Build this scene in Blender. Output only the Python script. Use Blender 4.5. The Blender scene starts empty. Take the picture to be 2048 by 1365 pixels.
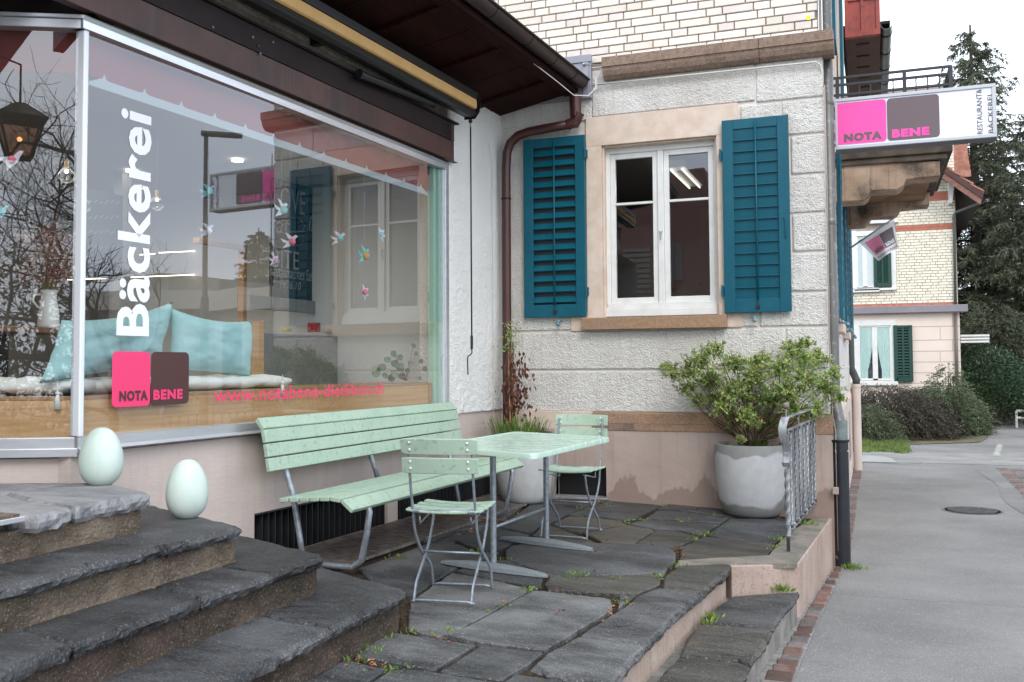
import bpy, bmesh, math, random
from math import sin, cos, pi, radians
from mathutils import Vector, Matrix, noise
random.seed(7)
SC = bpy.context.scene
COL = SC.collection

# ------------------------------------------------------------------ camera, world, sun, exposure
F_PX, PPX, PPY, EYE = 1900.0, 1024.0, 645.7, 1.2
cam_d = bpy.data.cameras.new('camera')
cam_d.sensor_width = 36.0
cam_d.lens = F_PX / 2048 * 36.0
cam_d.shift_y = (PPY - 682.5) / 2048
cam_d.clip_start = 0.05
cam_d.clip_end = 600
cam = bpy.data.objects.new('camera', cam_d)
COL.objects.link(cam)
ROT = Matrix.Rotation(radians(20.7), 3, 'Z') @ Matrix.Rotation(pi/2 + radians(2.6), 3, 'X') @ Matrix.Rotation(-0.006, 3, 'Z')
cam.matrix_world = Matrix.Translation((0, 0, EYE)) @ ROT.to_4x4()
SC.camera = cam

world = bpy.data.worlds.new('World')
SC.world = world
world.use_nodes = True
wn = world.node_tree.nodes; wl = world.node_tree.links
wn.clear()
w_out = wn.new('ShaderNodeOutputWorld'); w_bg = wn.new('ShaderNodeBackground')
sky = wn.new('ShaderNodeTexSky'); sky.sky_type = 'NISHITA'; sky.sun_disc = False
SUN_EL, SUN_ROT = radians(42), radians(150)
sky.sun_elevation = SUN_EL; sky.sun_rotation = SUN_ROT; sky.dust_density = 4.0
# overcast: the clear-sky colour is mostly hidden behind an even, softly mottled cloud layer
w_co = wn.new('ShaderNodeTexCoord')
w_map = wn.new('ShaderNodeMapping'); w_map.inputs['Scale'].default_value = (1, 1, 2.2)
w_noi = wn.new('ShaderNodeTexNoise'); w_noi.inputs['Scale'].default_value = 2.3; w_noi.inputs['Detail'].default_value = 5
w_rmp = wn.new('ShaderNodeValToRGB')
w_rmp.color_ramp.elements[0].position = .3; w_rmp.color_ramp.elements[0].color = (9.7, 11.1, 13.2, 1)
w_rmp.color_ramp.elements[1].position = .7; w_rmp.color_ramp.elements[1].color = (14.0, 14.8, 16.0, 1)
w_mix = wn.new('ShaderNodeMixRGB'); w_mix.inputs['Fac'].default_value = 0.9
wl.new(w_co.outputs['Generated'], w_map.inputs['Vector']); wl.new(w_map.outputs['Vector'], w_noi.inputs['Vector'])
wl.new(w_noi.outputs['Fac'], w_rmp.inputs['Fac'])
wl.new(sky.outputs['Color'], w_mix.inputs['Color1']); wl.new(w_rmp.outputs['Color'], w_mix.inputs['Color2'])
wl.new(w_mix.outputs['Color'], w_bg.inputs['Color']); w_bg.inputs['Strength'].default_value = 0.125
wl.new(w_bg.outputs['Background'], w_out.inputs['Surface'])

sun_d = bpy.data.lights.new('sun', 'SUN'); sun_d.energy = 1.1; sun_d.angle = radians(25); sun_d.color = (1, .95, .87)
sun = bpy.data.objects.new('sun', sun_d); COL.objects.link(sun)
_sd = Vector((sin(SUN_ROT) * cos(SUN_EL), cos(SUN_ROT) * cos(SUN_EL), sin(SUN_EL)))
sun.rotation_euler = _sd.to_track_quat('Z', 'Y').to_euler()

SC.view_settings.view_transform = 'Standard'
SC.view_settings.look = 'None'
SC.view_settings.exposure = 0.42
SC.view_settings.gamma = 1.0
SC.view_settings.use_curve_mapping = False
SC.cycles.max_bounces = 8
SC.cycles.transparent_max_bounces = 12
SC.cycles.caustics_reflective = False
SC.cycles.caustics_refractive = False
SC.cycles.sample_clamp_indirect = 6

# ------------------------------------------------------------------ measuring helpers (photo survey -> metres on real planes)
EYEV = Vector((0, 0, EYE))
def ray(u, v): return ROT @ Vector(((u - PPX) / F_PX, -(v - PPY) / F_PX, -1))
def onz(u, v, z=0.0):
    d = ray(u, v); return EYEV + d * ((z - EYE) / d.z)
def ony(u, v, y):
    d = ray(u, v); return EYEV + d * (y / d.y)
def onx(u, v, x):
    d = ray(u, v); return EYEV + d * (x / d.x)
def fz(x): return -.032 * (x + 1.7)                       # the terrace falls gently towards the street
def onfl(u, v, dz=0.0):
    d = ray(u, v); t = (-.032 * 1.7 + dz - EYE) / (d.z + .032 * d.x); return EYEV + d * t
YB = 8.18                                                  # plane of the old house front
AH = radians(3.55)                                         # heading of the bakery front
CA = Vector((-3.2, YB, 0))
TA = Vector((-sin(AH), -cos(AH), 0)); NA = Vector((cos(AH), -sin(AH), 0))
def onA(u, v, n=0.0):
    d = ray(u, v); t = NA.dot(CA + NA * n - EYEV) / NA.dot(d); return EYEV + d * t
def sA(u, v, n=0.0):
    p = onA(u, v, n); q = p - CA; return q.dot(TA), p.z
def WA(s, z, n=0.0): 
    p = CA + TA * s + NA * n; return Vector((p.x, p.y, z))
def gz(y): return -.44 + (.03 * (8.2 - max(y, -2)) if y < 8.2 else 0)   # pavement level
XC = -.315                                                 # plane of the street side of the old house

# ------------------------------------------------------------------ mesh helpers
class MB:
    def __init__(s): s.v = []; s.f = []
    def add(s, vs, fs):
        o = len(s.v); s.v += [tuple(p) for p in vs]; s.f += [tuple(i + o for i in f) for f in fs]; return s
    def hexa(s, p):        # 8 corners: bottom 4 ccw, top 4 ccw
        return s.add(p, [(3, 2, 1, 0), (4, 5, 6, 7), (0, 1, 5, 4), (1, 2, 6, 5), (2, 3, 7, 6), (3, 0, 4, 7)])
    def box(s, x0, x1, y0, y1, z0, z1):
        return s.hexa([(x0, y0, z0), (x1, y0, z0), (x1, y1, z0), (x0, y1, z0), (x0, y0, z1), (x1, y0, z1), (x1, y1, z1), (x0, y1, z1)])
    def boxA(s, s0, s1, n0, n1, z0, z1):   # box in the bakery wall's frame
        return s.hexa([WA(s0, z0, n0), WA(s1, z0, n0), WA(s1, z0, n1), WA(s0, z0, n1), WA(s0, z1, n0), WA(s1, z1, n0), WA(s1, z1, n1), WA(s0, z1, n1)])
    def obox(s, c, ax, ay, az):            # oriented box: centre and three half axes
        c, ax, ay, az = map(Vector, (c, ax, ay, az))
        return s.hexa([c - ax - ay - az, c + ax - ay - az, c + ax + ay - az, c - ax + ay - az, c - ax - ay + az, c + ax - ay + az, c + ax + ay + az, c - ax + ay + az])
    def bar(s, a, b, w, h, up=(0, 0, 1)):  # rectangular bar a->b
        a, b = Vector(a), Vector(b); d = (b - a); L = d.length; d.normalize(); up = Vector(up)
        sx = d.cross(up)
        if sx.length < 1e-4: sx = d.cross(Vector((1, 0, 0)))
        sx.normalize(); uy = sx.cross(d)
        return s.obox((a + b) / 2, d * L / 2, sx * w / 2, uy * h / 2)
    def tube(s, pts, r, seg=8, cap=True):
        pts = [Vector(p) for p in pts]; n = len(pts); rs = r if hasattr(r, '__len__') else [r] * n
        o = len(s.v); prev = None
        for i, p in enumerate(pts):
            t = (pts[min(i + 1, n - 1)] - pts[max(i - 1, 0)]).normalized()
            if prev is None:
                a = t.cross(Vector((0, 0, 1)))
                if a.length < 1e-3: a = t.cross(Vector((1, 0, 0)))
            else:
                a = prev - t * prev.dot(t)
            a.normalize(); prev = a; b = t.cross(a)
            for k in range(seg):
                an = 2 * pi * k / seg; s.v.append(tuple(p + (a * cos(an) + b * sin(an)) * rs[i]))
        for i in range(n - 1):
            for k in range(seg):
                s.f.append((o + i * seg + k, o + i * seg + (k + 1) % seg, o + (i + 1) * seg + (k + 1) % seg, o + (i + 1) * seg + k))
        if cap:
            s.f.append(tuple(o + k for k in reversed(range(seg)))); s.f.append(tuple(o + (n - 1) * seg + k for k in range(seg)))
        return s
    def lathe(s, prof, c=(0, 0, 0), seg=32):
        o = len(s.v); c = Vector(c)
        for r, z in prof:
            for k in range(seg): s.v.append((c.x + r * cos(2 * pi * k / seg), c.y + r * sin(2 * pi * k / seg), c.z + z))
        for i in range(len(prof) - 1):
            for k in range(seg): s.f.append((o + i * seg + k, o + i * seg + (k + 1) % seg, o + (i + 1) * seg + (k + 1) % seg, o + (i + 1) * seg + k))
        s.f.append(tuple(o + k for k in reversed(range(seg)))); s.f.append(tuple(o + (len(prof) - 1) * seg + k for k in range(seg)))
        return s
    def prism(s, poly, vec):               # polygon (3d points) extruded along vec
        n = len(poly); vec = Vector(vec); P = [Vector(p) for p in poly]
        return s.add(P + [p + vec for p in P], [tuple(reversed(range(n))), tuple(range(n, 2 * n))] + [(i, (i + 1) % n, n + (i + 1) % n, n + i) for i in range(n)])
    def sphere(s, c, r, seg=12, rings=8, sc=(1, 1, 1)):
        c = Vector(c); prof = [(r * sin(pi * i / rings), -r * cos(pi * i / rings)) for i in range(1, rings)]
        o = len(s.v)
        for pr, z in prof:
            for k in range(seg): s.v.append((c.x + sc[0] * pr * cos(2 * pi * k / seg), c.y + sc[1] * pr * sin(2 * pi * k / seg), c.z + sc[2] * z))
        m = len(prof)
        for i in range(m - 1):
            for k in range(seg): s.f.append((o + i * seg + k, o + i * seg + (k + 1) % seg, o + (i + 1) * seg + (k + 1) % seg, o + (i + 1) * seg + k))
        b = len(s.v); s.v.append((c.x, c.y, c.z - r * sc[2])); s.v.append((c.x, c.y, c.z + r * sc[2]))
        for k in range(seg):
            s.f.append((b, o + (k + 1) % seg, o + k)); s.f.append((b + 1, o + (m - 1) * seg + k, o + (m - 1) * seg + (k + 1) % seg))
        return s
    def build(s, name, mat, parent=None, smooth=False, bevel=0, kind=None, label=None, seg=2, nofix=False):
        me = bpy.data.meshes.new(name); me.from_pydata(s.v, [], s.f)
        if mat: me.materials.append(mat)
        if not nofix:
            bm = bmesh.new(); bm.from_mesh(me); bmesh.ops.recalc_face_normals(bm, faces=bm.faces); bm.to_mesh(me); bm.free()
        if smooth:
            me.polygons.foreach_set('use_smooth', [True] * len(me.polygons))
        me.update()
        o = bpy.data.objects.new(name, me); COL.objects.link(o)
        if smooth == 'auto':
            me.polygons.foreach_set('use_smooth', [True] * len(me.polygons))
            try: me.set_sharp_from_angle(angle=radians(40))
            except Exception: pass
        if bevel:
            m = o.modifiers.new('bevel', 'BEVEL'); m.width = bevel; m.segments = seg; m.limit_method = 'ANGLE'; m.angle_limit = radians(35)
        put(o, parent)
        if kind: o['kind'] = kind
        if label: o['label'] = label
        return o

LOCALS = set()
def put(o, parent):
    if parent is not None:
        o.parent = parent
        if parent.name in LOCALS: LOCALS.add(o.name)
        elif parent.parent is None:
            o.matrix_parent_inverse = Matrix.LocRotScale(parent.location, parent.rotation_euler, None).inverted()
def thing(name, label, cat, loc=(0, 0, 0), rz=0, group=None, local=False):
    o = bpy.data.objects.new(name, None); COL.objects.link(o); o.empty_display_size = .1
    o.location = loc; o.rotation_euler = (0, 0, rz)
    if label: o['label'] = label
    if cat: o['category'] = cat
    if group: o['group'] = group
    if local: LOCALS.add(o.name)
    return o
def tag(o, label, cat, group=None):
    o['label'] = label; o['category'] = cat
    if group: o['group'] = group
    return o
def sub_empty(name, parent, loc=None):
    o = bpy.data.objects.new(name, None); COL.objects.link(o); o.empty_display_size = .05
    put(o, parent); return o
def dup(root, loc, rz, label, name=None):
    r = root.copy(); COL.objects.link(r); r.location = loc; r.rotation_euler = (0, 0, rz); r['label'] = label
    def rec(src, dst):
        for ch in src.children:
            c = ch.copy(); COL.objects.link(c); c.parent = dst; rec(ch, c)
    rec(root, r)
    return r

# ------------------------------------------------------------------ materials
MATS = {}
def mat(name, c1, c2=None, scale=6.0, detail=6, rough=.75, rough2=None, bump=0.0, bscale=60.0, bdetail=4, metal=0.0, spec=.5,
        lo=.35, hi=.65, speck=None, speck_scale=300, speck_amt=.5, rnd=0.0, stretch=(1, 1, 1), bstretch=None, c3=None, scale3=2.0, amt3=.5,
        coat=0, bdist=.01, trans=0, sheen=0, emit=None, estr=0, streak=None, b2=0.0, b2scale=8, damp=None, layers=None, cracks=None, nro=.55):
    if name in MATS: return MATS[name]
    m = bpy.data.materials.new(name); m.use_nodes = True; nt = m.node_tree; N = nt.nodes; L = nt.links
    bs = N['Principled BSDF']
    co = N.new('ShaderNodeTexCoord'); mp = N.new('ShaderNodeMapping'); mp.inputs['Scale'].default_value = stretch
    oi = N.new('ShaderNodeObjectInfo')
    L.new(co.outputs['Object'], mp.inputs['Vector'])
    def noise_t(sc, dt, vec=None, ro=.55):
        n = N.new('ShaderNodeTexNoise'); n.inputs['Scale'].default_value = sc; n.inputs['Detail'].default_value = dt; n.inputs['Roughness'].default_value = ro
        L.new(vec or mp.outputs['Vector'], n.inputs['Vector']); return n
    def ramp(src, a, b, ca=(0, 0, 0, 1), cb=(1, 1, 1, 1)):
        r = N.new('ShaderNodeValToRGB'); r.color_ramp.elements[0].position = a; r.color_ramp.elements[1].position = b
        r.color_ramp.elements[0].color = ca; r.color_ramp.elements[1].color = cb; L.new(src, r.inputs['Fac']); return r
    def mix(f, a, b, mode='MIX'):
        x = N.new('ShaderNodeMixRGB'); x.blend_type = mode
        for k, s in (('Fac', f), ('Color1', a), ('Color2', b)):
            if hasattr(s, 'is_output') or hasattr(s, 'links'): L.new(s, x.inputs[k])
            elif k == 'Fac': x.inputs[k].default_value = s
            else: x.inputs[k].default_value = (*s[:3], 1)
        return x.outputs['Color']
    col = None
    if c2 is not None:
        n1 = noise_t(scale, detail, None, nro); r1 = ramp(n1.outputs['Fac'], lo, hi, (*c1, 1), (*c2, 1)); col = r1.outputs['Color']
        if rough2 is not None:
            rr = ramp(n1.outputs['Fac'], lo, hi, (rough,) * 3 + (1,), (rough2,) * 3 + (1,)); L.new(rr.outputs['Color'], bs.inputs['Roughness'])
    if c3 is not None:
        n3 = noise_t(scale3, 3, co.outputs['Object']); r3 = ramp(n3.outputs['Fac'], .5, .7)
        f = N.new('ShaderNodeMath'); f.operation = 'MULTIPLY'; L.new(r3.outputs['Color'], f.inputs[0]); f.inputs[1].default_value = amt3
        col = mix(f.outputs[0], col if col is not None else c1, c3)
    if streak is not None:     # vertical rain streaks (dirt with a shape of its own)
        sm = N.new('ShaderNodeMapping'); sm.inputs['Scale'].default_value = (1, 1, .06); L.new(co.outputs['Object'], sm.inputs['Vector'])
        sn = noise_t(22, 4, sm.outputs['Vector'], .65); sr = ramp(sn.outputs['Fac'], .52, .72)
        f = N.new('ShaderNodeMath'); f.operation = 'MULTIPLY'; L.new(sr.outputs['Color'], f.inputs[0]); f.inputs[1].default_value = streak[1]
        col = mix(f.outputs[0], col if col is not None else c1, streak[0])
    if damp is not None:       # tide marks of damp above the ground, with a ragged edge
        dz = N.new('ShaderNodeSeparateXYZ'); L.new(co.outputs['Object'], dz.inputs[0]); dm = N.new('ShaderNodeMapping'); dm.inputs['Scale'].default_value = (1, 1, .7); L.new(co.outputs['Object'], dm.inputs['Vector'])
        dn = noise_t(4.5, 3, dm.outputs['Vector']); ma = N.new('ShaderNodeMath'); ma.operation = 'MULTIPLY_ADD'; L.new(dn.outputs['Fac'], ma.inputs[0]); ma.inputs[1].default_value = -damp[1]; L.new(dz.outputs['Z'], ma.inputs[2])
        md = N.new('ShaderNodeMapRange'); md.inputs['From Min'].default_value = damp[0]; md.inputs['From Max'].default_value = damp[0] + .035; md.inputs['To Min'].default_value = damp[3]; md.inputs['To Max'].default_value = 0; L.new(ma.outputs[0], md.inputs['Value'])
        col = mix(md.outputs['Result'], col if col is not None else c1, damp[2])
    if speck is not None:
        vn = noise_t(speck_scale, 1, co.outputs['Object']); rs = ramp(vn.outputs['Fac'], .6, .68)
        f = N.new('ShaderNodeMath'); f.operation = 'MULTIPLY'; L.new(rs.outputs['Color'], f.inputs[0]); f.inputs[1].default_value = speck_amt
        col = mix(f.outputs[0], col if col is not None else c1, speck)
    if cracks is not None:     # hairline cracks
        cw_ = noise_t(2.5, 4, co.outputs['Object']); cm = N.new('ShaderNodeMixRGB'); cm.inputs['Fac'].default_value = .22; L.new(co.outputs['Object'], cm.inputs['Color1']); L.new(cw_.outputs['Color'], cm.inputs['Color2'])
        vo = N.new('ShaderNodeTexVoronoi'); vo.feature = 'DISTANCE_TO_EDGE'; vo.inputs['Scale'].default_value = cracks[0]; L.new(cm.outputs['Color'], vo.inputs['Vector'])
        cr_ = ramp(vo.outputs['Distance'], 0, cracks[1], (cracks[2],) * 3 + (1,), (0, 0, 0, 1)); col = mix(cr_.outputs['Color'], col if col is not None else c1, (.04, .04, .04))
    if rnd:
        mr = N.new('ShaderNodeMapRange'); mr.inputs['To Min'].default_value = 1 - rnd; mr.inputs['To Max'].default_value = 1 + rnd
        L.new(oi.outputs['Random'], mr.inputs['Value'])
        hs = N.new('ShaderNodeHueSaturation'); L.new(mr.outputs['Result'], hs.inputs['Value'])
        if col is not None: L.new(col, hs.inputs['Color'])
        else: hs.inputs['Color'].default_value = (*c1, 1)
        col = hs.outputs['Color']
    if col is not None: L.new(col, bs.inputs['Base Color'])
    else: bs.inputs['Base Color'].default_value = (*c1, 1)
    if rough2 is None: bs.inputs['Roughness'].default_value = rough
    bs.inputs['Metallic'].default_value = metal
    bs.inputs['Specular IOR Level'].default_value = spec
    if coat: bs.inputs['Coat Weight'].default_value = coat; bs.inputs['Coat Roughness'].default_value = .12
    if bump:
        bv = mp.outputs['Vector']
        if bstretch:
            bmp = N.new('ShaderNodeMapping'); bmp.inputs['Scale'].default_value = bstretch; L.new(co.outputs['Object'], bmp.inputs['Vector']); bv = bmp.outputs['Vector']
        nb = noise_t(bscale, bdetail, bv, .6); b = N.new('ShaderNodeBump'); b.inputs['Strength'].default_value = bump; b.inputs['Distance'].default_value = bdist
        L.new(nb.outputs['Fac'], b.inputs['Height']); last = b
        if b2:
            nb2 = noise_t(b2scale, 3, bv); bb = N.new('ShaderNodeBump'); bb.inputs['Strength'].default_value = b2; bb.inputs['Distance'].default_value = bdist * 3
            L.new(nb2.outputs['Fac'], bb.inputs['Height']); L.new(b.outputs['Normal'], bb.inputs['Normal']); last = bb
        if layers:        # cleaved stone: flat sheets with sharp little steps between them
            nl = noise_t(layers[0], 5, bv, .5); ms = N.new('ShaderNodeMath'); ms.operation = 'SNAP'; ms.inputs[1].default_value = layers[1]; L.new(nl.outputs['Fac'], ms.inputs[0])
            bl_ = N.new('ShaderNodeBump'); bl_.inputs['Strength'].default_value = 1; bl_.inputs['Distance'].default_value = layers[2]
            L.new(ms.outputs[0], bl_.inputs['Height']); L.new(last.outputs['Normal'], bl_.inputs['Normal']); last = bl_
        L.new(last.outputs['Normal'], bs.inputs['Normal'])
    if emit: bs.inputs['Emission Color'].default_value = (*emit, 1); bs.inputs['Emission Strength'].default_value = estr
    MATS[name] = m
    return m
def leafmat(name, c1, c2, rough=.5, tr=.35):
    m = bpy.data.materials.new(name); m.use_nodes = True; nt = m.node_tree; N = nt.nodes; L = nt.links
    bs = N['Principled BSDF']; out = N['Material Output']
    g = N.new('ShaderNodeTexCoord'); n = N.new('ShaderNodeTexNoise'); n.inputs['Scale'].default_value = 9; n.inputs['Detail'].default_value = 2
    L.new(g.outputs['Object'], n.inputs['Vector'])
    r = N.new('ShaderNodeValToRGB'); r.color_ramp.elements[0].position = .35; r.color_ramp.elements[1].position = .65
    r.color_ramp.elements[0].color = (*c1, 1); r.color_ramp.elements[1].color = (*c2, 1)
    w = N.new('ShaderNodeTexWhiteNoise'); w.noise_dimensions = '3D'
    geo = N.new('ShaderNodeNewGeometry')
    hs = N.new('ShaderNodeHueSaturation'); mr = N.new('ShaderNodeMapRange'); mr.inputs['To Min'].default_value = .7; mr.inputs['To Max'].default_value = 1.35
    L.new(geo.outputs['Random Per Island'], mr.inputs['Value']); L.new(mr.outputs['Result'], hs.inputs['Value'])
    L.new(n.outputs['Fac'], r.inputs['Fac']); L.new(r.outputs['Color'], hs.inputs['Color']); L.new(hs.outputs['Color'], bs.inputs['Base Color'])
    bs.inputs['Roughness'].default_value = rough
    if tr:
        t = N.new('ShaderNodeBsdfTranslucent'); L.new(hs.outputs['Color'], t.inputs['Color'])
        mx = N.new('ShaderNodeMixShader'); mx.inputs['Fac'].default_value = tr
        L.new(bs.outputs['BSDF'], mx.inputs[1]); L.new(t.outputs['BSDF'], mx.inputs[2]); L.new(mx.outputs['Shader'], out.inputs['Surface'])
    MATS[name] = m
    return m
def glassmat(name, ior=1.9, tint=(.93, .96, .95), rough=0.0):
    m = bpy.data.materials.new(name); m.use_nodes = True; nt = m.node_tree; N = nt.nodes; L = nt.links; N.clear()
    out = N.new('ShaderNodeOutputMaterial'); tr = N.new('ShaderNodeBsdfTransparent'); tr.inputs['Color'].default_value = (*tint, 1)
    gl = N.new('ShaderNodeBsdfGlossy'); gl.inputs['Roughness'].default_value = rough; gl.inputs['Color'].default_value = (.97, .98, 1, 1)
    fr = N.new('ShaderNodeFresnel'); ge = N.new('ShaderNodeNewGeometry'); mr = N.new('ShaderNodeMapRange')   # same reflectance from both sides of the thin pane
    mr.inputs['To Min'].default_value = ior; mr.inputs['To Max'].default_value = 1 / ior; L.new(ge.outputs['Backfacing'], mr.inputs['Value']); L.new(mr.outputs['Result'], fr.inputs['IOR'])
    mx = N.new('ShaderNodeMixShader'); L.new(fr.outputs['Fac'], mx.inputs['Fac']); L.new(tr.outputs['BSDF'], mx.inputs[1]); L.new(gl.outputs['BSDF'], mx.inputs[2])
    L.new(mx.outputs['Shader'], out.inputs['Surface']); MATS[name] = m
    return m
def emitmat(name, c, s):
    m = bpy.data.materials.new(name); m.use_nodes = True; nt = m.node_tree; N = nt.nodes; L = nt.links; N.clear()
    out = N.new('ShaderNodeOutputMaterial'); e = N.new('ShaderNodeEmission'); e.inputs['Color'].default_value = (*c, 1); e.inputs['Strength'].default_value = s
    L.new(e.outputs['Emission'], out.inputs['Surface']); MATS[name] = m
    return m

M_stucco = mat('roughcast_plaster', (.72, .69, .645), (.81, .785, .745), scale=3, bump=1.0, bscale=75, bdetail=3, bdist=.024, rough=.9, c3=(.54, .50, .45), scale3=1.3, amt3=.4, spec=.2, streak=((.47, .43, .38), .35))
M_smooth = mat('joint_plaster', (.69, .64, .585), (.75, .70, .65), scale=5, rough=.9, bump=.2, bscale=90, spec=.2)
M_white = mat('white_render', (.80, .79, .76), (.84, .83, .80), scale=2, bump=1.0, bscale=60, bdetail=3, bdist=.016, rough=.9, spec=.2, c3=(.62, .58, .50), scale3=.8, amt3=.25)
M_pink = mat('pink_plinth_paint', (.375, .295, .255), (.44, .35, .31), scale=2.2, rough=.6, bump=.35, bscale=14, bdist=.012, streak=((.27, .19, .16), .45), spec=.35, damp=(-.26, .72, (.25, .175, .145), .8))
M_pinkA = mat('pale_plinth_paint', (.53, .445, .40), (.59, .50, .455), scale=1.8, rough=.75, bump=.3, bscale=16, bdist=.01, spec=.25, bstretch=(1, 1, 2.5), streak=((.42, .35, .31), .35), c3=(.46, .385, .345), scale3=1.2, amt3=.5)
M_pinkW = mat('retaining_wall_paint', (.34, .255, .21), (.43, .335, .285), scale=4, rough=.75, bump=.35, bscale=30, streak=((.22, .16, .13), .6), speck=(.2, .14, .11), speck_scale=60, speck_amt=.5, spec=.25)
M_sand = mat('sandstone', (.60, .475, .385), (.70, .575, .485), scale=8, bump=.3, bscale=160, rough=.85, speck=(.42, .30, .22), speck_scale=120, speck_amt=.4, spec=.2, c3=(.66, .58, .52), scale3=2, amt3=.6)
M_terr = mat('washed_concrete', (.28, .165, .095), (.36, .225, .14), scale=30, bump=.5, bscale=230, rough=.85, speck=(.66, .56, .46), speck_scale=190, speck_amt=.75, spec=.3, c3=(.27, .19, .15), scale3=3, amt3=.6)
M_corn = mat('cornice_stone', (.20, .135, .10), (.29, .20, .15), scale=26, bump=.5, bscale=230, rough=.85, speck=(.55, .46, .38), speck_scale=170, speck_amt=.7, spec=.3, c3=(.08, .06, .05), scale3=4, amt3=.55)
M_slate = mat('wet_slate', (.020, .021, .022), (.15, .15, .148), scale=1.6, detail=12, rough=.42, rough2=.7, spec=.35, bump=.55, bscale=34, bdetail=9, bdist=.035, rnd=.28, stretch=(1.0, 2.6, 1), c3=(.24, .24, .235), scale3=1.4, amt3=.6, speck=(.35, .34, .32), speck_scale=120, speck_amt=.45, lo=.36, hi=.66, layers=(2.6, .055, .05), nro=.76)
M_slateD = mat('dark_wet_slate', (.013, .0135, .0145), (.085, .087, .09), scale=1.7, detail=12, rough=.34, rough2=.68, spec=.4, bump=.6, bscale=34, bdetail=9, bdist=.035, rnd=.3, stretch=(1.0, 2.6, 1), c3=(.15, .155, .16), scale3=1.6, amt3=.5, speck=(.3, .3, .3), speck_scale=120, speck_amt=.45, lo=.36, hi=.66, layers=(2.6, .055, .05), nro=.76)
M_slateB = mat('brown_slate', (.022, .020, .017), (.115, .108, .09), scale=1.6, detail=12, rough=.45, rough2=.7, spec=.35, bump=.55, bscale=34, bdetail=9, bdist=.035, rnd=.25, stretch=(.8, 3.2, 1), c3=(.10, .075, .055), scale3=1.6, amt3=.6, speck=(.3, .28, .25), speck_scale=120, speck_amt=.4, lo=.36, hi=.68, layers=(2.6, .055, .05), nro=.76)
M_slateL = mat('light_gneiss', (.17, .17, .175), (.36, .36, .365), scale=3.5, detail=10, rough=.7, bump=.5, bscale=60, bdetail=6, bdist=.012, stretch=(1, 2.5, 1), rnd=.12, speck=(.1, .1, .11), speck_scale=200, speck_amt=.5, nro=.76)
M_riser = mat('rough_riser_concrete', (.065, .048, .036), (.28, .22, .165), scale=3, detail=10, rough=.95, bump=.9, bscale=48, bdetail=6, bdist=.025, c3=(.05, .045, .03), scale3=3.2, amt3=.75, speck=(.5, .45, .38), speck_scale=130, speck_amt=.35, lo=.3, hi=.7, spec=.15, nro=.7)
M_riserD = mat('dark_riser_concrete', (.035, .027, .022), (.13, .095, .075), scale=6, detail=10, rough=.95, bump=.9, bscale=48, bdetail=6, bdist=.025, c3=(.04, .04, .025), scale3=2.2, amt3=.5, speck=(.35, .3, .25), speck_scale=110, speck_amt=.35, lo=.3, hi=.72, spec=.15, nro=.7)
M_earth = mat('joint_earth', (.02, .016, .012), (.07, .05, .035), scale=30, rough=1, bump=.8, bscale=90, speck=(.16, .1, .05), speck_scale=80, speck_amt=.5, spec=.1)
M_conc = mat('mossy_concrete', (.13, .115, .095), (.24, .205, .17), scale=7, detail=8, rough=.85, bump=.5, bscale=120, speck=(.42, .38, .32), speck_scale=170, speck_amt=.5, c3=(.07, .07, .05), scale3=3, amt3=.7, nro=.7)
M_asph = mat('asphalt', (.185, .18, .172), (.26, .252, .242), scale=.9, detail=8, rough=.75, bump=.9, bscale=110, bdetail=3, bdist=.012, cracks=(.3, .003, .3), speck=(.50, .49, .47), speck_scale=85, speck_amt=.38, spec=.25, c3=(.13, .127, .122), scale3=.55, amt3=.55, bstretch=None, nro=.7)
M_asph2 = mat('patched_asphalt', (.17, .165, .155), (.25, .24, .23), scale=2, detail=5, rough=.8, bump=.5, bscale=200, bdist=.006, speck=(.5, .49, .46), speck_scale=110, speck_amt=.6)
M_kerb = mat('red_clinker', (.085, .040, .030), (.15, .085, .065), scale=14, rough=.55, bump=.4, bscale=60, rnd=.42, c3=(.15, .12, .11), scale3=6, amt3=.7, bdist=.006)
M_kerbg = mat('grey_clinker', (.10, .08, .072), (.17, .145, .13), scale=14, rough=.6, bump=.4, bscale=60, rnd=.35, bdist=.006)
M_brick = mat('cream_brick', (.70, .635, .54), (.78, .725, .65), scale=5, rough=.6, rnd=.14, bump=.2, bscale=60, bdist=.006, c3=(.62, .50, .40), scale3=6, amt3=.4, spec=.25)
M_brickP = mat('pale_rose_brick', (.65, .57, .52), (.73, .66, .61), scale=9, rough=.6, rnd=.09, bump=.12, bscale=60, bdist=.004, spec=.3)
M_mortar = mat('brick_mortar', (.26, .22, .195), (.36, .31, .275), scale=30, rough=1, bump=.3, bscale=100)
M_teal = mat('teal_paint', (.0015, .078, .118), (.003, .092, .136), scale=5, rough=.42, bump=.06, bscale=60, stretch=(1, 1, .15), spec=.3, bdist=.004, c3=(.010, .105, .145), scale3=9, amt3=.5)
M_greenp = mat('dark_green_paint', (.008, .05, .035), None, rough=.45)
M_mint = mat('mint_paint', (.37, .495, .385), (.40, .52, .41), scale=12, rough=.5, bump=.10, bscale=70, bdist=.004, spec=.3, c3=(.30, .42, .34), scale3=7, amt3=.5, speck=(.22, .27, .21), speck_scale=38, speck_amt=.45, streak=((.31, .43, .35), .35))
M_mintwet = mat('wet_mint_paint', (.45, .60, .495), (.50, .65, .545), scale=10, rough=.12, rough2=.3, bump=.5, bscale=42, bdetail=2, bdist=.008, stretch=(1, 2.4, 1), spec=.5)
M_zinc = mat('galvanised_steel', (.24, .275, .31), (.36, .40, .44), scale=40, detail=3, rough=.42, metal=.55, bump=.05, bscale=90)
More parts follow.
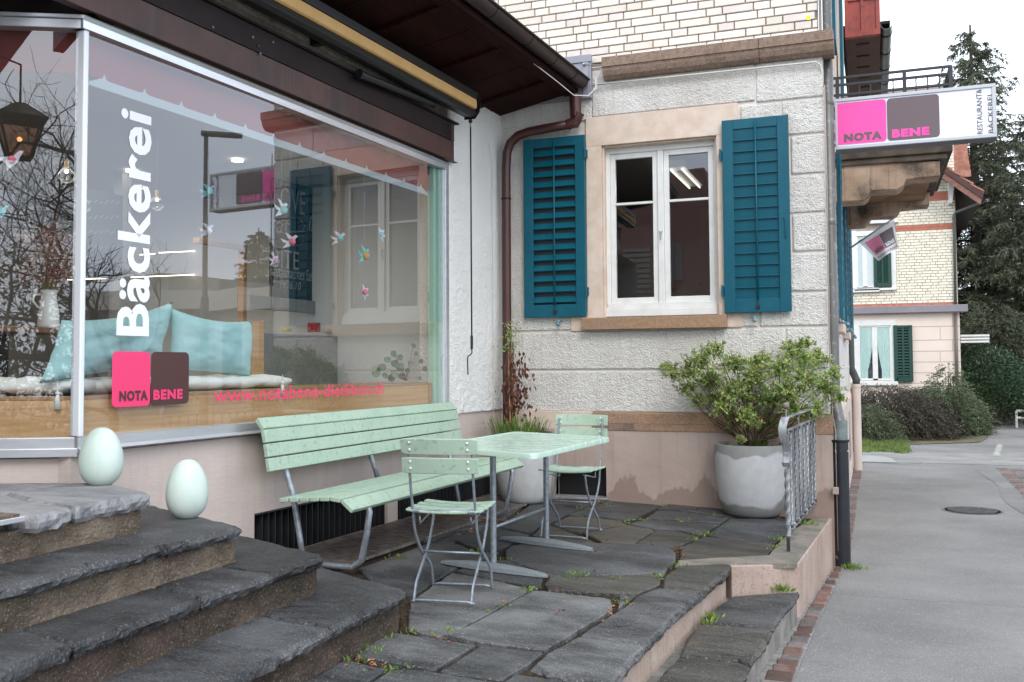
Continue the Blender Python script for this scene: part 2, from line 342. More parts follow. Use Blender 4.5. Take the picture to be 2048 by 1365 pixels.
M_zincw = mat('weathered_railing_steel', (.15, .16, .175), (.40, .41, .42), scale=9, detail=8, rough=.45, metal=.45, stretch=(1, 1, .25), streak=((.08, .075, .07), .75), bump=.15, bscale=90)
M_alu = mat('brushed_aluminium', (.62, .63, .66), (.70, .71, .74), scale=3, rough=.32, metal=.75, stretch=(1, 1, 8), bump=.03, bscale=80)
M_aluw = mat('white_aluminium', (.78, .80, .84), None, rough=.35, metal=.15)
M_egg = mat('pale_mint_glaze', (.46, .58, .505), (.60, .69, .63), scale=3, detail=8, rough=.5, bump=.05, bscale=80, stretch=(2.4, 2.4, .35), speck=(.72, .70, .60), speck_scale=60, speck_amt=.25)
M_pot = mat('light_cement_pot', (.34, .345, .35), (.42, .425, .43), scale=4, detail=7, rough=.8, bump=.15, bscale=120, speck=(.3, .3, .3), speck_scale=200, speck_amt=.2)
M_potwet = mat('damp_cement', (.235, .235, .235), (.28, .28, .28), scale=4, detail=7, rough=.7, bump=.1, bscale=120)
M_fascia = mat('weathered_brown_sheet', (.055, .021, .016), (.085, .038, .030), scale=2.2, detail=8, rough=.5, c3=(.035, .022, .022), scale3=5, amt3=.85, bump=.1, bscale=30, streak=((.12, .07, .06), .35))
M_dark = mat('dark_brown_sheet', (.016, .010, .010), (.024, .016, .016), scale=3, rough=.6, spec=.2, bump=.05, bscale=20)
M_soffit = mat('dark_red_soffit', (.016, .004, .003), (.030, .007, .005), scale=3, rough=.85, spec=.15, stretch=(6, 1, 1), bump=.1, bscale=30)
M_gutter = mat('brown_gutter_enamel', (.026, .013, .011), (.036, .019, .016), scale=3, rough=.42, spec=.3, bump=.03, bscale=12)
M_pipe = mat('red_brown_pipe', (.055, .016, .014), (.07, .022, .019), scale=3, rough=.35)
M_gpipe = mat('grey_zinc_pipe', (.085, .085, .08), (.125, .12, .115), scale=3, rough=.42, metal=.3, speck=(.4, .4, .38), speck_scale=26, speck_amt=.25)
M_bpipe = mat('black_cast_pipe', (.010, .011, .016), (.018, .019, .026), scale=6, rough=.32)
M_flash = mat('grey_flashing', (.27, .265, .30), (.31, .305, .34), scale=3, rough=.45, metal=.3)
M_wframe = mat('white_window_paint', (.68, .68, .655), (.74, .74, .72), scale=6, rough=.45, bump=.08, bscale=40, c3=(.56, .55, .52), scale3=8, amt3=.4)
M_yellow = mat('yellow_awning_cloth', (.60, .36, .13), (.64, .40, .16), scale=8, rough=.8)
M_black = mat('black_metal', (.012, .012, .013), None, rough=.4)
M_wood = mat('light_oak', (.55, .30, .13), (.70, .42, .21), scale=3, detail=10, rough=.45, stretch=(1.2, .5, 14), bump=.05, bscale=40)
M_woodtop = mat('oak_top', (.34, .19, .09), (.46, .27, .14), scale=3, detail=8, rough=.4, stretch=(12, .6, 1))
M_pillow = mat('aqua_velvet', (.38, .62, .62), (.46, .69, .69), scale=5, detail=5, rough=.95, bump=.35, bscale=9, bdist=.02, spec=.1)
M_cush = mat('cream_cushion', (.78, .76, .71), (.84, .82, .78), scale=4, rough=.95, bump=.3, bscale=8, bdist=.02, spec=.1)
M_chalk = mat('chalkboard', (.012, .02, .024), (.02, .028, .034), scale=2, rough=.7)
M_chalkw = mat('chalk', (.42, .43, .43), None, rough=1)
M_iwall = mat('inner_wall_paint', (.30, .30, .30), None, rough=.9)
M_iwhite = mat('inner_white_wall', (.85, .87, .86), None, rough=.9)
M_dkwood = mat('dark_furniture', (.02, .015, .012), None, rough=.5)
M_redval = mat('dark_red_valance', (.22, .032, .026), None, rough=.8)
M_palestrip = mat('pale_net_edging', (.42, .46, .48), None, rough=.9)
M_pink1 = mat('pink_foil', (.85, .045, .17), None, rough=.35)
M_brown1 = mat('brown_foil', (.075, .028, .026), None, rough=.35)
M_pink2 = mat('magenta_sign_film', (.90, .065, .37), None, rough=.3)
M_brown2 = mat('taupe_sign_film', (.125, .085, .095), None, rough=.3)
M_signw = mat('white_sign_face', (.80, .84, .93), None, rough=.3)
M_signtxt = mat('sign_letter_grey', (.11, .08, .085), None, rough=.4)
M_whitefoil = mat('white_foil', (.84, .85, .90), None, rough=.4)
M_glass = glassmat('shop_glass', 2.3, (.90, .93, .93))
M_glassH = glassmat('house_window_glass', 2.1)
M_glassN = glassmat('neighbour_glass', 1.6)
M_red = mat('red_painted_wood', (.24, .040, .030), (.33, .065, .048), scale=4, detail=8, rough=.6, c3=(.10, .03, .03), scale3=9, amt3=.6, bump=.2, bscale=30, stretch=(2, 2, .6))
M_redd = mat('brown_painted_wood', (.05, .018, .015), (.075, .03, .025), scale=4, rough=.7)
M_balc = mat('weathered_balcony_stone', (.30, .20, .135), (.46, .33, .24), scale=4, detail=9, rough=.85, bump=.3, bscale=90, c3=(.05, .04, .03), scale3=3.4, amt3=.95, streak=((.07, .055, .045), .7), speck=(.5, .42, .33), speck_scale=90, speck_amt=.4)
M_balcd = mat('blackened_slab_edge', (.05, .038, .03), (.13, .095, .07), scale=5, detail=8, rough=.9, bump=.4, bscale=60, c3=(.03, .045, .02), scale3=6, amt3=.5)
M_iron = mat('anthracite_iron', (.022, .024, .032), None, rough=.45)
M_facade = mat('cream_render', (.72, .61, .53), (.76, .65, .57), scale=2, rough=.9, bump=.1, bscale=60, bdist=.004)
M_ledge = mat('grey_sheet_ledge', (.20, .185, .21), (.24, .225, .25), scale=3, rough=.5)
M_tile = mat('red_roof_tile', (.26, .10, .065), (.38, .17, .115), scale=6, rough=.8, rnd=.2, bump=.2, bscale=40, c3=(.3, .2, .17), scale3=3, amt3=.5)
M_rbrick = mat('red_brick', (.44, .13, .08), (.55, .19, .12), scale=12, rough=.8)
M_curt = mat('mint_net_curtain', (.42, .58, .55), (.55, .70, .67), scale=5, rough=.95, stretch=(14, 1, .4))
M_curtw = mat('white_net_curtain', (.62, .70, .74), (.74, .80, .83), scale=40, rough=.95)
M_nbrick = None
M_bark = mat('dark_bark', (.045, .035, .028), (.09, .07, .055), scale=12, rough=.95, bump=.6, bscale=40, stretch=(1, 1, .2))
M_barkb = mat('shrub_stem', (.045, .028, .018), (.08, .05, .03), scale=20, rough=.9)
M_cane = mat('bamboo_cane', (.40, .22, .11), (.52, .30, .17), scale=10, rough=.7)
L_spruce = leafmat('spruce_needles', (.055, .075, .045), (.12, .14, .085), .6, .15)
L_spruceY = leafmat('spruce_tips', (.08, .095, .055), (.155, .165, .10), .6, .15)
L_shrub = leafmat('fresh_shrub_leaf', (.22, .33, .08), (.42, .50, .19), .34, .35)
L_coton = leafmat('cotoneaster_leaf', (.06, .092, .045), (.13, .17, .085), .5, .2)
L_hedge = leafmat('dark_hedge_leaf', (.060, .042, .038), (.10, .105, .07), .6, .2)
L_laurel = leafmat('laurel_leaf', (.022, .055, .024), (.06, .115, .05), .28, .1)
L_grass = leafmat('grass_blade', (.07, .14, .025), (.22, .27, .08), .6, .35)
L_dry = leafmat('dead_vine_leaf', (.075, .020, .012), (.15, .05, .03), .6, .2)
L_weed = leafmat('weed_leaf', (.12, .22, .03), (.26, .36, .09), .5, .4)
L_house = leafmat('house_plant_leaf', (.07, .13, .06), (.17, .22, .12), .4, .2)
L_twig = leafmat('winter_twigs', (.07, .055, .045), (.13, .10, .08), .9, 0)
L_dflow = leafmat('dried_flowers', (.25, .10, .08), (.42, .26, .20), .9, .2)

# ------------------------------------------------------------------ lettering
def text_verts(s, bold=0.0, size=1.0, shear=0):
    c = bpy.data.curves.new('lettering', 'FONT'); c.space_character = 1 + bold * 2.6; c.body = s; c.size = size; c.offset = bold; c.resolution_u = 3; c.shear = shear
    o = bpy.data.objects.new('lettering', c); COL.objects.link(o)
    dg = bpy.context.evaluated_depsgraph_get(); me = o.evaluated_get(dg).to_mesh()
    vs = [Vector(v.co) for v in me.vertices]; fs = [tuple(p.vertices) for p in me.polygons]
    o.evaluated_get(dg).to_mesh_clear(); bpy.data.objects.remove(o); bpy.data.curves.remove(c)
    return vs, fs
def letter(s, org, ux, uy, m, parent, bold=0.0, name='lettering', shear=0):
    """lay the text so its bounding box fills org + [0,1]ux + [0,1]uy"""
    vs, fs = text_verts(s, bold, shear=shear)
    x0 = min(v.x for v in vs); x1 = max(v.x for v in vs); y0 = min(v.y for v in vs); y1 = max(v.y for v in vs)
    org, ux, uy = Vector(org), Vector(ux), Vector(uy)
    P = [org + ux * ((v.x - x0) / (x1 - x0)) + uy * ((v.y - y0) / (y1 - y0)) for v in vs]
    b = MB(); b.add(P, fs)
    return b.build(name, m, parent, nofix=True)
def rrect(org, ux, uy, r, n=6):
    """rounded rectangle outline on a plane, r in metres"""
    ux, uy = Vector(ux), Vector(uy); org = Vector(org); a, b = ux.normalized(), uy.normalized(); W, Hh = ux.length, uy.length
    pts = []
    for cx, cy, a0 in ((W - r, r, -90), (W - r, Hh - r, 0), (r, Hh - r, 90), (r, r, 180)):
        for k in range(n + 1):
            t = radians(a0 + 90 * k / n); pts.append(org + a * (cx + r * cos(t)) + b * (cy + r * sin(t)))
    return pts
# ------------------------------------------------------------------ ground, pavement, kerb strip
def struct(o): o['kind'] = 'structure'; return o
b = MB(); b.add([(-90, -60, -.62), (120, -60, -.62), (120, 160, -.62), (-90, 160, -.62)], [(0, 1, 2, 3)])
struct(b.build('ground', mat('garden_soil', (.10, .09, .06), (.16, .15, .10), scale=1.2, bump=.4, bscale=30), nofix=True))
b = MB(); ys = [-40, -2, 0, 2, 4, 6, 8.2, 12, 17, 18.6, 40, 70]
vs = []
for y in ys:
    for x in (-.95 if y < 5.9 else (-.5 if y < 8.2 else -.6), 2.2, 60): vs.append((x, y, gz(y) - .0))
fs = [(3 * i, 3 * i + 1, 3 * i + 4, 3 * i + 3) for i in range(len(ys) - 1)] + [(3 * i + 1, 3 * i + 2, 3 * i + 5, 3 * i + 4) for i in range(len(ys) - 1)]
b.add(vs, fs); pav = struct(b.build('pavement', M_asph, nofix=True))
# older patched asphalt in front of the garden
b = MB(); g0 = gz(20) + .004
b.add([(-.15, 17.1, g0), (5.2, 17.0, g0), (5.15, 19.0, g0), (2.2, 19.2, g0), (.2, 19.0, g0), (-.3, 18.9, g0)], [(0, 1, 2, 3, 4, 5)])
struct(b.build('driveway', M_asph2, nofix=True))
b = MB(); b.add([(-.2, 16.95, g0 + .006), (.35, 16.95, g0 + .006), (.30, 17.6, g0 + .006), (.12, 18.1, g0 + .006), (-.2, 18.1, g0 + .006)], [(0, 1, 2, 3, 4)])
struct(b.build('concrete_patch', mat('pale_concrete', (.26, .265, .24), (.32, .32, .295), scale=3, rough=.9), nofix=True))
# clinker kerb strip along the wall foot
def lerp_t(tab, y):
    if y <= tab[0][0]: a, b = tab[0], tab[1]
    else:
        for a, b in zip(tab, tab[1:]):
            if y <= b[0]: break
    return a[1] + (b[1] - a[1]) * (y - a[0]) / (b[0] - a[0])
def strip_x(y):      # right-hand edge of the strip
    return lerp_t([(4.85, -.392), (5.55, -.376), (6.4, -.332), (7.84, -.262), (8.97, -.206), (16.9, -.170)], y)
def strip_l(y):      # wall foot
    return lerp_t([(4.8, -.530), (5.2, -.492), (6.16, -.440), (7.9, -.326), (8.3, -.300), (16.9, -.300)], y)
_ys = [2.6, 4, 5, 6.16, 7, 7.9, 8.5, 9, 12, 16.95]
ks = struct(MB().add([(x, yy, gz(yy) + .006) for yy in _ys for x in (strip_l(yy) - .12, strip_x(yy) + .006)], [(2 * i, 2 * i + 1, 2 * i + 3, 2 * i + 2) for i in range(len(_ys) - 1)]).build('kerb_strip', mat('kerb_joint', (.16, .15, .14), (.26, .25, .235), scale=20, rough=.9, bump=.4, bscale=80), nofix=True))
y = 3.2
k = 0
while y < 16.8:
    L = random.choice((.105, .12, .15, .19)) if y < 8 else random.choice((.10, .12, .14)); xr = strip_x(y + L / 2) ; xl = strip_l(y + L / 2) + .004
    j = lambda: random.uniform(-.004, .004)
    z = gz(y) + .012 + j() * .6
    g = .006
    vv = [(xl + j(), y + g, z - .04), (xr + j(), y + g, z - .04), (xr + j(), y + L - g, z - .04), (xl + j(), y + L - g, z - .04)]
    vv += [(a + .0, bb, z + j() * .5) for a, bb, c in vv]
    MB().hexa(vv).build('brick', M_kerb if random.random() < .62 else M_kerbg, ks, bevel=.006, seg=1)
    y += L; k += 1
# lengthwise seam where a trench was patched, and a tar joint across the pavement
b = MB(); rg_ = random.Random(2)
_sm = [(1.5 + .05 * sin(k * .9) + rg_.uniform(-.02, .02), 3 + k * .5) for k in range(28)]
b.add([(x + d, y, gz(y) + .004) for x, y in _sm for d in (0, .78 + .03 * sin(y * 3))], [(2 * i, 2 * i + 1, 2 * i + 3, 2 * i + 2) for i in range(27)])
struct(b.build('asphalt_patch', mat('darker_asphalt_patch', (.165, .161, .155), (.235, .228, .22), scale=1.6, detail=8, rough=.75, bump=.9, bscale=120, bdist=.012, speck=(.46, .45, .43), speck_scale=85, speck_amt=.55, spec=.25), nofix=True))
# cobbled gutter at the road side, and a short run of setts in the driveway
gut = struct(MB().add([(1.55, 15.6, gz(20) + .004), (5.5, 15.6, gz(20) + .004), (5.5, 8.0, gz(20) + .004), (1.95, 8.0, gz(20) + .004)], [(0, 3, 2, 1)]).build('cobbled_verge', M_kerbg, nofix=True))
p0 = onz(1990, 938, gz(20)); p1 = onz(2060, 1010, gz(20))
ed = lambda y: p0.x + (p1.x - p0.x) * (p0.y - y) / (p0.y - p1.y)
gut.data.vertices[0].co = (p0.x, p0.y, gz(20) + .003); gut.data.vertices[3].co = (ed(8.0), 8.0, gz(20) + .003); gut.data.vertices[1].co.y = p0.y; gut.data.vertices[1].co.x = 6
for r in range(30):
    yy = p0.y - r * .15
    if yy < 9: break
    for c in range(8):
        x0 = ed(yy) + .01 + c * .17 + (.03 if r % 2 else 0)
        z = gz(20) + .012 + random.uniform(-.003, .003)
        if ony(2100, 900, yy).x < x0: break
        MB().box(x0, x0 + .158, yy - .14, yy - .008, z - .03, z).build('sett', M_kerb if (c == 0 and random.random() < .8) else M_kerbg, gut, bevel=.008, seg=1)
p = [onz(*q, gz(20)) for q in ((2000, 890), (1992, 912))]
row = tag(thing('sett_row', None, None, (p[0].x, p[0].y, gz(20))), 'short row of pale granite setts crossing the driveway beyond the manhole', 'paving setts')
for i in range(7):
    q = p[0].lerp(p[1], (i + .5) / 7) if i < 7 else p[0]
    MB().box(q.x - .055, q.x + .055, q.y - .16, q.y + .16, gz(20) - .03, gz(20) + .014 + random.uniform(0, .006)).build('sett', mat('pale_granite', (.24, .24, .21), (.34, .34, .30), scale=20, rough=.8, rnd=.15), row, bevel=.012, seg=1)
# manhole cover
mc = onz(1945, 1022, -.44)
mh = tag(thing('manhole_cover', None, None, mc), 'round dark cast iron manhole cover set in the grey pavement', 'manhole cover')
M_cast = mat('worn_cast_iron', (.09, .09, .09), (.19, .19, .19), scale=18, rough=.5, metal=.5, bump=.6, bscale=160)
MB().lathe([(.315, -.02), (.315, .003), (.30, .006), (.295, .004)], mc, 48).build('ring', M_cast, mh)
b = MB().lathe([(.285, -.02), (.285, .004), (.27, .004), (0.001, .004)], mc, 48)
b.build('lid', M_cast, mh)
b = MB()
for i in range(-9, 10):
    for j in range(-9, 10):
        if (i * i + j * j) * .027 ** 2 < .25 ** 2 and (i or j): b.box(mc.x + i * .027 - .009, mc.x + i * .027 + .009, mc.y + j * .027 - .009, mc.y + j * .027 + .009, mc.z + .004, mc.z + .009)
b.build('tread_studs', M_cast, mh, kind='stuff')
mc2 = onz(1793, 924, -.44)
mh2 = tag(thing('inspection_cover', None, None, mc2), 'larger flat oval-looking cover at the end of the driveway behind the drainpipe', 'manhole cover')
MB().lathe([(.40, -.02), (.40, .006), (.37, .006), (.365, .003), (.001, .003)], mc2, 40).build('lid', mat('cover_grey', (.13, .13, .14), (.18, .18, .19), scale=6, rough=.6), mh2)

# ------------------------------------------------------------------ terrace and its paving stones
def P(pts, z=None, dz=0.0): return [onfl(u, v, dz) if z is None else onz(u, v, z) for u, v in pts]
foot = [(-3.6, 8.25), (-.42, 8.25), (-.42, 7.95), (-.56, 6.26), (-.92, 6.04), (-.98, 5.25), (-1.06, 3.64), (-1.1, 2.0), (-1.17, .5), (-2.2, .5), (-2.2, 3.6), (-3.6, 4.6)]
b = MB(); tz = -.022
top = [Vector((x, y, fz(x) + tz)) for x, y in foot]
b.prism(top, (0, 0, -.45)); terr = struct(b.build('terrace', M_earth))
def rough_poly(pts, step=.055, amp=.006, seed=0):
    out = []
    n = len(pts)
    for i in range(n):
        a, c = pts[i], pts[(i + 1) % n]; d = c - a; L = d.length; m = max(1, int(L / step)); nr = Vector((-d.y, d.x, 0)).normalized() if L > 0 else Vector()
        for k in range(m):
            q = a + d * (k / m)
            w = noise.noise(q * 9 + Vector((seed, 0, 0))) * amp * 1.4 + noise.noise(q * 31 + Vector((0, seed, 0))) * amp * .7
            out.append(q + nr * w)
    return out
def stone(name, pts, m, parent, th=.035, tilt=.004, seed=0, shrink=.006, amp=.006, edge=.006, rough=False):
    c = sum(pts, Vector()) / len(pts)
    pts = [p + (c - p).normalized() * shrink for p in pts]
    P_ = rough_poly(pts, .018 if rough else .04, amp, seed)
    tx, ty = random.uniform(-tilt, tilt) * 2, random.uniform(-tilt, tilt) * 2
    lift = random.uniform(-.003, .004)
    n = len(P_)
    def Z(q, dz): return q.z + dz + lift + (q.x - c.x) * tx + (q.y - c.y) * ty
    outer = [Vector((q.x, q.y, Z(q, -edge))) for q in P_]
    inner = []
    for q in P_:
        d = (c - q); d.z = 0; d.normalize(); w = q + d * (edge * 1.3 + abs(noise.noise(q * 23)) * .006)
        inner.append(Vector((w.x, w.y, Z(w, 0))))
    if not rough:
        rings = [[Vector((q.x, q.y, q.z - th)) for q in P_], outer, inner]
    else:
        rings = []
        for dz, k_ in ((-th, -.010), (-th * .72, .004), (-th * .42, .008), (-edge * 1.2, .0)):
            rg_ = []
            for q in P_:
                o_ = (q - c); o_.z = 0; o_.normalize(); w = noise.noise(Vector((q.x * 17, q.y * 17, dz * 60 + seed))) * .013 + noise.noise(Vector((q.x * 55, q.y * 55, dz * 90))) * .008
                rg_.append(Vector((q.x, q.y, q.z + dz + lift)) + o_ * (k_ + w))
            rings.append(rg_)
        rings.append(inner)
    vs = [p for r_ in rings for p in r_]; R_ = len(rings)
    fs = [tuple((R_ - 1) * n + i for i in range(n))]
    for r_ in range(R_ - 1):
        for i in range(n): j = (i + 1) % n; fs.append((r_ * n + i, r_ * n + j, (r_ + 1) * n + j, (r_ + 1) * n + i))
    bb = MB(); bb.add(vs, fs); o = bb.build(name, m, parent, nofix=True)
    bm = bmesh.new(); bm.from_mesh(o.data); bmesh.ops.triangulate(bm, faces=[f for f in bm.faces if len(f.verts) > 4]); bmesh.ops.recalc_face_normals(bm, faces=bm.faces); bm.to_mesh(o.data); bm.free()
    return o
stones = [
 [(813, 1254), (820, 1199), (905, 1144), (984, 1158), (1062, 1177), (1000, 1215), (919, 1257), (878, 1272), (845, 1266)],
 [(891, 1269), (932, 1254), (1067, 1180), (1213, 1196), (1223, 1199), (1228, 1218), (1158, 1261), (1090, 1302), (963, 1286)],
 [(1238, 1188), (1278, 1188), (1260, 1203), (1237, 1216)],
 [(1086, 1165), (1098, 1153), (1213, 1151), (1322, 1149), (1323, 1168), (1278, 1187), (1168, 1184), (1093, 1179)],
 [(1008, 1100), (1022, 1091), (1090, 1084), (1200, 1088), (1268, 1089), (1348, 1095), (1354, 1122), (1330, 1147), (1207, 1150), (1098, 1152), (1062, 1136), (1010, 1118)],
 [(912, 1140), (960, 1124), (1010, 1120), (1060, 1138), (1088, 1155), (1080, 1177), (1000, 1160), (935, 1147)],
 [(716, 1136), (800, 1106), (864, 1083), (905, 1083), (960, 1106), (1000, 1103), (955, 1122), (902, 1141), (822, 1194), (790, 1180), (740, 1160)],
 [(875, 1082), (920, 1062), (997, 1054), (1062, 1069), (1021, 1089), (1002, 1099), (963, 1103), (910, 1081)],
 [(1080, 1056), (1100, 1051), (1131, 1061), (1164, 1074), (1192, 1087), (1095, 1082), (1064, 1071)],
 [(1136, 1033), (1199, 1036), (1242, 1042), (1253, 1048), (1199, 1058), (1159, 1063), (1131, 1059), (1102, 1049), (1118, 1041)],
 [(1164, 1065), (1202, 1060), (1255, 1050), (1298, 1057), (1309, 1061), (1268, 1088), (1237, 1086), (1205, 1085)],
 [(1309, 1062), (1349, 1060), (1397, 1073), (1390, 1080), (1355, 1094), (1296, 1091), (1273, 1087)],
 [(1258, 1047), (1291, 1038), (1359, 1043), (1436, 1050), (1410, 1068), (1395, 1070), (1349, 1059), (1303, 1057)],
 [(1291, 1036), (1314, 1020), (1369, 1024), (1456, 1034), (1459, 1037), (1441, 1048), (1359, 1041)],
 [(1317, 1017), (1334, 1010), (1436, 1018), (1560, 1030), (1565, 1037), (1463, 1034), (1369, 1022)],
 [(1136, 1031), (1171, 1016), (1222, 1001), (1309, 1008), (1326, 1011), (1311, 1018), (1293, 1027), (1258, 1043), (1242, 1040), (1199, 1034)],
 [(990, 1052), (1032, 1030), (1075, 998), (1218, 1001), (1168, 1016), (1132, 1031), (1100, 1047), (1078, 1055), (1060, 1067), (1020, 1058)],
 [(1413, 1069), (1461, 1038), (1575, 1040), (1572, 1068), (1550, 1086), (1512, 1084), (1448, 1076)],
 [(1362, 1093), (1408, 1074), (1461, 1078), (1550, 1089), (1537, 1109), (1436, 1114), (1367, 1119), (1358, 1117)],
 [(1330, 1150), (1359, 1131), (1462, 1130), (1448, 1148), (1408, 1180), (1326, 1174), (1324, 1155)],
 [(1320, 1177), (1406, 1182), (1360, 1217), (1290, 1287), (1242, 1281), (1163, 1271), (1175, 1260), (1232, 1222), (1262, 1203), (1282, 1190)],
 [(1066, 1331), (1092, 1305), (1158, 1273), (1240, 1283), (1288, 1289), (1222, 1366), (1130, 1351), (1093, 1350)],
 [(707, 1312), (775, 1264), (871, 1275), (953, 1288), (871, 1339), (762, 1322)],
 [(878, 1341), (960, 1290), (1086, 1303), (1062, 1327), (1004, 1360), (891, 1346)],
 [(690, 1322), (775, 1338), (730, 1370), (640, 1420), (540, 1400)],
 [(735, 1368), (785, 1338), (850, 1340), (997, 1366), (960, 1430), (660, 1430)],
 [(1002, 1366), (1030, 1345), (1127, 1358), (1090, 1430), (975, 1430)],
 [(1130, 1360), (1221, 1370), (1165, 1440), (1095, 1430)],
 [(845, 1080), (930, 1040), (985, 1010), (1062, 998), (1025, 1028), (985, 1050), (915, 1060), (872, 1080)],
]
for i, pp in enumerate(stones):
    edgey = i in (19, 20, 21)
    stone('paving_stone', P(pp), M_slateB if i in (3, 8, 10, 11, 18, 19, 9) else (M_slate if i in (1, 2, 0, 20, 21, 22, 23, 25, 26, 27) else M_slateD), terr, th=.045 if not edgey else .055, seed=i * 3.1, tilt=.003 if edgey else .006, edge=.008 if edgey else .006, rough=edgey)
# pale concrete margin beside the railing, with its raised corner
b = MB()
mar = [onfl(1358, 1122), onfl(1436, 1117), onfl(1538, 1112), onfl(1556, 1090), onfl(1578, 1066), onfl(1640, 1030), Vector((-.335, 8.17, 0)), Vector((-.335, 7.95, 0)), Vector((-.452, 6.17, 0)), onfl(1463, 1131), onfl(1352, 1132)]
_mc = sum(mar, Vector()) / len(mar)
for i, q in enumerate(mar):
    if i in (8, 9): q += Vector((-.012, .022, 0))
    if i in (6, 7): q.x -= .02
    q.z = fz(q.x) + .003
b.prism(mar, (0, 0, -.03)); struct(b.build('terrace_margin', M_conc))
# outer retaining wall (rendered, pinkish) and the wall of the upper step edge
rc = onz(1598, 1127, -.042); rs = onz(1463, 1133, -.028)
rw = tag(thing('retaining_wall', None, None, (-.45, 6.2, -.4)), 'low pinkish rendered wall carrying the railing at the corner of the terrace', 'wall')
far = Vector((-.325, 8.16, -.045))
d = (far - rc).normalized(); nrm = Vector((d.y, -d.x, 0))
b = MB(); th = .05
lo, hi = -.75, 0
b.prism([(rc.x, rc.y, lo), (far.x, far.y, lo), (far.x, far.y, far.z), (rc.x, rc.y, rc.z)], -nrm * .12)
b.build('street_face', M_pinkW, rw, bevel=.006)
d2 = (rs - rc); d2.z = 0
q0 = rc - nrm * .003; q1 = rs.copy()
n2 = Vector((-d2.y, d2.x, 0)).normalized()
if n2.y < 0: n2 = -n2
b = MB(); b.prism([(q1.x, q1.y, -.42), (q0.x, q0.y, -.42), (q0.x, q0.y, rc.z - .001), (q1.x, q1.y, rs.z - .001)], n2 * .10)
b.build('step_face', M_pinkW, rw, bevel=.005)
# riser below the upper edge stones
es = [rs, onfl(1400, 1184), onfl(1288, 1291), onfl(1222, 1368), onfl(1100, 1500)]
es = [Vector((q.x, q.y, 0)) for q in es]
ext = es[-1] + (es[-1] - es[-2]).normalized() * 1.2; es.append(ext)
rr = tag(thing('step_riser_wall', None, None, (es[0].x, es[0].y, -.2)), 'low pinkish riser under the front edge of the terrace stones', 'step')
b = MB()
for i in range(len(es) - 1):
    a, c = es[i], es[i + 1]; off = Vector((-.035, 0, 0))
    b.prism([(a.x - .035, a.y, -.45), (c.x - .035, c.y, -.45), (c.x - .035, c.y, fz(c.x) - .045), (a.x - .035, a.y, fz(a.x) - .045)], (-.08, 0, 0))
b.build('riser', M_pinkW, rr)
# lower step
ls = struct(thing('lower_step', None, None))
zl = -.195
r1 = [(1465, 1192), (1600, 1184), (1588, 1200), (1556, 1240), (1545, 1256), (1400, 1243), (1432, 1213)]
r2 = [(1398, 1247), (1545, 1259), (1533, 1284), (1500, 1327), (1478, 1320), (1360, 1310), (1372, 1280)]
r3 = [(1356, 1313), (1478, 1323), (1500, 1330), (1490, 1350), (1430, 1440), (1235, 1440)]
r4 = [(1235, 1443), (1430, 1443), (1330, 1560), (1090, 1560)]
for i, rp in enumerate((r1, r2, r3, r4)):
    pp = P(rp, zl)
    stone('step_stone', pp, M_slateB if i else M_slate, ls, th=.04, seed=40 + i, tilt=.002, edge=.009, rough=True)
a = onz(1600, 1186, zl); c = onz(1420, 1443, zl); e = c + (c - a).normalized() * 1.6
b = MB(); b.prism([(a.x - .02, a.y, -.75), (e.x - .02, e.y, -.75), (e.x - .02, e.y, zl - .036), (a.x - .02, a.y, zl - .036)], (-.5, 0, 0))
struct(b.build('lower_step_base', mat('grey_step_base', (.12, .115, .105), (.26, .245, .22), scale=6, detail=8, rough=.8, streak=((.05, .05, .045), .6), bump=.3, bscale=60)))

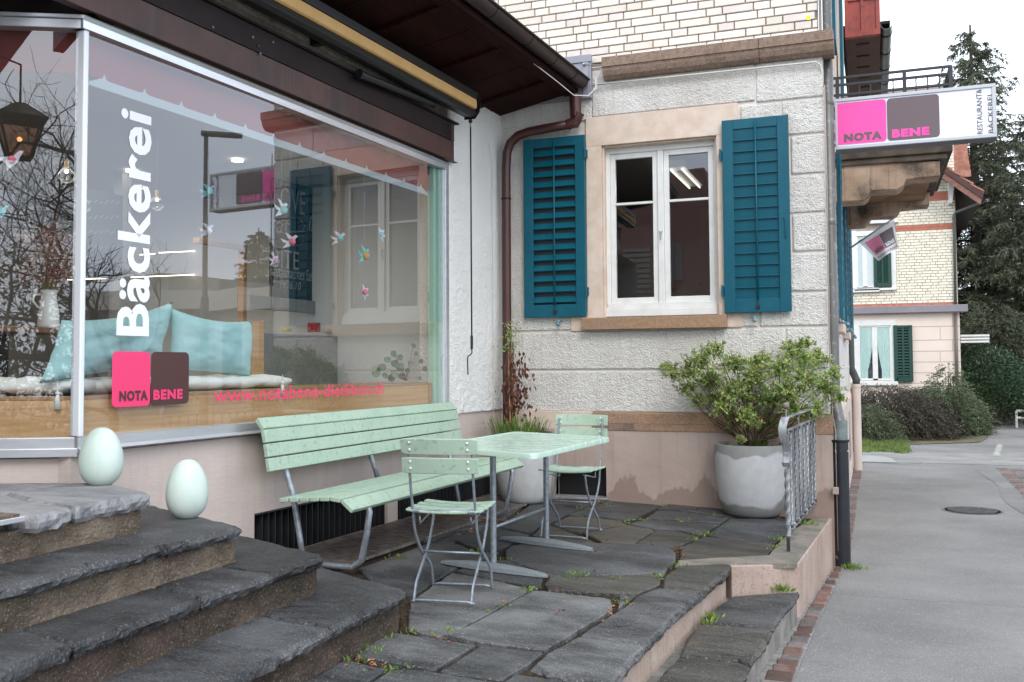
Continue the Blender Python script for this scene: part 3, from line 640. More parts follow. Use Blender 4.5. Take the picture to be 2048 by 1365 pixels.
# ------------------------------------------------------------------ entrance steps (slabs on rough risers)
steps = tag(thing('entrance_steps', None, None, (-2.6, 3, 0)), 'four dark slate entrance steps with rough concrete risers beside the shop window', 'steps')
W_DIR = Vector((-.69, .31, 0)).normalized()        # the obliquely cut end of each tread
def tread(z, cx, cy, x_end, joints, m, depth, th=.05, rm=M_riser, zb=None, y_lo=.2, wob=.013):
    """front edge along y at x=cx, cut end from (cx, cy) towards the wall"""
    def at_(y, t):      # t = depth from the front edge
        return Vector((cx - t, y, z))
    ysj = [cy] + joints + [y_lo]
    for i in range(len(ysj) - 1):
        ya, yb = ysj[i], ysj[i + 1]
        if i == 0:
            L = (cx - x_end) / -W_DIR.x
            e = Vector((cx, cy, z)) + W_DIR * L
            pts = [Vector((cx, yb + .004, z)), Vector((cx, cy - .03, z)), Vector((cx - .03, cy + .005, z)), e, Vector((cx - depth - .05, cy + .02, z)) if False else Vector((x_end, e.y - .3, z)), Vector((cx - depth, yb + .05, z)), Vector((cx - depth * .6, yb - .02, z))]
            pts = [pts[0], pts[1], pts[2], e, Vector((e.x, e.y - .42, z)), Vector((cx - depth, yb + .06, z))]
        else:
            sk = random.uniform(.02, .14)
            pts = [Vector((cx, yb + .003, z)), Vector((cx, ya - .003, z)), Vector((cx - depth, ya + .06 if i == 1 else ya + sk0, z)), Vector((cx - depth, yb + sk, z))]
        sk0 = random.uniform(.04, .1) if i == 0 else sk
        pts = pts[::-1] if False else pts
        o = stone('tread_stone', pts, m, steps, th=th, seed=z * 50 + i * 7, tilt=.001, shrink=.001, amp=wob, edge=.010, rough=True)
    # riser below
    L = (cx - x_end) / -W_DIR.x
    off = .035
    c0 = Vector((cx - off, cy - off * .4, 0)); e0 = c0 + W_DIR * (L - .02)
    zb_ = zb
    poly = [(cx - off, y_lo, zb_), (c0.x, c0.y, zb_), (e0.x, e0.y, zb_), (e0.x, y_lo, zb_)]
    # subdivided front with lumps
    bb = MB(); nx, nz = 90, 7; H_ = z - th - zb_
    def lump(q): return noise.noise(q * 7) * .010 + noise.noise(q * 22) * .006 + noise.noise(q * 60) * .003
    vs = []; 
    for i in range(nx + 1):
        y = y_lo + (c0.y - y_lo) * i / nx
        for k in range(nz + 1):
            q = Vector((c0.x, y, zb_ + H_ * k / nz)); vs.append((q.x + lump(q) + (.008 if k == 0 else 0), q.y, q.z))
    fs = [(i * (nz + 1) + k, (i + 1) * (nz + 1) + k, (i + 1) * (nz + 1) + k + 1, i * (nz + 1) + k + 1) for i in range(nx) for k in range(nz)]
    bb.add(vs, fs); o = bb.build('riser', rm, steps, nofix=True, smooth=True)
    bb = MB(); vs = []; mx = 30
    for i in range(mx + 1):
        q0 = c0.lerp(e0, i / mx)
        for k in range(nz + 1):
            q = Vector((q0.x, q0.y, zb_ + H_ * k / nz)); vs.append((q.x, q.y + lump(q), q.z))
    fs = [(i * (nz + 1) + k, (i + 1) * (nz + 1) + k, (i + 1) * (nz + 1) + k + 1, i * (nz + 1) + k + 1) for i in range(mx) for k in range(nz)]
    bb.add(vs, fs); bb.build('riser_end', rm, steps, nofix=True, smooth=True)
    # solid core so nothing shows through
    MB().prism([(cx - off - .03, y_lo, zb_ - .1), (c0.x - .03, c0.y - .05, zb_ - .1), (e0.x, e0.y - .06, zb_ - .1), (e0.x - .3, y_lo, zb_ - .1)], (0, 0, z - th - zb_ + .1 - .004)).build('core', rm, steps)
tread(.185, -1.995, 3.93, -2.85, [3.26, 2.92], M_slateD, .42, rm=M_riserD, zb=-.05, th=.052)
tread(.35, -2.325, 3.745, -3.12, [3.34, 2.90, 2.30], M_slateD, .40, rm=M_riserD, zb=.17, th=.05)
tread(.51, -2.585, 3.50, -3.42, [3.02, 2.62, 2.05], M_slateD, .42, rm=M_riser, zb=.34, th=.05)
# landing
zl4 = .67
lp = [[(-2.86, 2.83), (-2.865, 3.24), (-2.90, 3.27), (-3.30, 3.46), (-3.47, 3.42), (-3.47, 3.05), (-3.15, 2.92)],
      [(-2.82, 2.62), (-2.858, 2.81), (-3.14, 2.90), (-3.47, 3.03), (-3.62, 2.92), (-3.62, 2.7), (-3.1, 2.60)],
      [(-3.66, 2.9), (-3.48, 3.05), (-3.49, 3.44), (-3.7, 3.36), (-4.3, 3.05), (-4.4, 2.7)],
      [(-2.80, .3), (-2.80, 2.20), (-3.6, 2.35), (-4.4, 2.2), (-4.4, .3)]]
for i, q in enumerate(lp):
    stone('landing_stone', [Vector((x, y, zl4)) for x, y in q], M_slateL, steps, th=.065, seed=70 + i, tilt=.0, shrink=.004, amp=.005, edge=.010, rough=True)
MB().box(-4.4, -2.93, .3, 2.56, .5, .60).build('core', M_riser, steps)
bb = MB(); vs = []; nz = 6; nx = 80
for i in range(nx + 1):
    y = .3 + (3.22 - .3) * i / nx
    for k in range(nz + 1):
        q = Vector((-2.89, y, .49 + .13 * k / nz)); vs.append((q.x + noise.noise(q * 8) * .012 + noise.noise(q * 25) * .006, q.y, q.z))
bb.add(vs, [(i * (nz + 1) + k, (i + 1) * (nz + 1) + k, (i + 1) * (nz + 1) + k + 1, i * (nz + 1) + k + 1) for i in range(nx) for k in range(nz)])
bb.build('riser', M_riser, steps, nofix=True, smooth=True)
MB().prism([(-2.895, 3.215, .45), (-2.93, 3.24, .45), (-3.42, 3.42, .45), (-3.42, 3.1, .45)], (0, 0, .155)).build('riser_end', M_riser, steps)
# door mat in an aluminium tray
mt = tag(thing('door_mat', None, None, (-3.1, 2.5, .67)), 'ribbed brown entrance mat in a metal tray at the left edge of the landing', 'door mat')
MB().box(-3.7, -2.84, 2.22, 2.585, .655, .674).build('tray', M_alu, mt, bevel=.002)
mm = MB()
M_mat = mat('ribbed_mat', (.09, .055, .04), (.24, .19, .15), scale=30, rough=.95, stretch=(1, 3, 1))
for i in range(17): mm.box(-3.69, -2.85, 2.228 + i * .0205, 2.243 + i * .0205, .674, .684)
mm.build('ribs', M_mat, mt, kind='stuff')
# ------------------------------------------------------------------ old house front (roughcast blocks below, cream clinker above)
house = tag(thing('old_house', None, None, (-1.5, YB, 0)), 'old house with rough plaster ground floor, cream brick upper floor and teal shutters', 'house')
# core walls
MB().box(-6.0, XC - .03, YB + .022, YB + .3, .62, 1.60).build('wall_core', M_smooth, house)
MB().box(-6.0, -2.69, YB + .045, YB + .3, -.6, .62).build('wall_core', M_smooth, house); MB().box(-2.205, XC - .03, YB + .045, YB + .3, -.6, .62).build('wall_core', M_smooth, house)
MB().box(-6.0, -2.25, YB + .022, YB + .3, 1.60, 3.18).build('wall_core', M_smooth, house)
MB().box(-1.19, XC - .03, YB + .022, YB + .3, 1.60, 3.18).build('wall_core', M_smooth, house)
MB().box(-6.0, XC - .03, YB + .022, YB + .3, 3.18, 3.86).build('wall_core', M_smooth, house)
# rusticated roughcast blocks: each a displaced plate standing proud of the joint plane
def rough_plate(x0, x1, z0, z1, y, name='plaster_block', m=M_stucco, parent=house, step=.011, amp=.011, flip=False):
    nx = max(3, int((x1 - x0) / step)); nz = max(3, int((z1 - z0) / step)); vs = []; fs = []
    def pos(a, b, i, n):
        if i == 0: return a
        if i == n: return b
        return a + .005 + (b - a - .01) * (i - 1) / (n - 2)
    for i in range(nx + 1):
        for k in range(nz + 1):
            x = pos(x0, x1, i, nx); z = pos(z0, z1, k, nz)
            e = min(i, nx - i, k, nz - k)
            q = Vector((x, y, z))
            if e == 0: yy = y + .012
            else: yy = y - .007 - (noise.noise(q * 50) * amp * .6 + noise.noise(q * 105 + Vector((9, 0, 0))) * amp * .5) * (.6 if e == 1 else 1)
            if flip: vs.append((yy, x, z))
            else: vs.append((x, yy, z))
    for i in range(nx):
        for k in range(nz):
            a = i * (nz + 1) + k; fs.append((a, a + nz + 1, a + nz + 2, a + 1))
    b = MB(); b.add(vs, fs); return b.build(name, m, parent, nofix=True, smooth=True)
g = .0075
zj = [.785, 1.155, 1.509, 1.795, 2.126, 2.45, 2.774, 3.109, 3.41, 3.80]
xr = XC - .012
yf = YB + .012
# full-width courses below the window
rough_plate(-3.2, xr, zj[0], zj[1] - g, yf)
rough_plate(-3.2, -.665 - g, zj[1] + g, zj[2] - g, yf); rough_plate(-.665 + g, xr, zj[1] + g, zj[2] - g, yf)
rough_plate(-3.2, -2.50, zj[2] + g, 3.40, yf)                     # pane of plaster left of the window
rough_plate(-1.03, -.876 - g, zj[2] + g, zj[3] - g, yf); rough_plate(-.876 + g, xr, zj[2] + g, zj[3] - g, yf)
for k in range(3, 7):
    sp = -.70 if k % 2 else -.60
    rough_plate(sp + g, xr, zj[k] + g, zj[k + 1] - g, yf)
    rough_plate(-1.135, sp - g, zj[k] + g, zj[k + 1] - g, yf)
rough_plate(-.666 + g, xr, zj[7] + g, zj[8] - g, yf); rough_plate(-1.0, -.666 - g, zj[7] + g, zj[8] - g, yf)
rough_plate(-.873 + g, xr, zj[8] + g, zj[9], yf); rough_plate(-2.31, -.873 - g, 3.435, zj[9], yf)
rough_plate(-3.2, -2.31 - .0, 3.41, zj[9] + .05, yf)
# sandstone surround
sr = YB - .012
def bx(name, x0, x1, y0, y1, z0, z1, m, parent=house, bev=.004, **k): return MB().box(x0, x1, y0, y1, z0, z1).build(name, m, parent, bevel=bev, **k)
bx('window_lintel', -2.365, -1.022, sr, YB + .1, 3.165, 3.43, M_sand)
bx('jamb_stone', -2.365, -2.222, sr, YB + .1, 1.62, 3.165, M_sand)
bx('jamb_stone', -1.205, -1.146, sr, YB + .1, 1.62, 3.165, M_sand)
bx('jamb_foot', -2.52, -2.365, sr + .004, YB + .1, 1.505, 1.66, M_sand)
bx('jamb_foot', -1.146, -1.02, sr + .004, YB + .1, 1.515, 1.66, M_sand)
bx('reveal', -2.2215, -2.205, sr + .03, YB + .14, 1.62, 3.19, M_sand); bx('reveal', -1.222, -1.2055, sr + .03, YB + .14, 1.62, 3.19, M_sand)
bx('reveal', -2.222, -1.205, sr + .03, YB + .14, 3.149, 3.1648, M_sand)
# sill
bx('window_sill', -2.40, -1.135, YB - .085, YB + .05, 1.512, 1.618, M_terr, bev=.006)
# plinth band and plinth
bx('plinth_band', -3.2, -2.33, YB - .014, YB + .1, .627, .79, M_sand, bev=.005)
MB().prism([(-2.329, YB - .030, .69), (-2.329, YB - .030, .775), (-2.329, YB + .05, .80), (-2.329, YB + .05, .69)], (2.329 - .30 + .003, 0, 0)).build('plinth_band', M_terr, house)
bx('plinth_band', -2.329, -1.95, YB - .028, YB + .1, .627, .6899, M_corn, bev=.003); bx('plinth_band', -1.949, -.30, YB - .028, YB + .1, .627, .6899, M_terr, bev=.003)
# plinth around the cellar window
pl = MB()
for q in ((-3.2, -2.69, -.1, .6265), (-2.205, -.302, -.15, .6265), (-2.69, -2.205, .30, .6265), (-2.69, -2.205, -.1, -.0)): pl.box(q[0], q[1], YB - .02, YB + .12, q[2], q[3])
pl.box(-.50, -.3021, YB - .0199, YB + .1199, -.75, -.1002); pl.build('plinth', M_pink, house)
bx('cellar_opening', -2.70, -2.20, YB + .13, YB + .16, -.05, .35, M_black, bev=0)
bx('cellar_window_sill', -2.70, -2.19, YB - .06, YB + .10, -.02, .035, M_slateL)
# cornice
c0, c1 = -2.185, -.235
prof = [(0, 3.745), (-.035, 3.748), (-.07, 3.775), (-.09, 3.815), (-.095, 3.845), (-.108, 3.847), (-.112, 3.93), (.1, 3.95), (.1, 3.745)]
for a_, b_ in ((c0, -.83), (-.826, c1)):
    MB().prism([(a_, YB + dy, z) for dy, z in prof], (b_ - a_, 0, 0)).build('cornice', M_corn, house)
# side return of the cornice
MB().prism([(XC + .0, YB + .0, 3.845), (c1 + .002, YB - .09, 3.845), (c1 + .002, YB + .05, 3.93), (XC, YB + .05, 3.93)], (0, .03, .0)).build('cornice_return', M_corn, house)
# brick upper storey
yb = YB + .03
bw = bx('upper_wall', -7.0, XC - .012, yb + .012, yb + .25, 3.86, 6.6, M_mortar, bev=0)
course = .0725; LS, LH = .252, .127
z = 3.935; r = 0; br_me = {}
def brick_obj(L, tall, name='brick', parent=bw, mats=(M_brick, M_brickP), hh=.061):
    key = (round(L, 3), mats[0].name)
    me = br_me.get(key)
    mi = random.random() < .25
    key = key + (mi,)
    me = br_me.get(key)
    if me is None:
        b = MB().box(0, L, -.006, .03, 0, hh); m_ = bpy.data.meshes.new('brick'); m_.from_pydata(b.v, [], b.f); m_.materials.append(mats[1] if mi else mats[0])
        bm = bmesh.new(); bm.from_mesh(m_); bmesh.ops.bevel(bm, geom=[e for e in bm.edges if all(abs(v.co.y + .006) < 1e-5 for v in e.verts)], offset=.003, segments=1, affect='EDGES'); bmesh.ops.recalc_face_normals(bm, faces=bm.faces); bm.to_mesh(m_); bm.free()
        br_me[key] = me = m_
    o = bpy.data.objects.new(name, me); COL.objects.link(o); put(o, parent); return o
while z < 4.62:
    x = XC - .012 - (.0 if r % 2 else .10) ; x = XC - .055 - (LS + LH + .02) * 12
    off = [0, .195, .10, .295][r % 4]; x += off - .40
    # corner closer keeps the right end flush
    k = r % 2
    while x < XC - .06:
        L = LS if k % 2 == 0 else LH; k += 1
        x1 = min(x + L, XC - .045)
        if x1 - x > .03:
            uL = (x > -3.6 or z > 4.1)
            o = brick_obj(x1 - x, 0); o.location = (x, yb + random.uniform(-.0015, .0015), z)
        x += L + .0115
    z += course; r += 1
# the courses above the picture, joined
b = MB(); xz = z
while z < 6.5:
    x = XC - .055 - (LS + LH + .023) * 13 + [0, .195, .10, .295][r % 4]; k = r % 2
    while x < XC - .06:
        L = LS if k % 2 == 0 else LH; k += 1; x1 = min(x + L, XC - .045)
        if x1 - x > .03: b.box(x, x1, yb - .006, yb + .013, z, z + .061)
        x += L + .0115
    z += course; r += 1
b.build('bricks_above', M_brick, bw, kind='stuff', nofix=True)
# corner timber strip beside the bricks
for i in range(3): bx('corner_strip', XC - .040 + i * .013, XC - .031 + i * .013, yb - .022, yb + .04, 3.94, 6.6, M_wframe if i != 1 else M_mortar, bev=.001)
bx('note_sticker', *[ony(1613, 36, yb - .012).x, ony(1621, 36, yb - .012).x], yb - .0095, yb - .0065, ony(1617, 41, yb).z, ony(1617, 32, yb).z, mat('yellow_sticker', (.75, .85, .02), None, rough=.5), bev=0)

# ---- window with two casements
win = sub_empty('casement_window', house)
wz0, wz1, wx0, wx1 = 1.63, 3.155, -2.216, -1.208
wy = YB + .085
def wbox(n, x0, x1, z0, z1, y0=0, y1=.05, m=M_wframe, bev=.004): return MB().box(x0, x1, wy + y0, wy + y1, z0, z1).build(n, m, win, bevel=bev)
wbox('frame', wx0, wx0 + .045, wz0, wz1, .0, .06); wbox('frame', wx1 - .04, wx1, wz0, wz1, .0, .06); wbox('frame', wx0 + .045, wx1 - .04, wz1 - .055, wz1, .0, .06)
wbox('drip_rail', wx0, wx1, wz0, wz0 + .062, -.045, .05); wbox('drip_rail', wx0 + .01, wx1 - .005, wz0 + .062, wz0 + .088, -.03, .05); wbox('drip_rail', wx0 + .02, wx1 - .015, wz0 + .088, wz0 + .118, -.018, .05)
xm = (wx0 + wx1) / 2 + .0
for x0, x1 in ((wx0 + .046, xm - .028), (xm + .028, wx1 - .041)):
    z0, z1 = wz0 + .119, wz1 - .056; w = .045
    wbox('sash', x0, x0 + w, z0, z1, .012, .05); wbox('sash', x1 - w, x1, z0, z1, .012, .05)
    wbox('sash', x0 + w, x1 - w, z0, z0 + .05, .012, .05); wbox('sash', x0 + w, x1 - w, z1 - .048, z1, .012, .05)
    zb_ = z0 + (z1 - z0) * .655; wbox('glazing_bar', x0 + w, x1 - w, zb_, zb_ + .022, .010, .042, bev=.003)
    MB().add([(x0 + w - .005, wy + .035, z0 + .04), (x1 - w + .005, wy + .035, z0 + .04), (x1 - w + .005, wy + .035, z1 - .04), (x0 + w - .005, wy + .035, z1 - .04)], [(0, 1, 2, 3)]).build('pane', M_glassH, win, nofix=True)
wbox('meeting_stile', xm - .027, xm + .027, wz0 + .1, wz1 - .056, -.006, .05, bev=.006)
b = MB(); b.tube([(xm, wy - .02, 2.36), (xm, wy - .03, 2.30)], .006, 6); b.tube([(xm - .012, wy - .015, 2.38), (xm, wy - .022, 2.355), (xm + .012, wy - .015, 2.375)], .005, 6)
b.build('handle', M_zinc, win)
# room behind the window: dark kitchen with lit tubes
kit = struct(thing('kitchen_room', None, None))
M_kw = mat('kitchen_wall', (.17, .17, .16), None, rough=.9)
b = MB(); X0, X1, Y0, Y1, Z0, Z1 = -5.5, XC - .3, YB + .30, YB + 4.2, .7, 3.25
b.add([(X0, Y0, Z0), (X1, Y0, Z0), (X1, Y1, Z0), (X0, Y1, Z0), (X0, Y0, Z1), (X1, Y0, Z1), (X1, Y1, Z1), (X0, Y1, Z1)], [(0, 1, 2, 3), (4, 7, 6, 5), (3, 2, 6, 7), (0, 3, 7, 4), (1, 5, 6, 2)])
o = b.build('kitchen_walls', M_kw, kit, nofix=True)
lamp = tag(thing('ceiling_tube_light', None, None, (-2.2, YB + 1.8, 3.2)), 'twin white fluorescent tubes glowing behind the right window casement', 'light')
p1 = ony(1340, 293, YB + 1.1); p2 = ony(1378, 333, YB + 2.0)
MB().box(p1.x + .0, p1.x + .16, YB + 1.0, YB + 2.1, 3.13, 3.2).build('fitting', M_wframe, lamp)
for i in (0, 1): MB().tube([(p1.x + .02 + i * .11, YB + 1.02, 3.11), (p1.x + .02 + i * .11, YB + 2.05, 3.11)], .010, 8).build('tube', emitmat('tube_glow', (1, .97, .85), 1.3) if i == 0 else MATS['tube_glow'], lamp)
cup = tag(MB().box(-3.3, -2.3, YB + 3.2, YB + 3.8, 1.0, 2.9).build('kitchen_cupboard', mat('dark_cupboard', (.06, .05, .04), None, rough=.5)), 'dark cupboard standing inside behind the window panes', 'cupboard')

# ---- shutters
def make_shutter(W, Hh, slat_open):
    t = sub_empty('shutter', None); LOCALS.add(t.name)
    d = .035; st = .092
    def b_(n, x0, x1, y0, y1, z0, z1, bev=.004, m=M_teal): return MB().box(x0, x1, y0, y1, z0, z1).build(n, m, t, bevel=bev)
    b_('stile', 0, st, 0, d, 0, Hh); b_('stile', W - st, W, 0, d, 0, Hh)
    b_('rail', st, W - st, .001, d - .001, 0, .115); b_('rail', st, W - st, .001, d - .001, Hh - .085, Hh)
    n = 15; z0, z1 = .115, Hh - .085; p = (z1 - z0) / n
    sb = MB().obox((W / 2, d / 2 + .002, 0), ((W - 2 * st) / 2, 0, 0), (0, .020 if slat_open else .004, (.030 if slat_open else -.050)), (0, -.0035, .0035))
    me = bpy.data.meshes.new('slat'); me.from_pydata(sb.v, [], sb.f); me.materials.append(M_teal)
    bm = bmesh.new(); bm.from_mesh(me); bmesh.ops.recalc_face_normals(bm, faces=bm.faces); bm.to_mesh(me); bm.free()
    for i in range(n):
        o = bpy.data.objects.new('slat', me); COL.objects.link(o); o.location = (0, 0, z0 + p * (i + .5)); put(o, t)
    # bright lower lip of every slat
    if not slat_open: 
        lm = MB().box(st, W - st, -.005, .010, -.0045, .0045); l2 = bpy.data.meshes.new('slat_lip'); l2.from_pydata(lm.v, [], lm.f); l2.materials.append(M_teal)
        for i in range(1, n):
            o = bpy.data.objects.new('slat_lip', l2); COL.objects.link(o); o.location = (0, 0, z0 + p * i); put(o, t)
    if slat_open: b_('backing_shadow', st, W - st, d - .004, d - .002, z0, z1, bev=0, m=mat('slat_gap_shade', (.001, .012, .016), None, rough=.6))  # added near-black sheet: shade between the open slats put into its colour
    MB().tube([(W / 2 + .005, -.012, .10), (W / 2 + .005, -.012, Hh - .03)], .0075, 8).build('control_rod', M_teal, t, smooth=True)
    b = MB(); b.tube([(W / 2 + .005, -.015, .10), (W / 2 + .005, -.015, .03)], .004, 6); b.box(W / 2 - .008, W / 2 + .018, -.02, -.002, .035, .06); b.build('latch', M_black, t)
    return t
shA = make_shutter(.545, 1.64, False)
put(shA, house); LOCALS.discard(shA.name)
shA.matrix_parent_inverse = Matrix.LocRotScale(house.location, house.rotation_euler, None).inverted()
shA.location = (-1.150, YB - .062, 1.633)
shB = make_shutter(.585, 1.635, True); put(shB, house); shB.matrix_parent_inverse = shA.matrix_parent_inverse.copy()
shB.location = (-2.951, YB - .055, 1.634)
for x, z in ((-1.165, 1.82), (-1.165, 2.98), (-2.362, 1.86), (-2.362, 3.10)):
    b = MB(); b.box(x - .012, x + .014, YB - .045, YB - .01, z - .035, z + .035); b.tube([(x, YB - .06, z - .05), (x, YB - .06, z + .05)], .009, 8); b.build('shutter_hinge', M_teal, house)
for x in (-.9, -2.62):
    b = MB(); b.tube([(x, YB - .0, 1.60), (x, YB - .07, 1.595), (x + .0, YB - .085, 1.575)], .011, 8); b.sphere((x, YB - .088, 1.568), .02, 10, 6); b.build('shutter_stay', mat('teal_verdigris', (.04, .16, .19), (.25, .33, .36), scale=30, rough=.5), house)
for x in (-2.905, -.655):
    b = MB(); b.tube([(x, YB - .068, 2.42), (x - .012 * (1 if x < -2 else -1), YB - .075, 2.40), (x - .015 * (1 if x < -2 else -1), YB - .075, 2.26), (x + .01, YB - .068, 2.24)], .005, 6); b.build('shutter_pull', M_teal, house)

# ---- thin conduit and cables under the cornice
con = tag(MB().tube([(-2.29, YB - .035, 3.715), (-1.3, YB - .035, 3.705), (-.375, YB - .035, 3.695), (-.345, YB - .02, 3.67), (-.33, YB + .02, 3.58), (-.33, YB + .04, 3.5)], .0085, 8).build('cable_conduit', mat('grey_conduit', (.55, .55, .50), None, rough=.5), smooth=True), 'thin pale grey conduit running just under the stone cornice', 'conduit')
cab = tag(MB().tube([(-2.5, YB - .05, 3.875), (-2.2, YB - .03, 3.87), (-2.12, YB - .02, 3.885), (-2.02, YB - .06, 3.945), (-1.2, YB - .07, 3.945), (-.5, YB - .07, 3.945), (-.40, YB - .03, 3.955), (-.34, YB - .0, 3.96)], .004, 6).build('cable', mat('white_cable', (.7, .7, .68), None, rough=.5), smooth=True), 'thin white cable lying along the top of the stone cornice', 'cable')
cab2 = tag(MB().tube([(-2.20, YB - .02, 3.88), (-2.24, YB - .03, 3.80), (-2.29, YB - .04, 3.715)], .003, 6).build('cable', MATS['white_cable'], smooth=True), 'short loose cable dropping from the cornice end to the conduit', 'cable')

# ---- street side (wall C): plaster, plinth, second pipe, shutters seen edge-on
cz0 = -.75
CY1 = 15.9
MB().box(XC - .25, XC - .008, YB + .05, CY1, .78, 6.9).build('street_wall', M_stucco, house)
MB().box(XC - .25, XC + .0115, YB + .1205, CY1, cz0, .70).build('street_plinth', mat('pale_street_plinth', (.52, .43, .38), (.58, .49, .44), scale=2, rough=.9, bump=.15, bscale=60), house)
MB().prism([(XC - .25, YB + .101, .70), (XC + .012, YB + .101, .70), (XC - .006, YB + .101, .79), (XC - .25, YB + .101, .79)], (0, CY1 - YB - .101, 0)).build('street_plinth_cap', M_sand, house)
for y0 in (9.6, 11.6, 13.6): bx('cellar_hatch', XC + .0125, XC + .02, y0, y0 + .7, -.1, .55, M_pink, bev=0)
for k, z in enumerate(zj[1:]): bx('joint_line', XC - .0079, XC - .002, YB + .05, CY1, z - .008, z + .008, M_smooth, bev=0)
for i, y0 in enumerate((9.15, 10.75, 11.75, 13.1, 14.0)):      # edge-on shutters on the street side
    t = sub_empty('street_shutter', house); 
    zA, zB = 1.62, 3.25
    MB().box(XC + .05, XC + .085, y0, y0 + .09, zA, zB).build('stile', M_teal, t, bevel=.003)
    MB().box(XC + .05, XC + .085, y0 + .45, y0 + .54, zA, zB).build('stile', M_teal, t, bevel=.003)
    MB().box(XC + .051, XC + .084, y0 + .09, y0 + .45, zA, zA + .11).build('rail', M_teal, t, bevel=.003); MB().box(XC + .051, XC + .084, y0 + .09, y0 + .45, zB - .08, zB).build('rail', M_teal, t, bevel=.003)
    sm = MB()
    for k in range(15): sm.obox((XC + .068, y0 + .27, zA + .16 + k * .096), (.014, 0, .035), (0, .18, 0), (.003, 0, .004))
    sm.build('slats', M_teal, t, kind='stuff')
    b = MB(); b.tube([(XC, y0 + .3, zA - .03), (XC + .10, y0 + .3, zA - .035)], .011, 8); b.sphere((XC + .11, y0 + .3, zA - .05), .02, 8, 6); b.build('stay', MATS['teal_verdigris'], t)
for y0 in (9.72, 12.32): bx('street_sill', XC - .05, XC + .07, y0, y0 + 1.0, 1.51, 1.61, M_sand)
for y0 in (9.72, 12.32):
    bx('street_window', XC - .01, XC - .004, y0 + .05, y0 + .95, 1.62, 3.15, M_wframe, bev=0)
for i, (y0, z0) in enumerate(((9.0, 4.75), (11.9, 4.75))):     # upper floor shutters
    t = sub_empty('upper_shutter', house)
    MB().box(XC + .04, XC + .075, y0, y0 + .5, z0 - .6 if i == 0 else 3.6, 6.6).build('leaf', M_teal, t, bevel=.003)
for z in (3.2, 3.5): bx('brick_band', XC - .01, XC + .004, YB + .3, CY1, z + .75, z + .80, M_brickP, bev=0)
MB().box(XC - .008, XC + .001, YB + .3, CY1, 3.95, 6.9).build('upper_street_wall', mat('brown_beige_brick', (.42, .33, .25), (.55, .45, .36), scale=3, rough=.9), house)

# ---- grey rainwater pipe at the corner, black standpipe below
gp = tag(thing('grey_downpipe', None, None, (-.25, 8.28, -.4)), 'tall grey zinc downpipe with a black lower section at the house corner', 'downpipe')
gx, gy = ony(1653.5, 150, 8.32).x, 8.32
bxp, byp = -.215, 8.20
lx = ony(1682, 1000, 8.20).x
q = [(gx, gy, 7.2), (gx, gy, .93), (gx + .01, gy - .01, .86), (lx - .012, 8.215, .76), (lx, 8.20, .70), (lx, 8.20, .60)]
MB().tube(q, .0515, 20).build('pipe', M_gpipe, gp, smooth=True)
MB().tube([(lx, 8.20, .74), (lx, 8.20, .575)], .062, 20).build('sleeve', mat('green_copper', (.13, .16, .155), (.22, .26, .25), scale=14, rough=.5, metal=.3), gp, smooth='auto')
MB().tube([(lx, 8.20, .585), (lx, 8.20, .57), (lx, 8.20, .565)], [.074, .074, .070], 20).build('collar', M_black, gp, smooth='auto')
MB().tube([(lx, 8.20, .567), (lx, 8.20, -.5)], .0665, 20).build('standpipe', M_bpipe, gp, smooth='auto')
b = MB(); zt = ony(1680, 903, 8.15).z
b.add([(lx - .03, 8.20 - .062, zt - .008), (lx + .064, 8.20 - .025, zt - .004), (lx + .066, 8.20 - .02, zt + .008), (lx + .01, 8.20 - .069, zt + .006), (lx - .035, 8.20 - .060, zt + .012)], [(0, 1, 2, 3, 4)])
b.build('tape', mat('torn_white_tape', (.75, .72, .58), None, rough=.7), gp, nofix=True)
for z in (3.02 + .35, 2.36):
    b = MB().tube([(gx, gy, z), (gx, gy, z + .022)], .056, 20); b.box(gx - .12, gx - .05, gy - .03, gy - .01, z, z + .02); b.build('clamp', M_gpipe, gp, smooth='auto')
cbl = tag(MB().tube([(-.315, YB - .012, 3.5), (-.312, YB - .015, 2.6), (-.318, YB - .018, 1.4), (-.308, YB - .02, .8), (-.285, YB - .035, .66), (-.283, YB - .035, -.3)], .006, 6).build('cable', mat('rusty_cable', (.33, .27, .24), None, rough=.6), smooth=True), 'brownish cable clipped down the corner beside the grey downpipe', 'cable')
tagp = tag(bx('junction_plate', -.315, -.270, YB - .07, YB - .04, ony(1666, 987, YB).z - .0, ony(1666, 976, YB).z + .012, M_pink, None, bev=.003), 'tiny painted metal tab fixed to the plinth edge near the black pipe', 'bracket')
# second pipe at the far end of the street side
fp = tag(thing('far_downpipe', None, None, (-.2, 15.6, -.44)), 'slim downpipe with salmon painted lower part at the far end of the old house', 'downpipe')
fx = ony(1714.5, 860, 15.6).x
MB().tube([(fx, 15.6, -.46), (fx, 15.6, ony(1714, 775, 15.6).z)], .062, 16).build('lower_pipe', M_pinkA, fp, smooth='auto')
zz = ony(1714, 775, 15.6).z
MB().tube([(fx, 15.6, zz), (fx, 15.6, zz + .05)], .07, 16).build('collar', M_pinkA, fp, smooth='auto')
MB().tube([(fx, 15.6, zz + .05), (fx, 15.6, zz + .12), (fx - .03, 15.6, zz + .2), (fx - .07, 15.55, zz + .3), (fx - .075, 15.55, 4.5)], .056, 16).build('upper_pipe', mat('dark_green_pipe', (.05, .06, .055), None, rough=.45), fp, smooth=True)
# ------------------------------------------------------------------ bakery front
bak = tag(thing('bakery', None, None, (-3.4, 5.5, 0)), 'low bakery extension with a big shop window under dark red eaves', 'shop')
def ba(name, s0, s1, n0, n1, z0, z1, m, bev=.003, parent=None, **k): return MB().boxA(s0, s1, n0, n1, z0, z1).build(name, m, parent or bak, bevel=bev, **k)
SM = 4.725                                  # glazing corner post
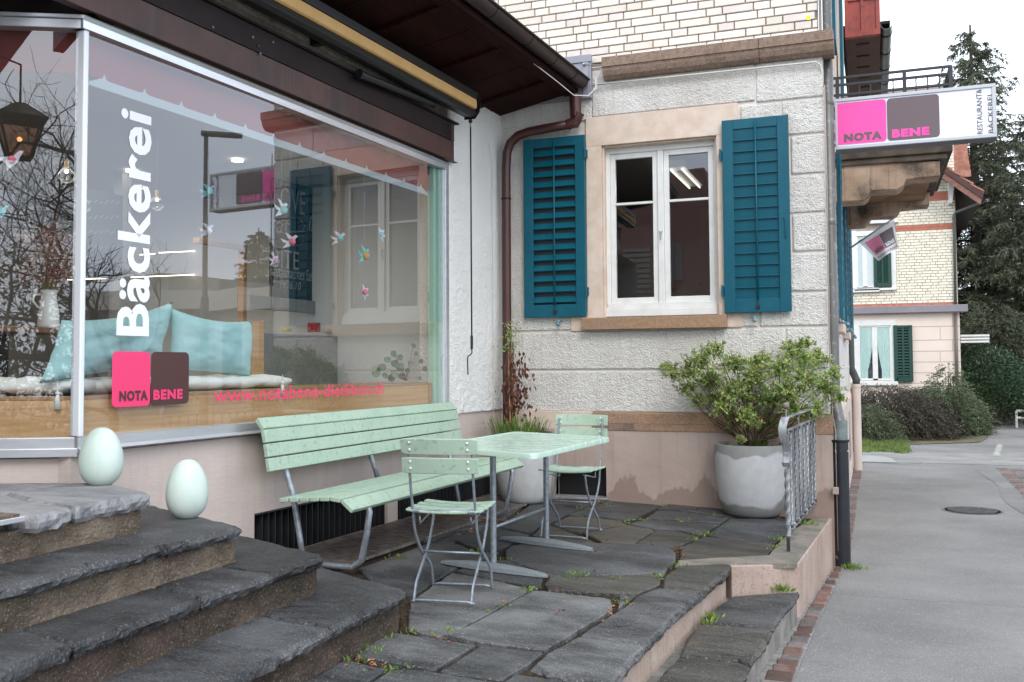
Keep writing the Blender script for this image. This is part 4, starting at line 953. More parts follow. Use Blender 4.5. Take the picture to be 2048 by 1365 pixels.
# plinth with two louvred cellar openings
for q in ((-.05, .14, -.15, .80), (.14, 1.83, .355, .80), (1.83, 1.97, -.15, .80), (1.97, 3.45, .335, .80), (3.45, 4.76, -.15, .80), (.14, 1.83, -.15, .03), (1.97, 3.45, -.15, .03)):
    ba('plinth', q[0] + .0004, q[1] - .0004, -.25, -.005, q[2], q[3], M_pinkA, bev=0)
M_louv = mat('dark_louvre_steel', (.035, .037, .042), (.06, .062, .068), scale=6, rough=.4, metal=.4)
for s0, s1, zt in ((.14, 1.83, .35), (1.97, 3.45, .332)):
    lo = sub_empty('cellar_louvre', bak)
    ba('backing', s0, s1, -.16, -.15, -.1, zt + .02, M_black, bev=0, parent=lo)
    ba('top_trim', s0, s1, -.02, .002, zt - .004, zt + .006, M_louv, bev=0, parent=lo)
    n = int((s1 - s0) / .062)
    for i in range(n):
        s = s0 + .03 + i * .062
        b = MB(); c = WA(s, .15, -.05); ax = (TA * .010 + NA * .042)
        b.obox(c, ax, TA * .0015 - NA * .0004, (0, 0, zt - .155)); b.build('louvre_blade', M_louv, lo)
# walls above and beside the window
ba('side_wall', -.05, 1.10, -.25, -.001, .80, 3.62, M_white, bev=0) if False else None
def white_plate(s0, s1, z0, z1, step=.018, amp=.0075):
    nx = max(2, int((s1 - s0) / step)); nz = max(2, int((z1 - z0) / step)); vs = []
    for i in range(nx + 1):
        for k in range(nz + 1):
            s = s0 + (s1 - s0) * i / nx; z = z0 + (z1 - z0) * k / nz; q = WA(s, z, 0)
            h = noise.noise(q * 30) * amp + noise.noise(q * 62) * amp * .6
            if k == 0: h -= .0
            vs.append(WA(s, z + (noise.noise(q * 18) * .006 if k == 0 else 0), .012 + h))
    fs = [(i * (nz + 1) + k, (i + 1) * (nz + 1) + k, (i + 1) * (nz + 1) + k + 1, i * (nz + 1) + k + 1) for i in range(nx) for k in range(nz)]
    b = MB(); b.add(vs, fs); return b.build('render_face', M_white, bak, nofix=True, smooth=True)
white_plate(-.02, 1.062, .806, 3.62)
M_dirty = mat('dirty_upper_render', (.30, .27, .22), (.42, .385, .32), scale=5, detail=8, rough=.95, bump=.9, bscale=30, bdist=.03, c3=(.12, .11, .09), scale3=3, amt3=.7)
ba('upper_wall', 1.06, 5.6, -.25, .012, 3.20, 3.75, M_dirty, bev=0)
ba('side_wall', -.04, 1.07, -.25, .002, .80, 3.75, M_white, bev=0)
# shop window frame
sw = sub_empty('shop_window', bak)
zb0, zb1, zt0, zt1 = .808, .878, 2.818, 2.892
b = MB(); sec = [(-.06, zb1), (.022, zb1), (.026, zb1 - .004), (.026, zb0 + .022), (.038, zb0 + .018), (.046, zb0 + .008), (.040, zb0), (-.06, zb0)]
b.prism([WA(1.062, z, n) for n, z in sec], WA(SM + .02, 0, 0) - WA(1.062, 0, 0)); b.build('bottom_rail', M_alu, sw)
sec = [(-.06, zt1 - .012), (.03, zt1 - .012), (.034, zt1 - .020), (.022, zt1 - .034), (.024, zt1 - .038), (.024, zt0), (-.06, zt0)]
b = MB(); b.prism([WA(1.062, z, n) for n, z in sec], WA(SM + .02, 0, 0) - WA(1.062, 0, 0)); b.build('top_rail', M_alu, sw)
ba('side_rail', 1.062, 1.118, -.06, .025, zb1, zt0, M_alu, parent=sw); ba('side_rail', 1.119, 1.145, -.06, .012, zb1, zt0, M_aluw, parent=sw)
ba('glazing_edge', 1.146, 1.185, -.07, -.005, zb1, zt0, mat('mint_glazing_edge', (.42, .60, .48), None, rough=.3), parent=sw); ba('glazing_edge', 1.19, 1.235, -.08, -.025, zb1, zt0, MATS['mint_glazing_edge'], parent=sw)
ba('corner_post', SM - .026, SM + .004, -.045, .014, zb1, zt0, M_aluw, parent=sw, bev=.006)
# the pane sits a touch out of parallel with the wall
def gn(s): return .008 + .012 * (s - 3) * -1 * .75
b = MB(); b.add([WA(1.15, zb1 - .01, gn(1.15)), WA(SM - .03, zb1 - .01, gn(SM)), WA(SM - .03, zt0 + .01, gn(SM)), WA(1.15, zt0 + .01, gn(1.15))], [(0, 1, 2, 3)])
pane = b.build('pane', M_glass, sw, nofix=True)
# lettering on the glass
def A_(u, v, n=.004): return onA(u, v, n)
def WAn(s, z, e=.002): return WA(s, z, gn(s) + e)
# vertical word, baseline on the right, reading upwards
letter('Bäckerei', WAn(4.285, 1.362), WAn(4.285, 2.503) - WAn(4.285, 1.362), WAn(4.497, 1.362) - WAn(4.285, 1.362), M_whitefoil, sw, bold=.028)
def panel(s0, s1, z0, z1, m, r=.028):
    b = MB(); b.add(rrect(WAn(s0, z0), WAn(s1, z0) - WAn(s0, z0), Vector((0, 0, z1 - z0)), r), [tuple(range(28))]); return b.build('logo_panel', m, sw, nofix=True)
panel(4.52, 4.275, 1.007, 1.283, M_pink1); panel(4.270, 4.003, 1.007, 1.283, M_brown1)
letter('NOTA', WAn(4.475, 1.035, .004), WAn(4.292, 1.035, .004) - WAn(4.475, 1.035, .004), Vector((0, 0, .052)), M_brown1, sw, bold=.05)
letter('BENE', WAn(4.255, 1.035, .004), WAn(4.050, 1.035, .004) - WAn(4.255, 1.035, .004), Vector((0, 0, .052)), M_pink1, sw, bold=.05)
s0_, z0_ = sA(427, 803); s1_, z1_ = sA(763, 788)
letter('www.notabene-dietlikon.ch', WAn(s0_, 1.004), WAn(s1_, 1.004) - WAn(s0_, 1.004), Vector((0, 0, .083)), M_pink1, sw, bold=.006)
# oblique entrance glazing, left of the corner post
HE = radians(62.6); TE = Vector((-sin(HE), -cos(HE), 0)); NE = Vector((cos(HE), -sin(HE), 0)); PE = WA(SM, 0, -.0)
def WE(t, z, n=0): p = PE + TE * t + NE * n; return Vector((p.x, p.y, z))
def boxE(name, t0, t1, n0, n1, z0, z1, m, parent, bev=.003):
    b = MB(); b.hexa([WE(t0, z0, n0), WE(t1, z0, n0), WE(t1, z0, n1), WE(t0, z0, n1), WE(t0, z1, n0), WE(t1, z1, n0), WE(t1, z1, n1), WE(t0, z1, n1)]); return b.build(name, m, parent, bevel=bev)
ew = sub_empty('entrance_window', bak)
boxE('bottom_rail', -.005, .85, -.05, .02, zb0, zb1, M_alu, ew); boxE('drip_edge', -.012, .85, -.05, .035, zb0 - .02, zb0 + .02, M_alu, ew)
boxE('top_rail', -.01, .85, -.05, .02, zt0, zt1 - .03, M_alu, ew); boxE('top_lip', -.01, .85, -.05, .032, zt1 - .029, zt1 - .01, M_alu, ew)
boxE('side_rail', .80, .85, -.05, .02, zb1, zt0, M_aluw, ew)
b = MB(); b.add([WE(.0, zb1 - .01, -.01), WE(.80, zb1 - .01, -.01), WE(.80, zt0 + .01, -.01), WE(.0, zt0 + .01, -.01)], [(0, 1, 2, 3)]); b.build('pane', M_glass, ew, nofix=True)
boxE('plinth', .02, 1.0, -.25, -.012, .45, .79, M_pinkA, bak, bev=0)
boxE('shadow_gap', 0, 1.0, -.2, -.008, .78, .80, M_black, bak, bev=0)
boxE('entrance_head', -.05, 1.8, -.3, .0, 2.90, 3.6, M_dark, bak, bev=0)
boxE('porch_wall', .86, 1.2, -.3, .0, .4, 3.4, M_white, bak, bev=0)
# brown fascia boards above the window
fz0, fz1 = 2.900, 3.215
b = MB(); b.prism([WA(1.025, z, n) for n, z in ((.0, fz0), (.055, fz0), (.055, fz1 - .152), (.0, fz1 - .152))], WA(5.4, 0, 0) - WA(1.025, 0, 0)); b.build('fascia_board', M_fascia, bak, bevel=.003)
ba('fascia_dark_sheet', 1.085, 5.4, .03, .064, fz0 + .163, fz1 - .006, M_dark, bev=.002)
ba('fascia_board', 1.025, 1.084, .0, .058, fz0 + .1632, fz1 - .005, M_fascia)
ba('fascia_lip', .985, 5.4, .0, .085, fz1 - .004, fz1 + .010, M_dark); ba('fascia_lip', .98, 1.2, .02, .068, fz0 - .008, fz0 - .002, M_fascia)
for px, py in ((425, 55), (516, 93), (545, 85), (505, 75), (520, 108)):
    p = onA(px, py, .066); b = MB().tube([p, p + NA * .006], .008, 8); b.build('screw_head', M_conc if px != 516 else M_fascia, bak)
# soffit: sloping red-brown boards, eaves beam and gutter
NG = .80                                     # distance of the gutter from the wall
zi, zo = 3.52, 3.66
def slab(s0, s1, n0, n1, za, zb_, th): return [WA(s0, za, n0), WA(s1, za, n0), WA(s1, zb_, n1), WA(s0, zb_, n1), WA(s0, za + th, n0), WA(s1, za + th, n0), WA(s1, zb_ + th, n1), WA(s0, zb_ + th, n1)]
sof = sub_empty('eaves_soffit', bak)
s = .02
while s < 5.6:
    L = .47; b = MB(); b.hexa(slab(s, s + L - .012, -.02, NG - .06, zi, zo, .02)); b.build('soffit_board', M_soffit, sof)
    s += L
s = .46
while s < 5.6:
    b = MB(); b.hexa(slab(s, s + .07, -.02, NG - .10, zi - .045, zo - .03, .03)); b.build('rafter', M_soffit, sof, bevel=.003); s += .94
b = MB(); b.hexa(slab(-.02, 5.6, NG - .14, NG - .02, zo - .03, zo - .02, .05)); b.build('eaves_beam', M_soffit, sof)
b = MB(); b.hexa(slab(-.02, 5.6, -.4, NG + .05, zi + .06, zo + .10, .05)); b.build('roof_sheet', M_dark, bak)
b = MB(); b.hexa(slab(-.02, 5.6, -5.0, -.4, zi + .06, zi + .06, .05)); b.build('flat_roof', M_dark, bak)
gut_ = tag(thing('roof_gutter', None, None, WA(0, 3.7, NG)), 'long glossy brown half-round gutter along the bakery eaves', 'gutter')
gc = [(.066 * cos(a), .066 * sin(a)) for a in [pi * (1 + k / 12) for k in range(13)]]
sec = [(x, z) for x, z in gc] + [(x * .93, z * .93) for x, z in reversed(gc)]
b = MB(); zg = 3.745
b.prism([WA(.04, zg + z, NG + .03 + x) for x, z in sec], WA(5.6, 0, 0) - WA(.04, 0, 0)); b.build('trough', M_gutter, gut_, smooth='auto')
b = MB(); b.tube([WA(.04, zg + .002, NG + .102), WA(5.6, zg + .002, NG + .102)], .010, 8); b.build('rolled_edge', M_dark, gut_, smooth=True)
b = MB(); b.prism([WA(.04, zg + z, NG + .03 + x) for x, z in gc], TA * .006); b.build('end_cap', M_gutter, gut_)
for s in (.33, .78, 1.30, 1.95, 2.6, 3.3): 
    b = MB(); b.prism([WA(s, zg + z * 1.04, NG + .03 + x * 1.04) for x, z in sec], TA * .010); b.build('gutter_joint', M_dark, gut_, smooth='auto')
cw = tag(MB().tube([WA(4.2, 3.66, NG - .06), WA(1.5, 3.655, NG - .05), WA(.9, 3.64, NG - .04), WA(.55, 3.60, NG + .0), WA(.30, 3.545, NG + .05), WA(.12, 3.58, NG + .12), WA(.06, 3.66, NG + .17), WA(.03, 3.75, NG + .16)], .0045, 6).build('cable', MATS['white_cable'], smooth=True), 'pale cable sagging in a loop under the end of the gutter', 'cable')
# reddish downpipe
dp = tag(thing('red_downpipe', None, None, (-3.12, 8.05, 0)), 'reddish brown downpipe running from the gutter down the corner behind the dead vine', 'downpipe')
yo = 8.075
o1 = ony(1150, 190, yo); o2 = ony(1152, 238, yo); e1 = ony(1140, 252, yo); e2 = ony(1045, 270, yo); e3 = ony(1012, 325, yo); e0 = ony(1012, 640, yo)
MB().tube([o1, o2 + Vector((0, 0, .02))], .052, 18).build('outlet', M_pipe, dp, smooth='auto')
MB().tube([o2 + Vector((.03, 0, .05)), o2 + Vector((-.0, 0, -.02)), (e1 + o2) / 2 + Vector((-.05, 0, -.02))], .050, 18).build('elbow', M_pipe, dp, smooth='auto')
pth = [ony(u, v, yo) for u, v in ((1156, 246), (1100, 256), (1058, 264), (1036, 272), (1021, 286), (1014, 306), (1012, 340))] + [Vector((-3.118, yo, 1.5)), Vector((-3.118, yo, fz(-3.1)))]
xs = pth[6].x
pth[7].x = xs; pth[8].x = xs
MB().tube(pth, .042, 18).build('pipe', M_pipe, dp, smooth=True)
for z in (2.72, 1.0): MB().tube([(xs, yo, z), (xs, yo, z + .014)], .047, 18).build('pipe_collar', M_dark, dp, smooth='auto')
# grey flashing panel where roof meets the old house
fl = sub_empty('flashing', house)
fx0, fx1, fz_0, fz_1 = -2.95, -2.30, 3.60, 3.985
MB().box(fx0, fx1, YB - .05, YB - .0, fz_0, fz_1).build('flashing_sheet', M_flash, fl, bevel=.003)
MB().box(fx0, fx1 + .006, YB - .062, YB - .0505, fz_1 - .06, fz_1 + .006).build('flashing_top', M_flash, fl, bevel=.002); MB().box(fx1 - .075, fx1 - .02, YB - .060, YB - .0505, fz_0, fz_1 - .061).build('flashing_side', M_flash, fl, bevel=.002)
MB().sphere((fx1 - .06, YB - .075, 3.90), .014, 8, 6).build('wire_anchor', M_zinc, fl)
tw = tag(MB().tube([(fx1 - .06, YB - .075, 3.90), (-2.18, YB - .03, 3.885)], .0025, 5).build('tension_wire', M_zinc), 'thin taut wire between the grey flashing panel and the cornice', 'wire')
# awning cassette
aw = tag(thing('awning', None, None, WA(.97, 3.3, .15)), 'rolled-up awning with a yellow cloth strip between dark rails above the shop window', 'awning')
az = 3.36
def awsec(pts, name, m, s0=.985, s1=5.6, sm=False):
    b = MB(); b.prism([WA(s0, az + z, .19 + n) for n, z in pts], WA(s1, 0, 0) - WA(s0, 0, 0)); return b.build(name, m, aw, bevel=.002)
awsec([(.050, .046), (.064, .038), (.067, .0), (.064, -.030), (.050, -.040), (-.05, -.04), (-.05, .046)], 'cloth_roll', M_yellow, 1.0)
awsec([(-.06, .048), (.045, .048), (.069, .044), (.070, .100), (.0, .112), (-.06, .11)], 'top_cover', M_black)
awsec([(-.06, -.052), (.02, -.054), (.052, -.050), (.058, -.085), (.02, -.100), (-.06, -.09)], 'lower_rail', M_black)
b = MB(); b.prism([WA(.978, az + z, .19 + n) for n, z in [(.093, .0), (.082, .07), (.05, .12), (-.06, .125), (-.06, -.11), (.04, -.112), (.080, -.06)]], TA * .006); b.build('end_plate', M_dark, aw)
for s in (1.35, 2.9): ba('bracket', s, s + .05, .0, .14, az - .07, az + .06, M_black, parent=aw)
b = MB(); p0 = onA(722, 150, .12); p1 = onA(866, 208, .12); d = (p1 - p0).normalized()
b.tube([p0, p1], .028, 14); b.tube([p0 - d * .03, p0], .034, 12); b.tube([p1 - d * .02, p1 + d * .03], .032, 12)
arm = tag(b.build('tubular_fitting', M_black, smooth='auto'), 'black tubular fitting mounted between the awning and the brown fascia', 'fitting')
# awning crank
cr = tag(thing('awning_crank', None, None, WA(1.0, 2.0, .12)), 'thin black awning crank hanging with its handle beside the shop window', 'crank')
pn = .15
ct = [onA(u, v, pn) for u, v in ((941, 243), (942, 400), (943.5, 672))]
b = MB(); b.tube([ct[0] + Vector((0, 0, .03)), ct[0]], .014, 10); b.sphere(ct[0] + Vector((0, 0, .0)), .018, 10, 8); b.build('swivel', M_black, cr, smooth=True)
MB().tube([ct[0] + Vector((0, 0, -.0)), ct[0] + Vector((0, 0, -.05))], .007, 8).build('hook', M_zinc, cr, smooth=True)
MB().tube([ct[0] + Vector((0, 0, -.05)), ct[1], ct[2]], .0068, 8).build('rod', M_black, cr, smooth=True)
MB().tube([ct[2], onA(943.5, 699, pn)], .0115, 10).build('grip', M_black, cr, smooth='auto')
MB().tube([onA(u, v, pn) for u, v in ((943.5, 699), (944, 706), (941, 710), (936, 713), (935, 718), (936, 750))], .0055, 8).build('handle', M_black, cr, smooth=True)
rc_ = tag(MB().tube([WA(.28, 3.20, .02), WA(.22, 3.05, .02), WA(.215, 1.2, .022), WA(.21, .15, .022)], .0028, 5).build('cable', mat('dusty_cable', (.62, .60, .56), None, rough=.6), smooth=True), 'thin pale cable running straight down the white wall near the corner', 'cable')

# ------------------------------------------------------------------ inside the shop
room = struct(thing('shop_room', None, None))
zf, zc = .2, 2.96
RX = [WA(.30, 0, -.12), WA(5.9, 0, -.12), WA(5.9, 0, -4.6), WA(.30, 0, -4.6)]
def wallq(a, c, n, m): return MB().add([(a.x, a.y, zf), (c.x, c.y, zf), (c.x, c.y, zc), (a.x, a.y, zc)], [(0, 1, 2, 3)]).build(n, m, room, nofix=True)
wallq(RX[1] + TA * 2, RX[2] + TA * 2, 'left_inner_wall', M_iwall); wallq(RX[2] + TA * 2, RX[3], 'rear_inner_wall', mat('grey_inner_wall', (.22, .21, .20), None, rough=.9)); wallq(RX[3], RX[0], 'right_inner_wall', M_iwhite)
MB().add([(p.x, p.y, zc) for p in (RX[0], RX[1] + TA * 2, RX[2] + TA * 2, RX[3])], [(0, 1, 2, 3)]).build('inner_ceiling', M_iwall, room, nofix=True)
MB().add([(p.x, p.y, zf + .1) for p in (RX[0], RX[1] + TA * 2, RX[2] + TA * 2, RX[3])], [(0, 1, 2, 3)]).build('inner_floor', mat('dark_inner_floor', (.06, .05, .045), None, rough=.6), room, nofix=True)
# window seat
seat = tag(thing('window_seat', None, None, WA(3, .9, -.4)), 'light oak window seat running along inside the shop window', 'window seat')
ba('front_panel', 1.26, SM - .06, -.075, -.045, .86, 1.048, M_wood, parent=seat, bev=.002); ba('seat_top', 1.26, SM - .03, -.62, -.045, 1.0485, 1.068, M_woodtop, parent=seat, bev=.002)
ba('end_panel', 1.255, 1.29, -.62, -.03, .86, 1.07, M_woodtop, parent=seat)
boxE('front_panel', .03, .8, -.09, -.06, .86, 1.048, M_wood, seat); boxE('seat_top', .0, .8, -.6, -.06, 1.0485, 1.068, M_woodtop, seat)
# cushions
def pillow(name, label, c, ux, uz, thick, W, Hh, m, sag=.012, seed=0, n=22):
    ux, uz = Vector(ux).normalized(), Vector(uz).normalized(); un = ux.cross(uz).normalized(); vs = []; fs = []
    for side in (1, -1):
        for i in range(n + 1):
            for k in range(n + 1):
                a = i / n * 2 - 1; b_ = k / n * 2 - 1
                e = (1 - a ** 4) * (1 - b_ ** 4)
                x = a * W / 2 * (1 - .05 * (1 - b_ * b_) * abs(a)); z = b_ * Hh / 2 * (1 - .06 * (1 - a * a) * abs(b_))
                q = Vector((a * 2 + seed, b_ * 2, seed)); t = thick / 2 * (max(e, 0) ** .5) * (1 + noise.noise(q * 1.4) * .25) + noise.noise(q * 4) * sag * e
                z -= sag * 2 * (1 - a * a) * (1 if b_ > 0 else 0) * b_
                vs.append(Vector(c) + ux * x + uz * z + un * t * side)
    m1 = (n + 1) ** 2
    for sd in (0, 1):
        for i in range(n):
            for k in range(n):
                a = sd * m1 + i * (n + 1) + k; f = (a, a + n + 1, a + n + 2, a + 1); fs.append(f if sd else f[::-1])
    b = MB(); b.add(vs, fs); o = b.build(name, m, None, nofix=True, smooth=True)
    bm = bmesh.new(); bm.from_mesh(o.data); bmesh.ops.remove_doubles(bm, verts=bm.verts, dist=.0006); bmesh.ops.recalc_face_normals(bm, faces=bm.faces); bm.to_mesh(o.data); bm.free()
    return o
def pil_at(corners, n0, label, seed, thick=.13):
    P4 = [onA(u, v, n0) for u, v in corners]     # tl tr br bl
    c = sum(P4, Vector()) / 4; ux = ((P4[1] - P4[0]) + (P4[2] - P4[3])) / 2; uz = ((P4[0] - P4[3]) + (P4[1] - P4[2])) / 2
    o = pillow('scatter_cushion', label, c, ux, uz, thick, ux.length, uz.length, M_pillow, seed=seed)
    # pull the corners to the four surveyed points
    for v in o.data.vertices:
        w = v.co - c; a = w.dot(ux) / ux.length ** 2 * 2; b_ = w.dot(uz) / uz.length ** 2 * 2; un = ux.cross(uz).normalized(); t = w.dot(un)
        a_, bb = (a + 1) / 2, (b_ + 1) / 2
        q = P4[3] * (1 - a_) * (1 - bb) + P4[2] * a_ * (1 - bb) + P4[0] * (1 - a_) * bb + P4[1] * a_ * bb
        v.co = q + un * t - NA * (bb * .0)
    return tag(o, label, 'cushion')
pil_at([(118, 617), (337, 626), (322, 752), (92, 745)], -.19, 'larger aqua velvet cushion leaning by the corner post of the shop window', 1.0, .16)
pil_at([(341, 618), (504, 640), (500, 752), (338, 742)], -.17, 'smaller aqua velvet cushion on the right end of the seat pad', 5.0, .14)
def padmesh(p0, p1, z, w, th, seed):
    n = 60; m_ = 12; d = p1 - p0; L = d.length; d.normalize(); nn = Vector((-d.y, d.x, 0))
    vs = []
    for i in range(n + 1):
        a = i / n * 2 - 1; ea = max(0, 1 - abs(a) ** 10) ** .5
        tuft = 1 - .35 * max(0, cos(i / n * L / .32 * 2 * pi)) ** 6
        for k in range(m_):
            an = 2 * pi * k / m_; cx_, sz = cos(an), sin(an)
            q = p0 + d * (L * i / n) + nn * (abs(cx_) ** .7 * (1 if cx_ > 0 else -1) * w / 2 * (.25 + .75 * ea) ) + Vector((0, 0, 0))
            h = abs(sz) ** .8 * (1 if sz > 0 else -1) * th / 2 * (.2 + .8 * ea) * tuft * (1 + .25 * noise.noise(Vector((i * .35, k * .8, seed))))
            vs.append((q.x, q.y, z + th / 2 + h))
    fs = [(i * m_ + k, i * m_ + (k + 1) % m_, (i + 1) * m_ + (k + 1) % m_, (i + 1) * m_ + k) for i in range(n) for k in range(m_)]
    fs += [tuple(range(m_ - 1, -1, -1)), tuple(n * m_ + k for k in range(m_))]
    b = MB(); b.add(vs, fs); return b.build('seat_pad', M_cush, None, smooth=True)
sp0 = sA(566, 760, -.25)[0]
tag(padmesh(WA(4.55, 0, -.27), WA(sp0, 0, -.27), 1.068, .36, .085, 3), 'long cream seat pad with tassels lying on the oak window seat', 'seat pad')
tag(padmesh(WE(.72, 0, -.30), WE(.0, 0, -.30), 1.068, .36, .09, 9), 'cream seat pad on the short seat left of the corner post', 'seat pad')
def tassel(p, label):
    t = tag(thing('tassel', None, None, p), label, 'tassel')
    b = MB(); b.sphere(p, .011, 10, 7); b.build('knot', M_cush, t, smooth=True)
    MB().lathe([(.006, -.010), (.011, -.02), (.016, -.075), (.001, -.075)], p, 14).build('fringe', M_cush, t, smooth=True)
    MB().tube([p + Vector((0, 0, .008)), p + Vector((0, 0, .05))], .003, 6).build('cord', M_cush, t)
tp = PE + Vector((0, 0, 0)); d_ = ray(115, 787); tt = NE.dot(PE + NE * -.05 - EYEV) / NE.dot(d_); tassel(EYEV + d_ * tt, 'cream tassel hanging over the oak panel left of the corner post')
tassel(onA(565, 766, -.04), 'small cream tassel at the right tip of the long seat pad')
# valance and net edging at the top of the window
redv = tag(MB().boxA(1.24, SM - .055, -.075, -.065, 2.63, 2.83).build('valance', M_redval), 'dark red cloth valance behind the top of the large shop window', 'valance')
b = MB(); nsp = 13
vs = [WA(1.24, 2.575, -.062)]; tops = []
for i in range(nsp):
    s = 1.24 + (SM - .055 - 1.24) * (i + .5) / nsp; w_ = .030
    for ds, dz in ((-w_, 0), (-w_ * .4, .006), (0, .030), (w_ * .4, .006), (w_, 0)): tops.append(WA(s + ds, 2.632 + dz, -.062))
vs = [WA(1.24, 2.585, -.062)] + tops + [WA(SM - .055, 2.585, -.062)]
b.prism(vs, NA * -.003)
tag(b.build('net_edging', M_palestrip), 'pale net edging with small peaks just below the dark red valance', 'curtain edging')
b = MB(); b.hexa([WE(.02, 2.63, -.09), WE(.8, 2.63, -.09), WE(.8, 2.63, -.08), WE(.02, 2.63, -.08), WE(.02, 2.83, -.09), WE(.8, 2.83, -.09), WE(.8, 2.83, -.08), WE(.02, 2.83, -.08)])
tag(b.build('valance', M_redval), 'dark red cloth valance behind the narrow glazing left of the corner post', 'valance')
# table, jug and dried flowers behind the oblique pane
tb_n = -.95
tp_ = onA(60, 660, -1.2)
tab = tag(thing('cafe_table', None, None, (tp_.x, tp_.y, .3)), 'brown cafe table inside behind the left window with the jug on it', 'table')
jz = tp_.z
jp = onA(97, 657, -1.1); jz = jp.z
b = MB(); b.box(jp.x - .75, jp.x + .12, jp.y - .45, jp.y + .10, jz - .035, jz - .002); b.build('table_top', mat('brown_tabletop', (.20, .10, .05), None, rough=.35), tab, bevel=.005)
MB().tube([(jp.x - .25, jp.y - .1, .32), (jp.x - .25, jp.y - .1, jz - .035)], .035, 10).build('leg', M_dkwood, tab)
MB().box(jp.x - .5, jp.x + .0, jp.y - .35, jp.y + .1, .30, .33).build('foot', M_dkwood, tab)
jug = tag(thing('jug', None, None, jp), 'white enamel jug standing on the cafe table inside', 'jug')
MB().lathe([(.060, 0), (.062, .02), (.055, .10), (.043, .17), (.042, .20), (.05, .225), (.046, .222), (.038, .20), (.001, .19)], jp, 24).build('body', mat('white_enamel', (.86, .85, .80), None, rough=.25), jug, smooth=True)
e_ = -ray(97, 600).cross(Vector((0, 0, 1))).normalized()
MB().tube([jp + e_ * .043 + Vector((0, 0, .20)), jp + e_ * .08 + Vector((0, 0, .195)), jp + e_ * .085 + Vector((0, 0, .16)), jp + e_ * .055 + Vector((0, 0, .12))], .007, 8).build('handle', MATS['white_enamel'], jug, smooth=True)
fl_ = tag(thing('dried_flowers', None, None, jp), 'bunch of dried pink and cream flowers in the white jug', 'dried flowers')
rg = random.Random(5); b = MB(); f1 = MB(); f2 = MB()
for i in range(60):
    a = rg.uniform(0, 2 * pi); sp = rg.uniform(.02, .17); h = rg.uniform(.33, .58); p0 = jp + Vector((0, 0, .18)); p1 = jp + Vector((cos(a) * sp, sin(a) * sp, h))
    mid = p0.lerp(p1, .5) + Vector((cos(a) * .01, sin(a) * .01, .03)); b.tube([p0, mid, p1], .0018, 4)
    for j in range(14):
        q = p1 + Vector((rg.gauss(0, .022), rg.gauss(0, .022), rg.gauss(-.03, .04))); r_ = rg.uniform(.004, .010)
        (f1 if i % 3 else f2).obox(q, Vector((rg.uniform(-1, 1), rg.uniform(-1, 1), rg.uniform(-1, 1))).normalized() * r_, Vector((rg.uniform(-1, 1), rg.uniform(-1, 1), 0)).normalized() * r_, Vector((0, 0, r_ * .6)))
b.build('stems', mat('straw', (.35, .25, .14), None, rough=.9), fl_, kind='stuff'); f1.build('blossoms', L_dflow, fl_, kind='stuff'); f2.build('pale_blossoms', mat('pale_blossom', (.55, .48, .42), None, rough=.9), fl_, kind='stuff')
# chalkboards, counter, lights
def onI(u, v, n): return onA(u, v, n)
def board(c0, c1, n, label, frame=True):      # two opposite corners (top-left, bottom-right) in the photograph, plane n
    a, c = onI(*c0, n), onI(*c1, n); sa = (a - CA).dot(TA); sc = (c - CA).dot(TA)
    t = tag(thing('chalkboard', None, None, WA((sa + sc) / 2, c.z, n)), label, 'chalkboard')
    ba('board', sc, sa, n - .03, n - .001, c.z, a.z, M_chalk, parent=t, bev=0)
    return t, sa, sc, a.z, c.z
t1, sa, sc, za, zb2 = board((545, 340), (664, 625), -1.9, 'tall chalkboard with a chalk sandwich and slogan behind the window')
def ct(txt, u0, v0, u1, v1, n=-1.898, shear=.2, bold=0):   # text between lower-left and upper-right survey points
    a = onI(u0, v0, n); c = onI(u1, v1, n); ux = Vector((c.x - a.x, c.y - a.y, 0)); letter(txt, a, ux, Vector((0, 0, c.z - a.z)), M_chalkw, t1, bold=bold, name='chalk_writing', shear=shear)
ct('LOVE', 548, 418, 611, 385, shear=0); ct('at', 552, 465, 580, 443); ct('first', 617, 462, 651, 440); ct('BITE', 545, 533, 598, 505, shear=0)
ct('hausgemachtes Sandwiches', 540, 560, 660, 546); ct('Fr. 6.10', 560, 576, 602, 565)
def chalkline(pts, n=-1.895, r=.0028): 
    MB().tube([onI(u, v, n) for u, v in pts], r, 4).build('chalk_drawing', M_chalkw, t1)
chalkline([(565, 436), (600, 436), (609, 452), (606, 463), (566, 463), (562, 452), (565, 436)]); chalkline([(558, 466), (612, 464)]); chalkline([(560, 472), (570, 476), (608, 472)]); chalkline([(556, 486), (566, 494), (604, 490), (608, 480)])
chalkline([(634, 385), (641, 368), (634, 364), (628, 368), (634, 385)]); chalkline([(634, 392), (624, 380), (624, 366), (634, 358), (646, 366), (646, 380), (636, 392)])
t1b, sa, sc, za, zb2 = board((165, 375), (244, 560), -2.6, 'dim chalkboard deeper inside behind the large letters')
for k in range(5):
    p = [onI(172 + 66 * i / 12, 405 + k * 30 + (4 if i % 2 else -4) * (1 if (i + k) % 3 else .3), -2.598) for i in range(13)]
    MB().tube(p, .003, 4).build('chalk_drawing', mat('faint_chalk', (.2, .2, .2), None, rough=1), t1b)
cnt = tag(thing('shop_counter', None, None, WA(2.5, .8, -2.2)), 'grey shelf and counter under the chalkboard inside the shop', 'counter')
a = onI(520, 600, -1.75); c = onI(664, 628, -1.75); sa = (a - CA).dot(TA); sc = (c - CA).dot(TA)
ba('shelf_front', sc, sa, -1.9, -1.86, c.z - .0, a.z + .05, mat('counter_grey', (.32, .32, .31), None, rough=.6), parent=cnt)
a = onI(520, 668, -1.75); ba('counter_body', sc, sa + .4, -1.9, -1.6, .3, a.z, MATS['counter_grey'], parent=cnt)
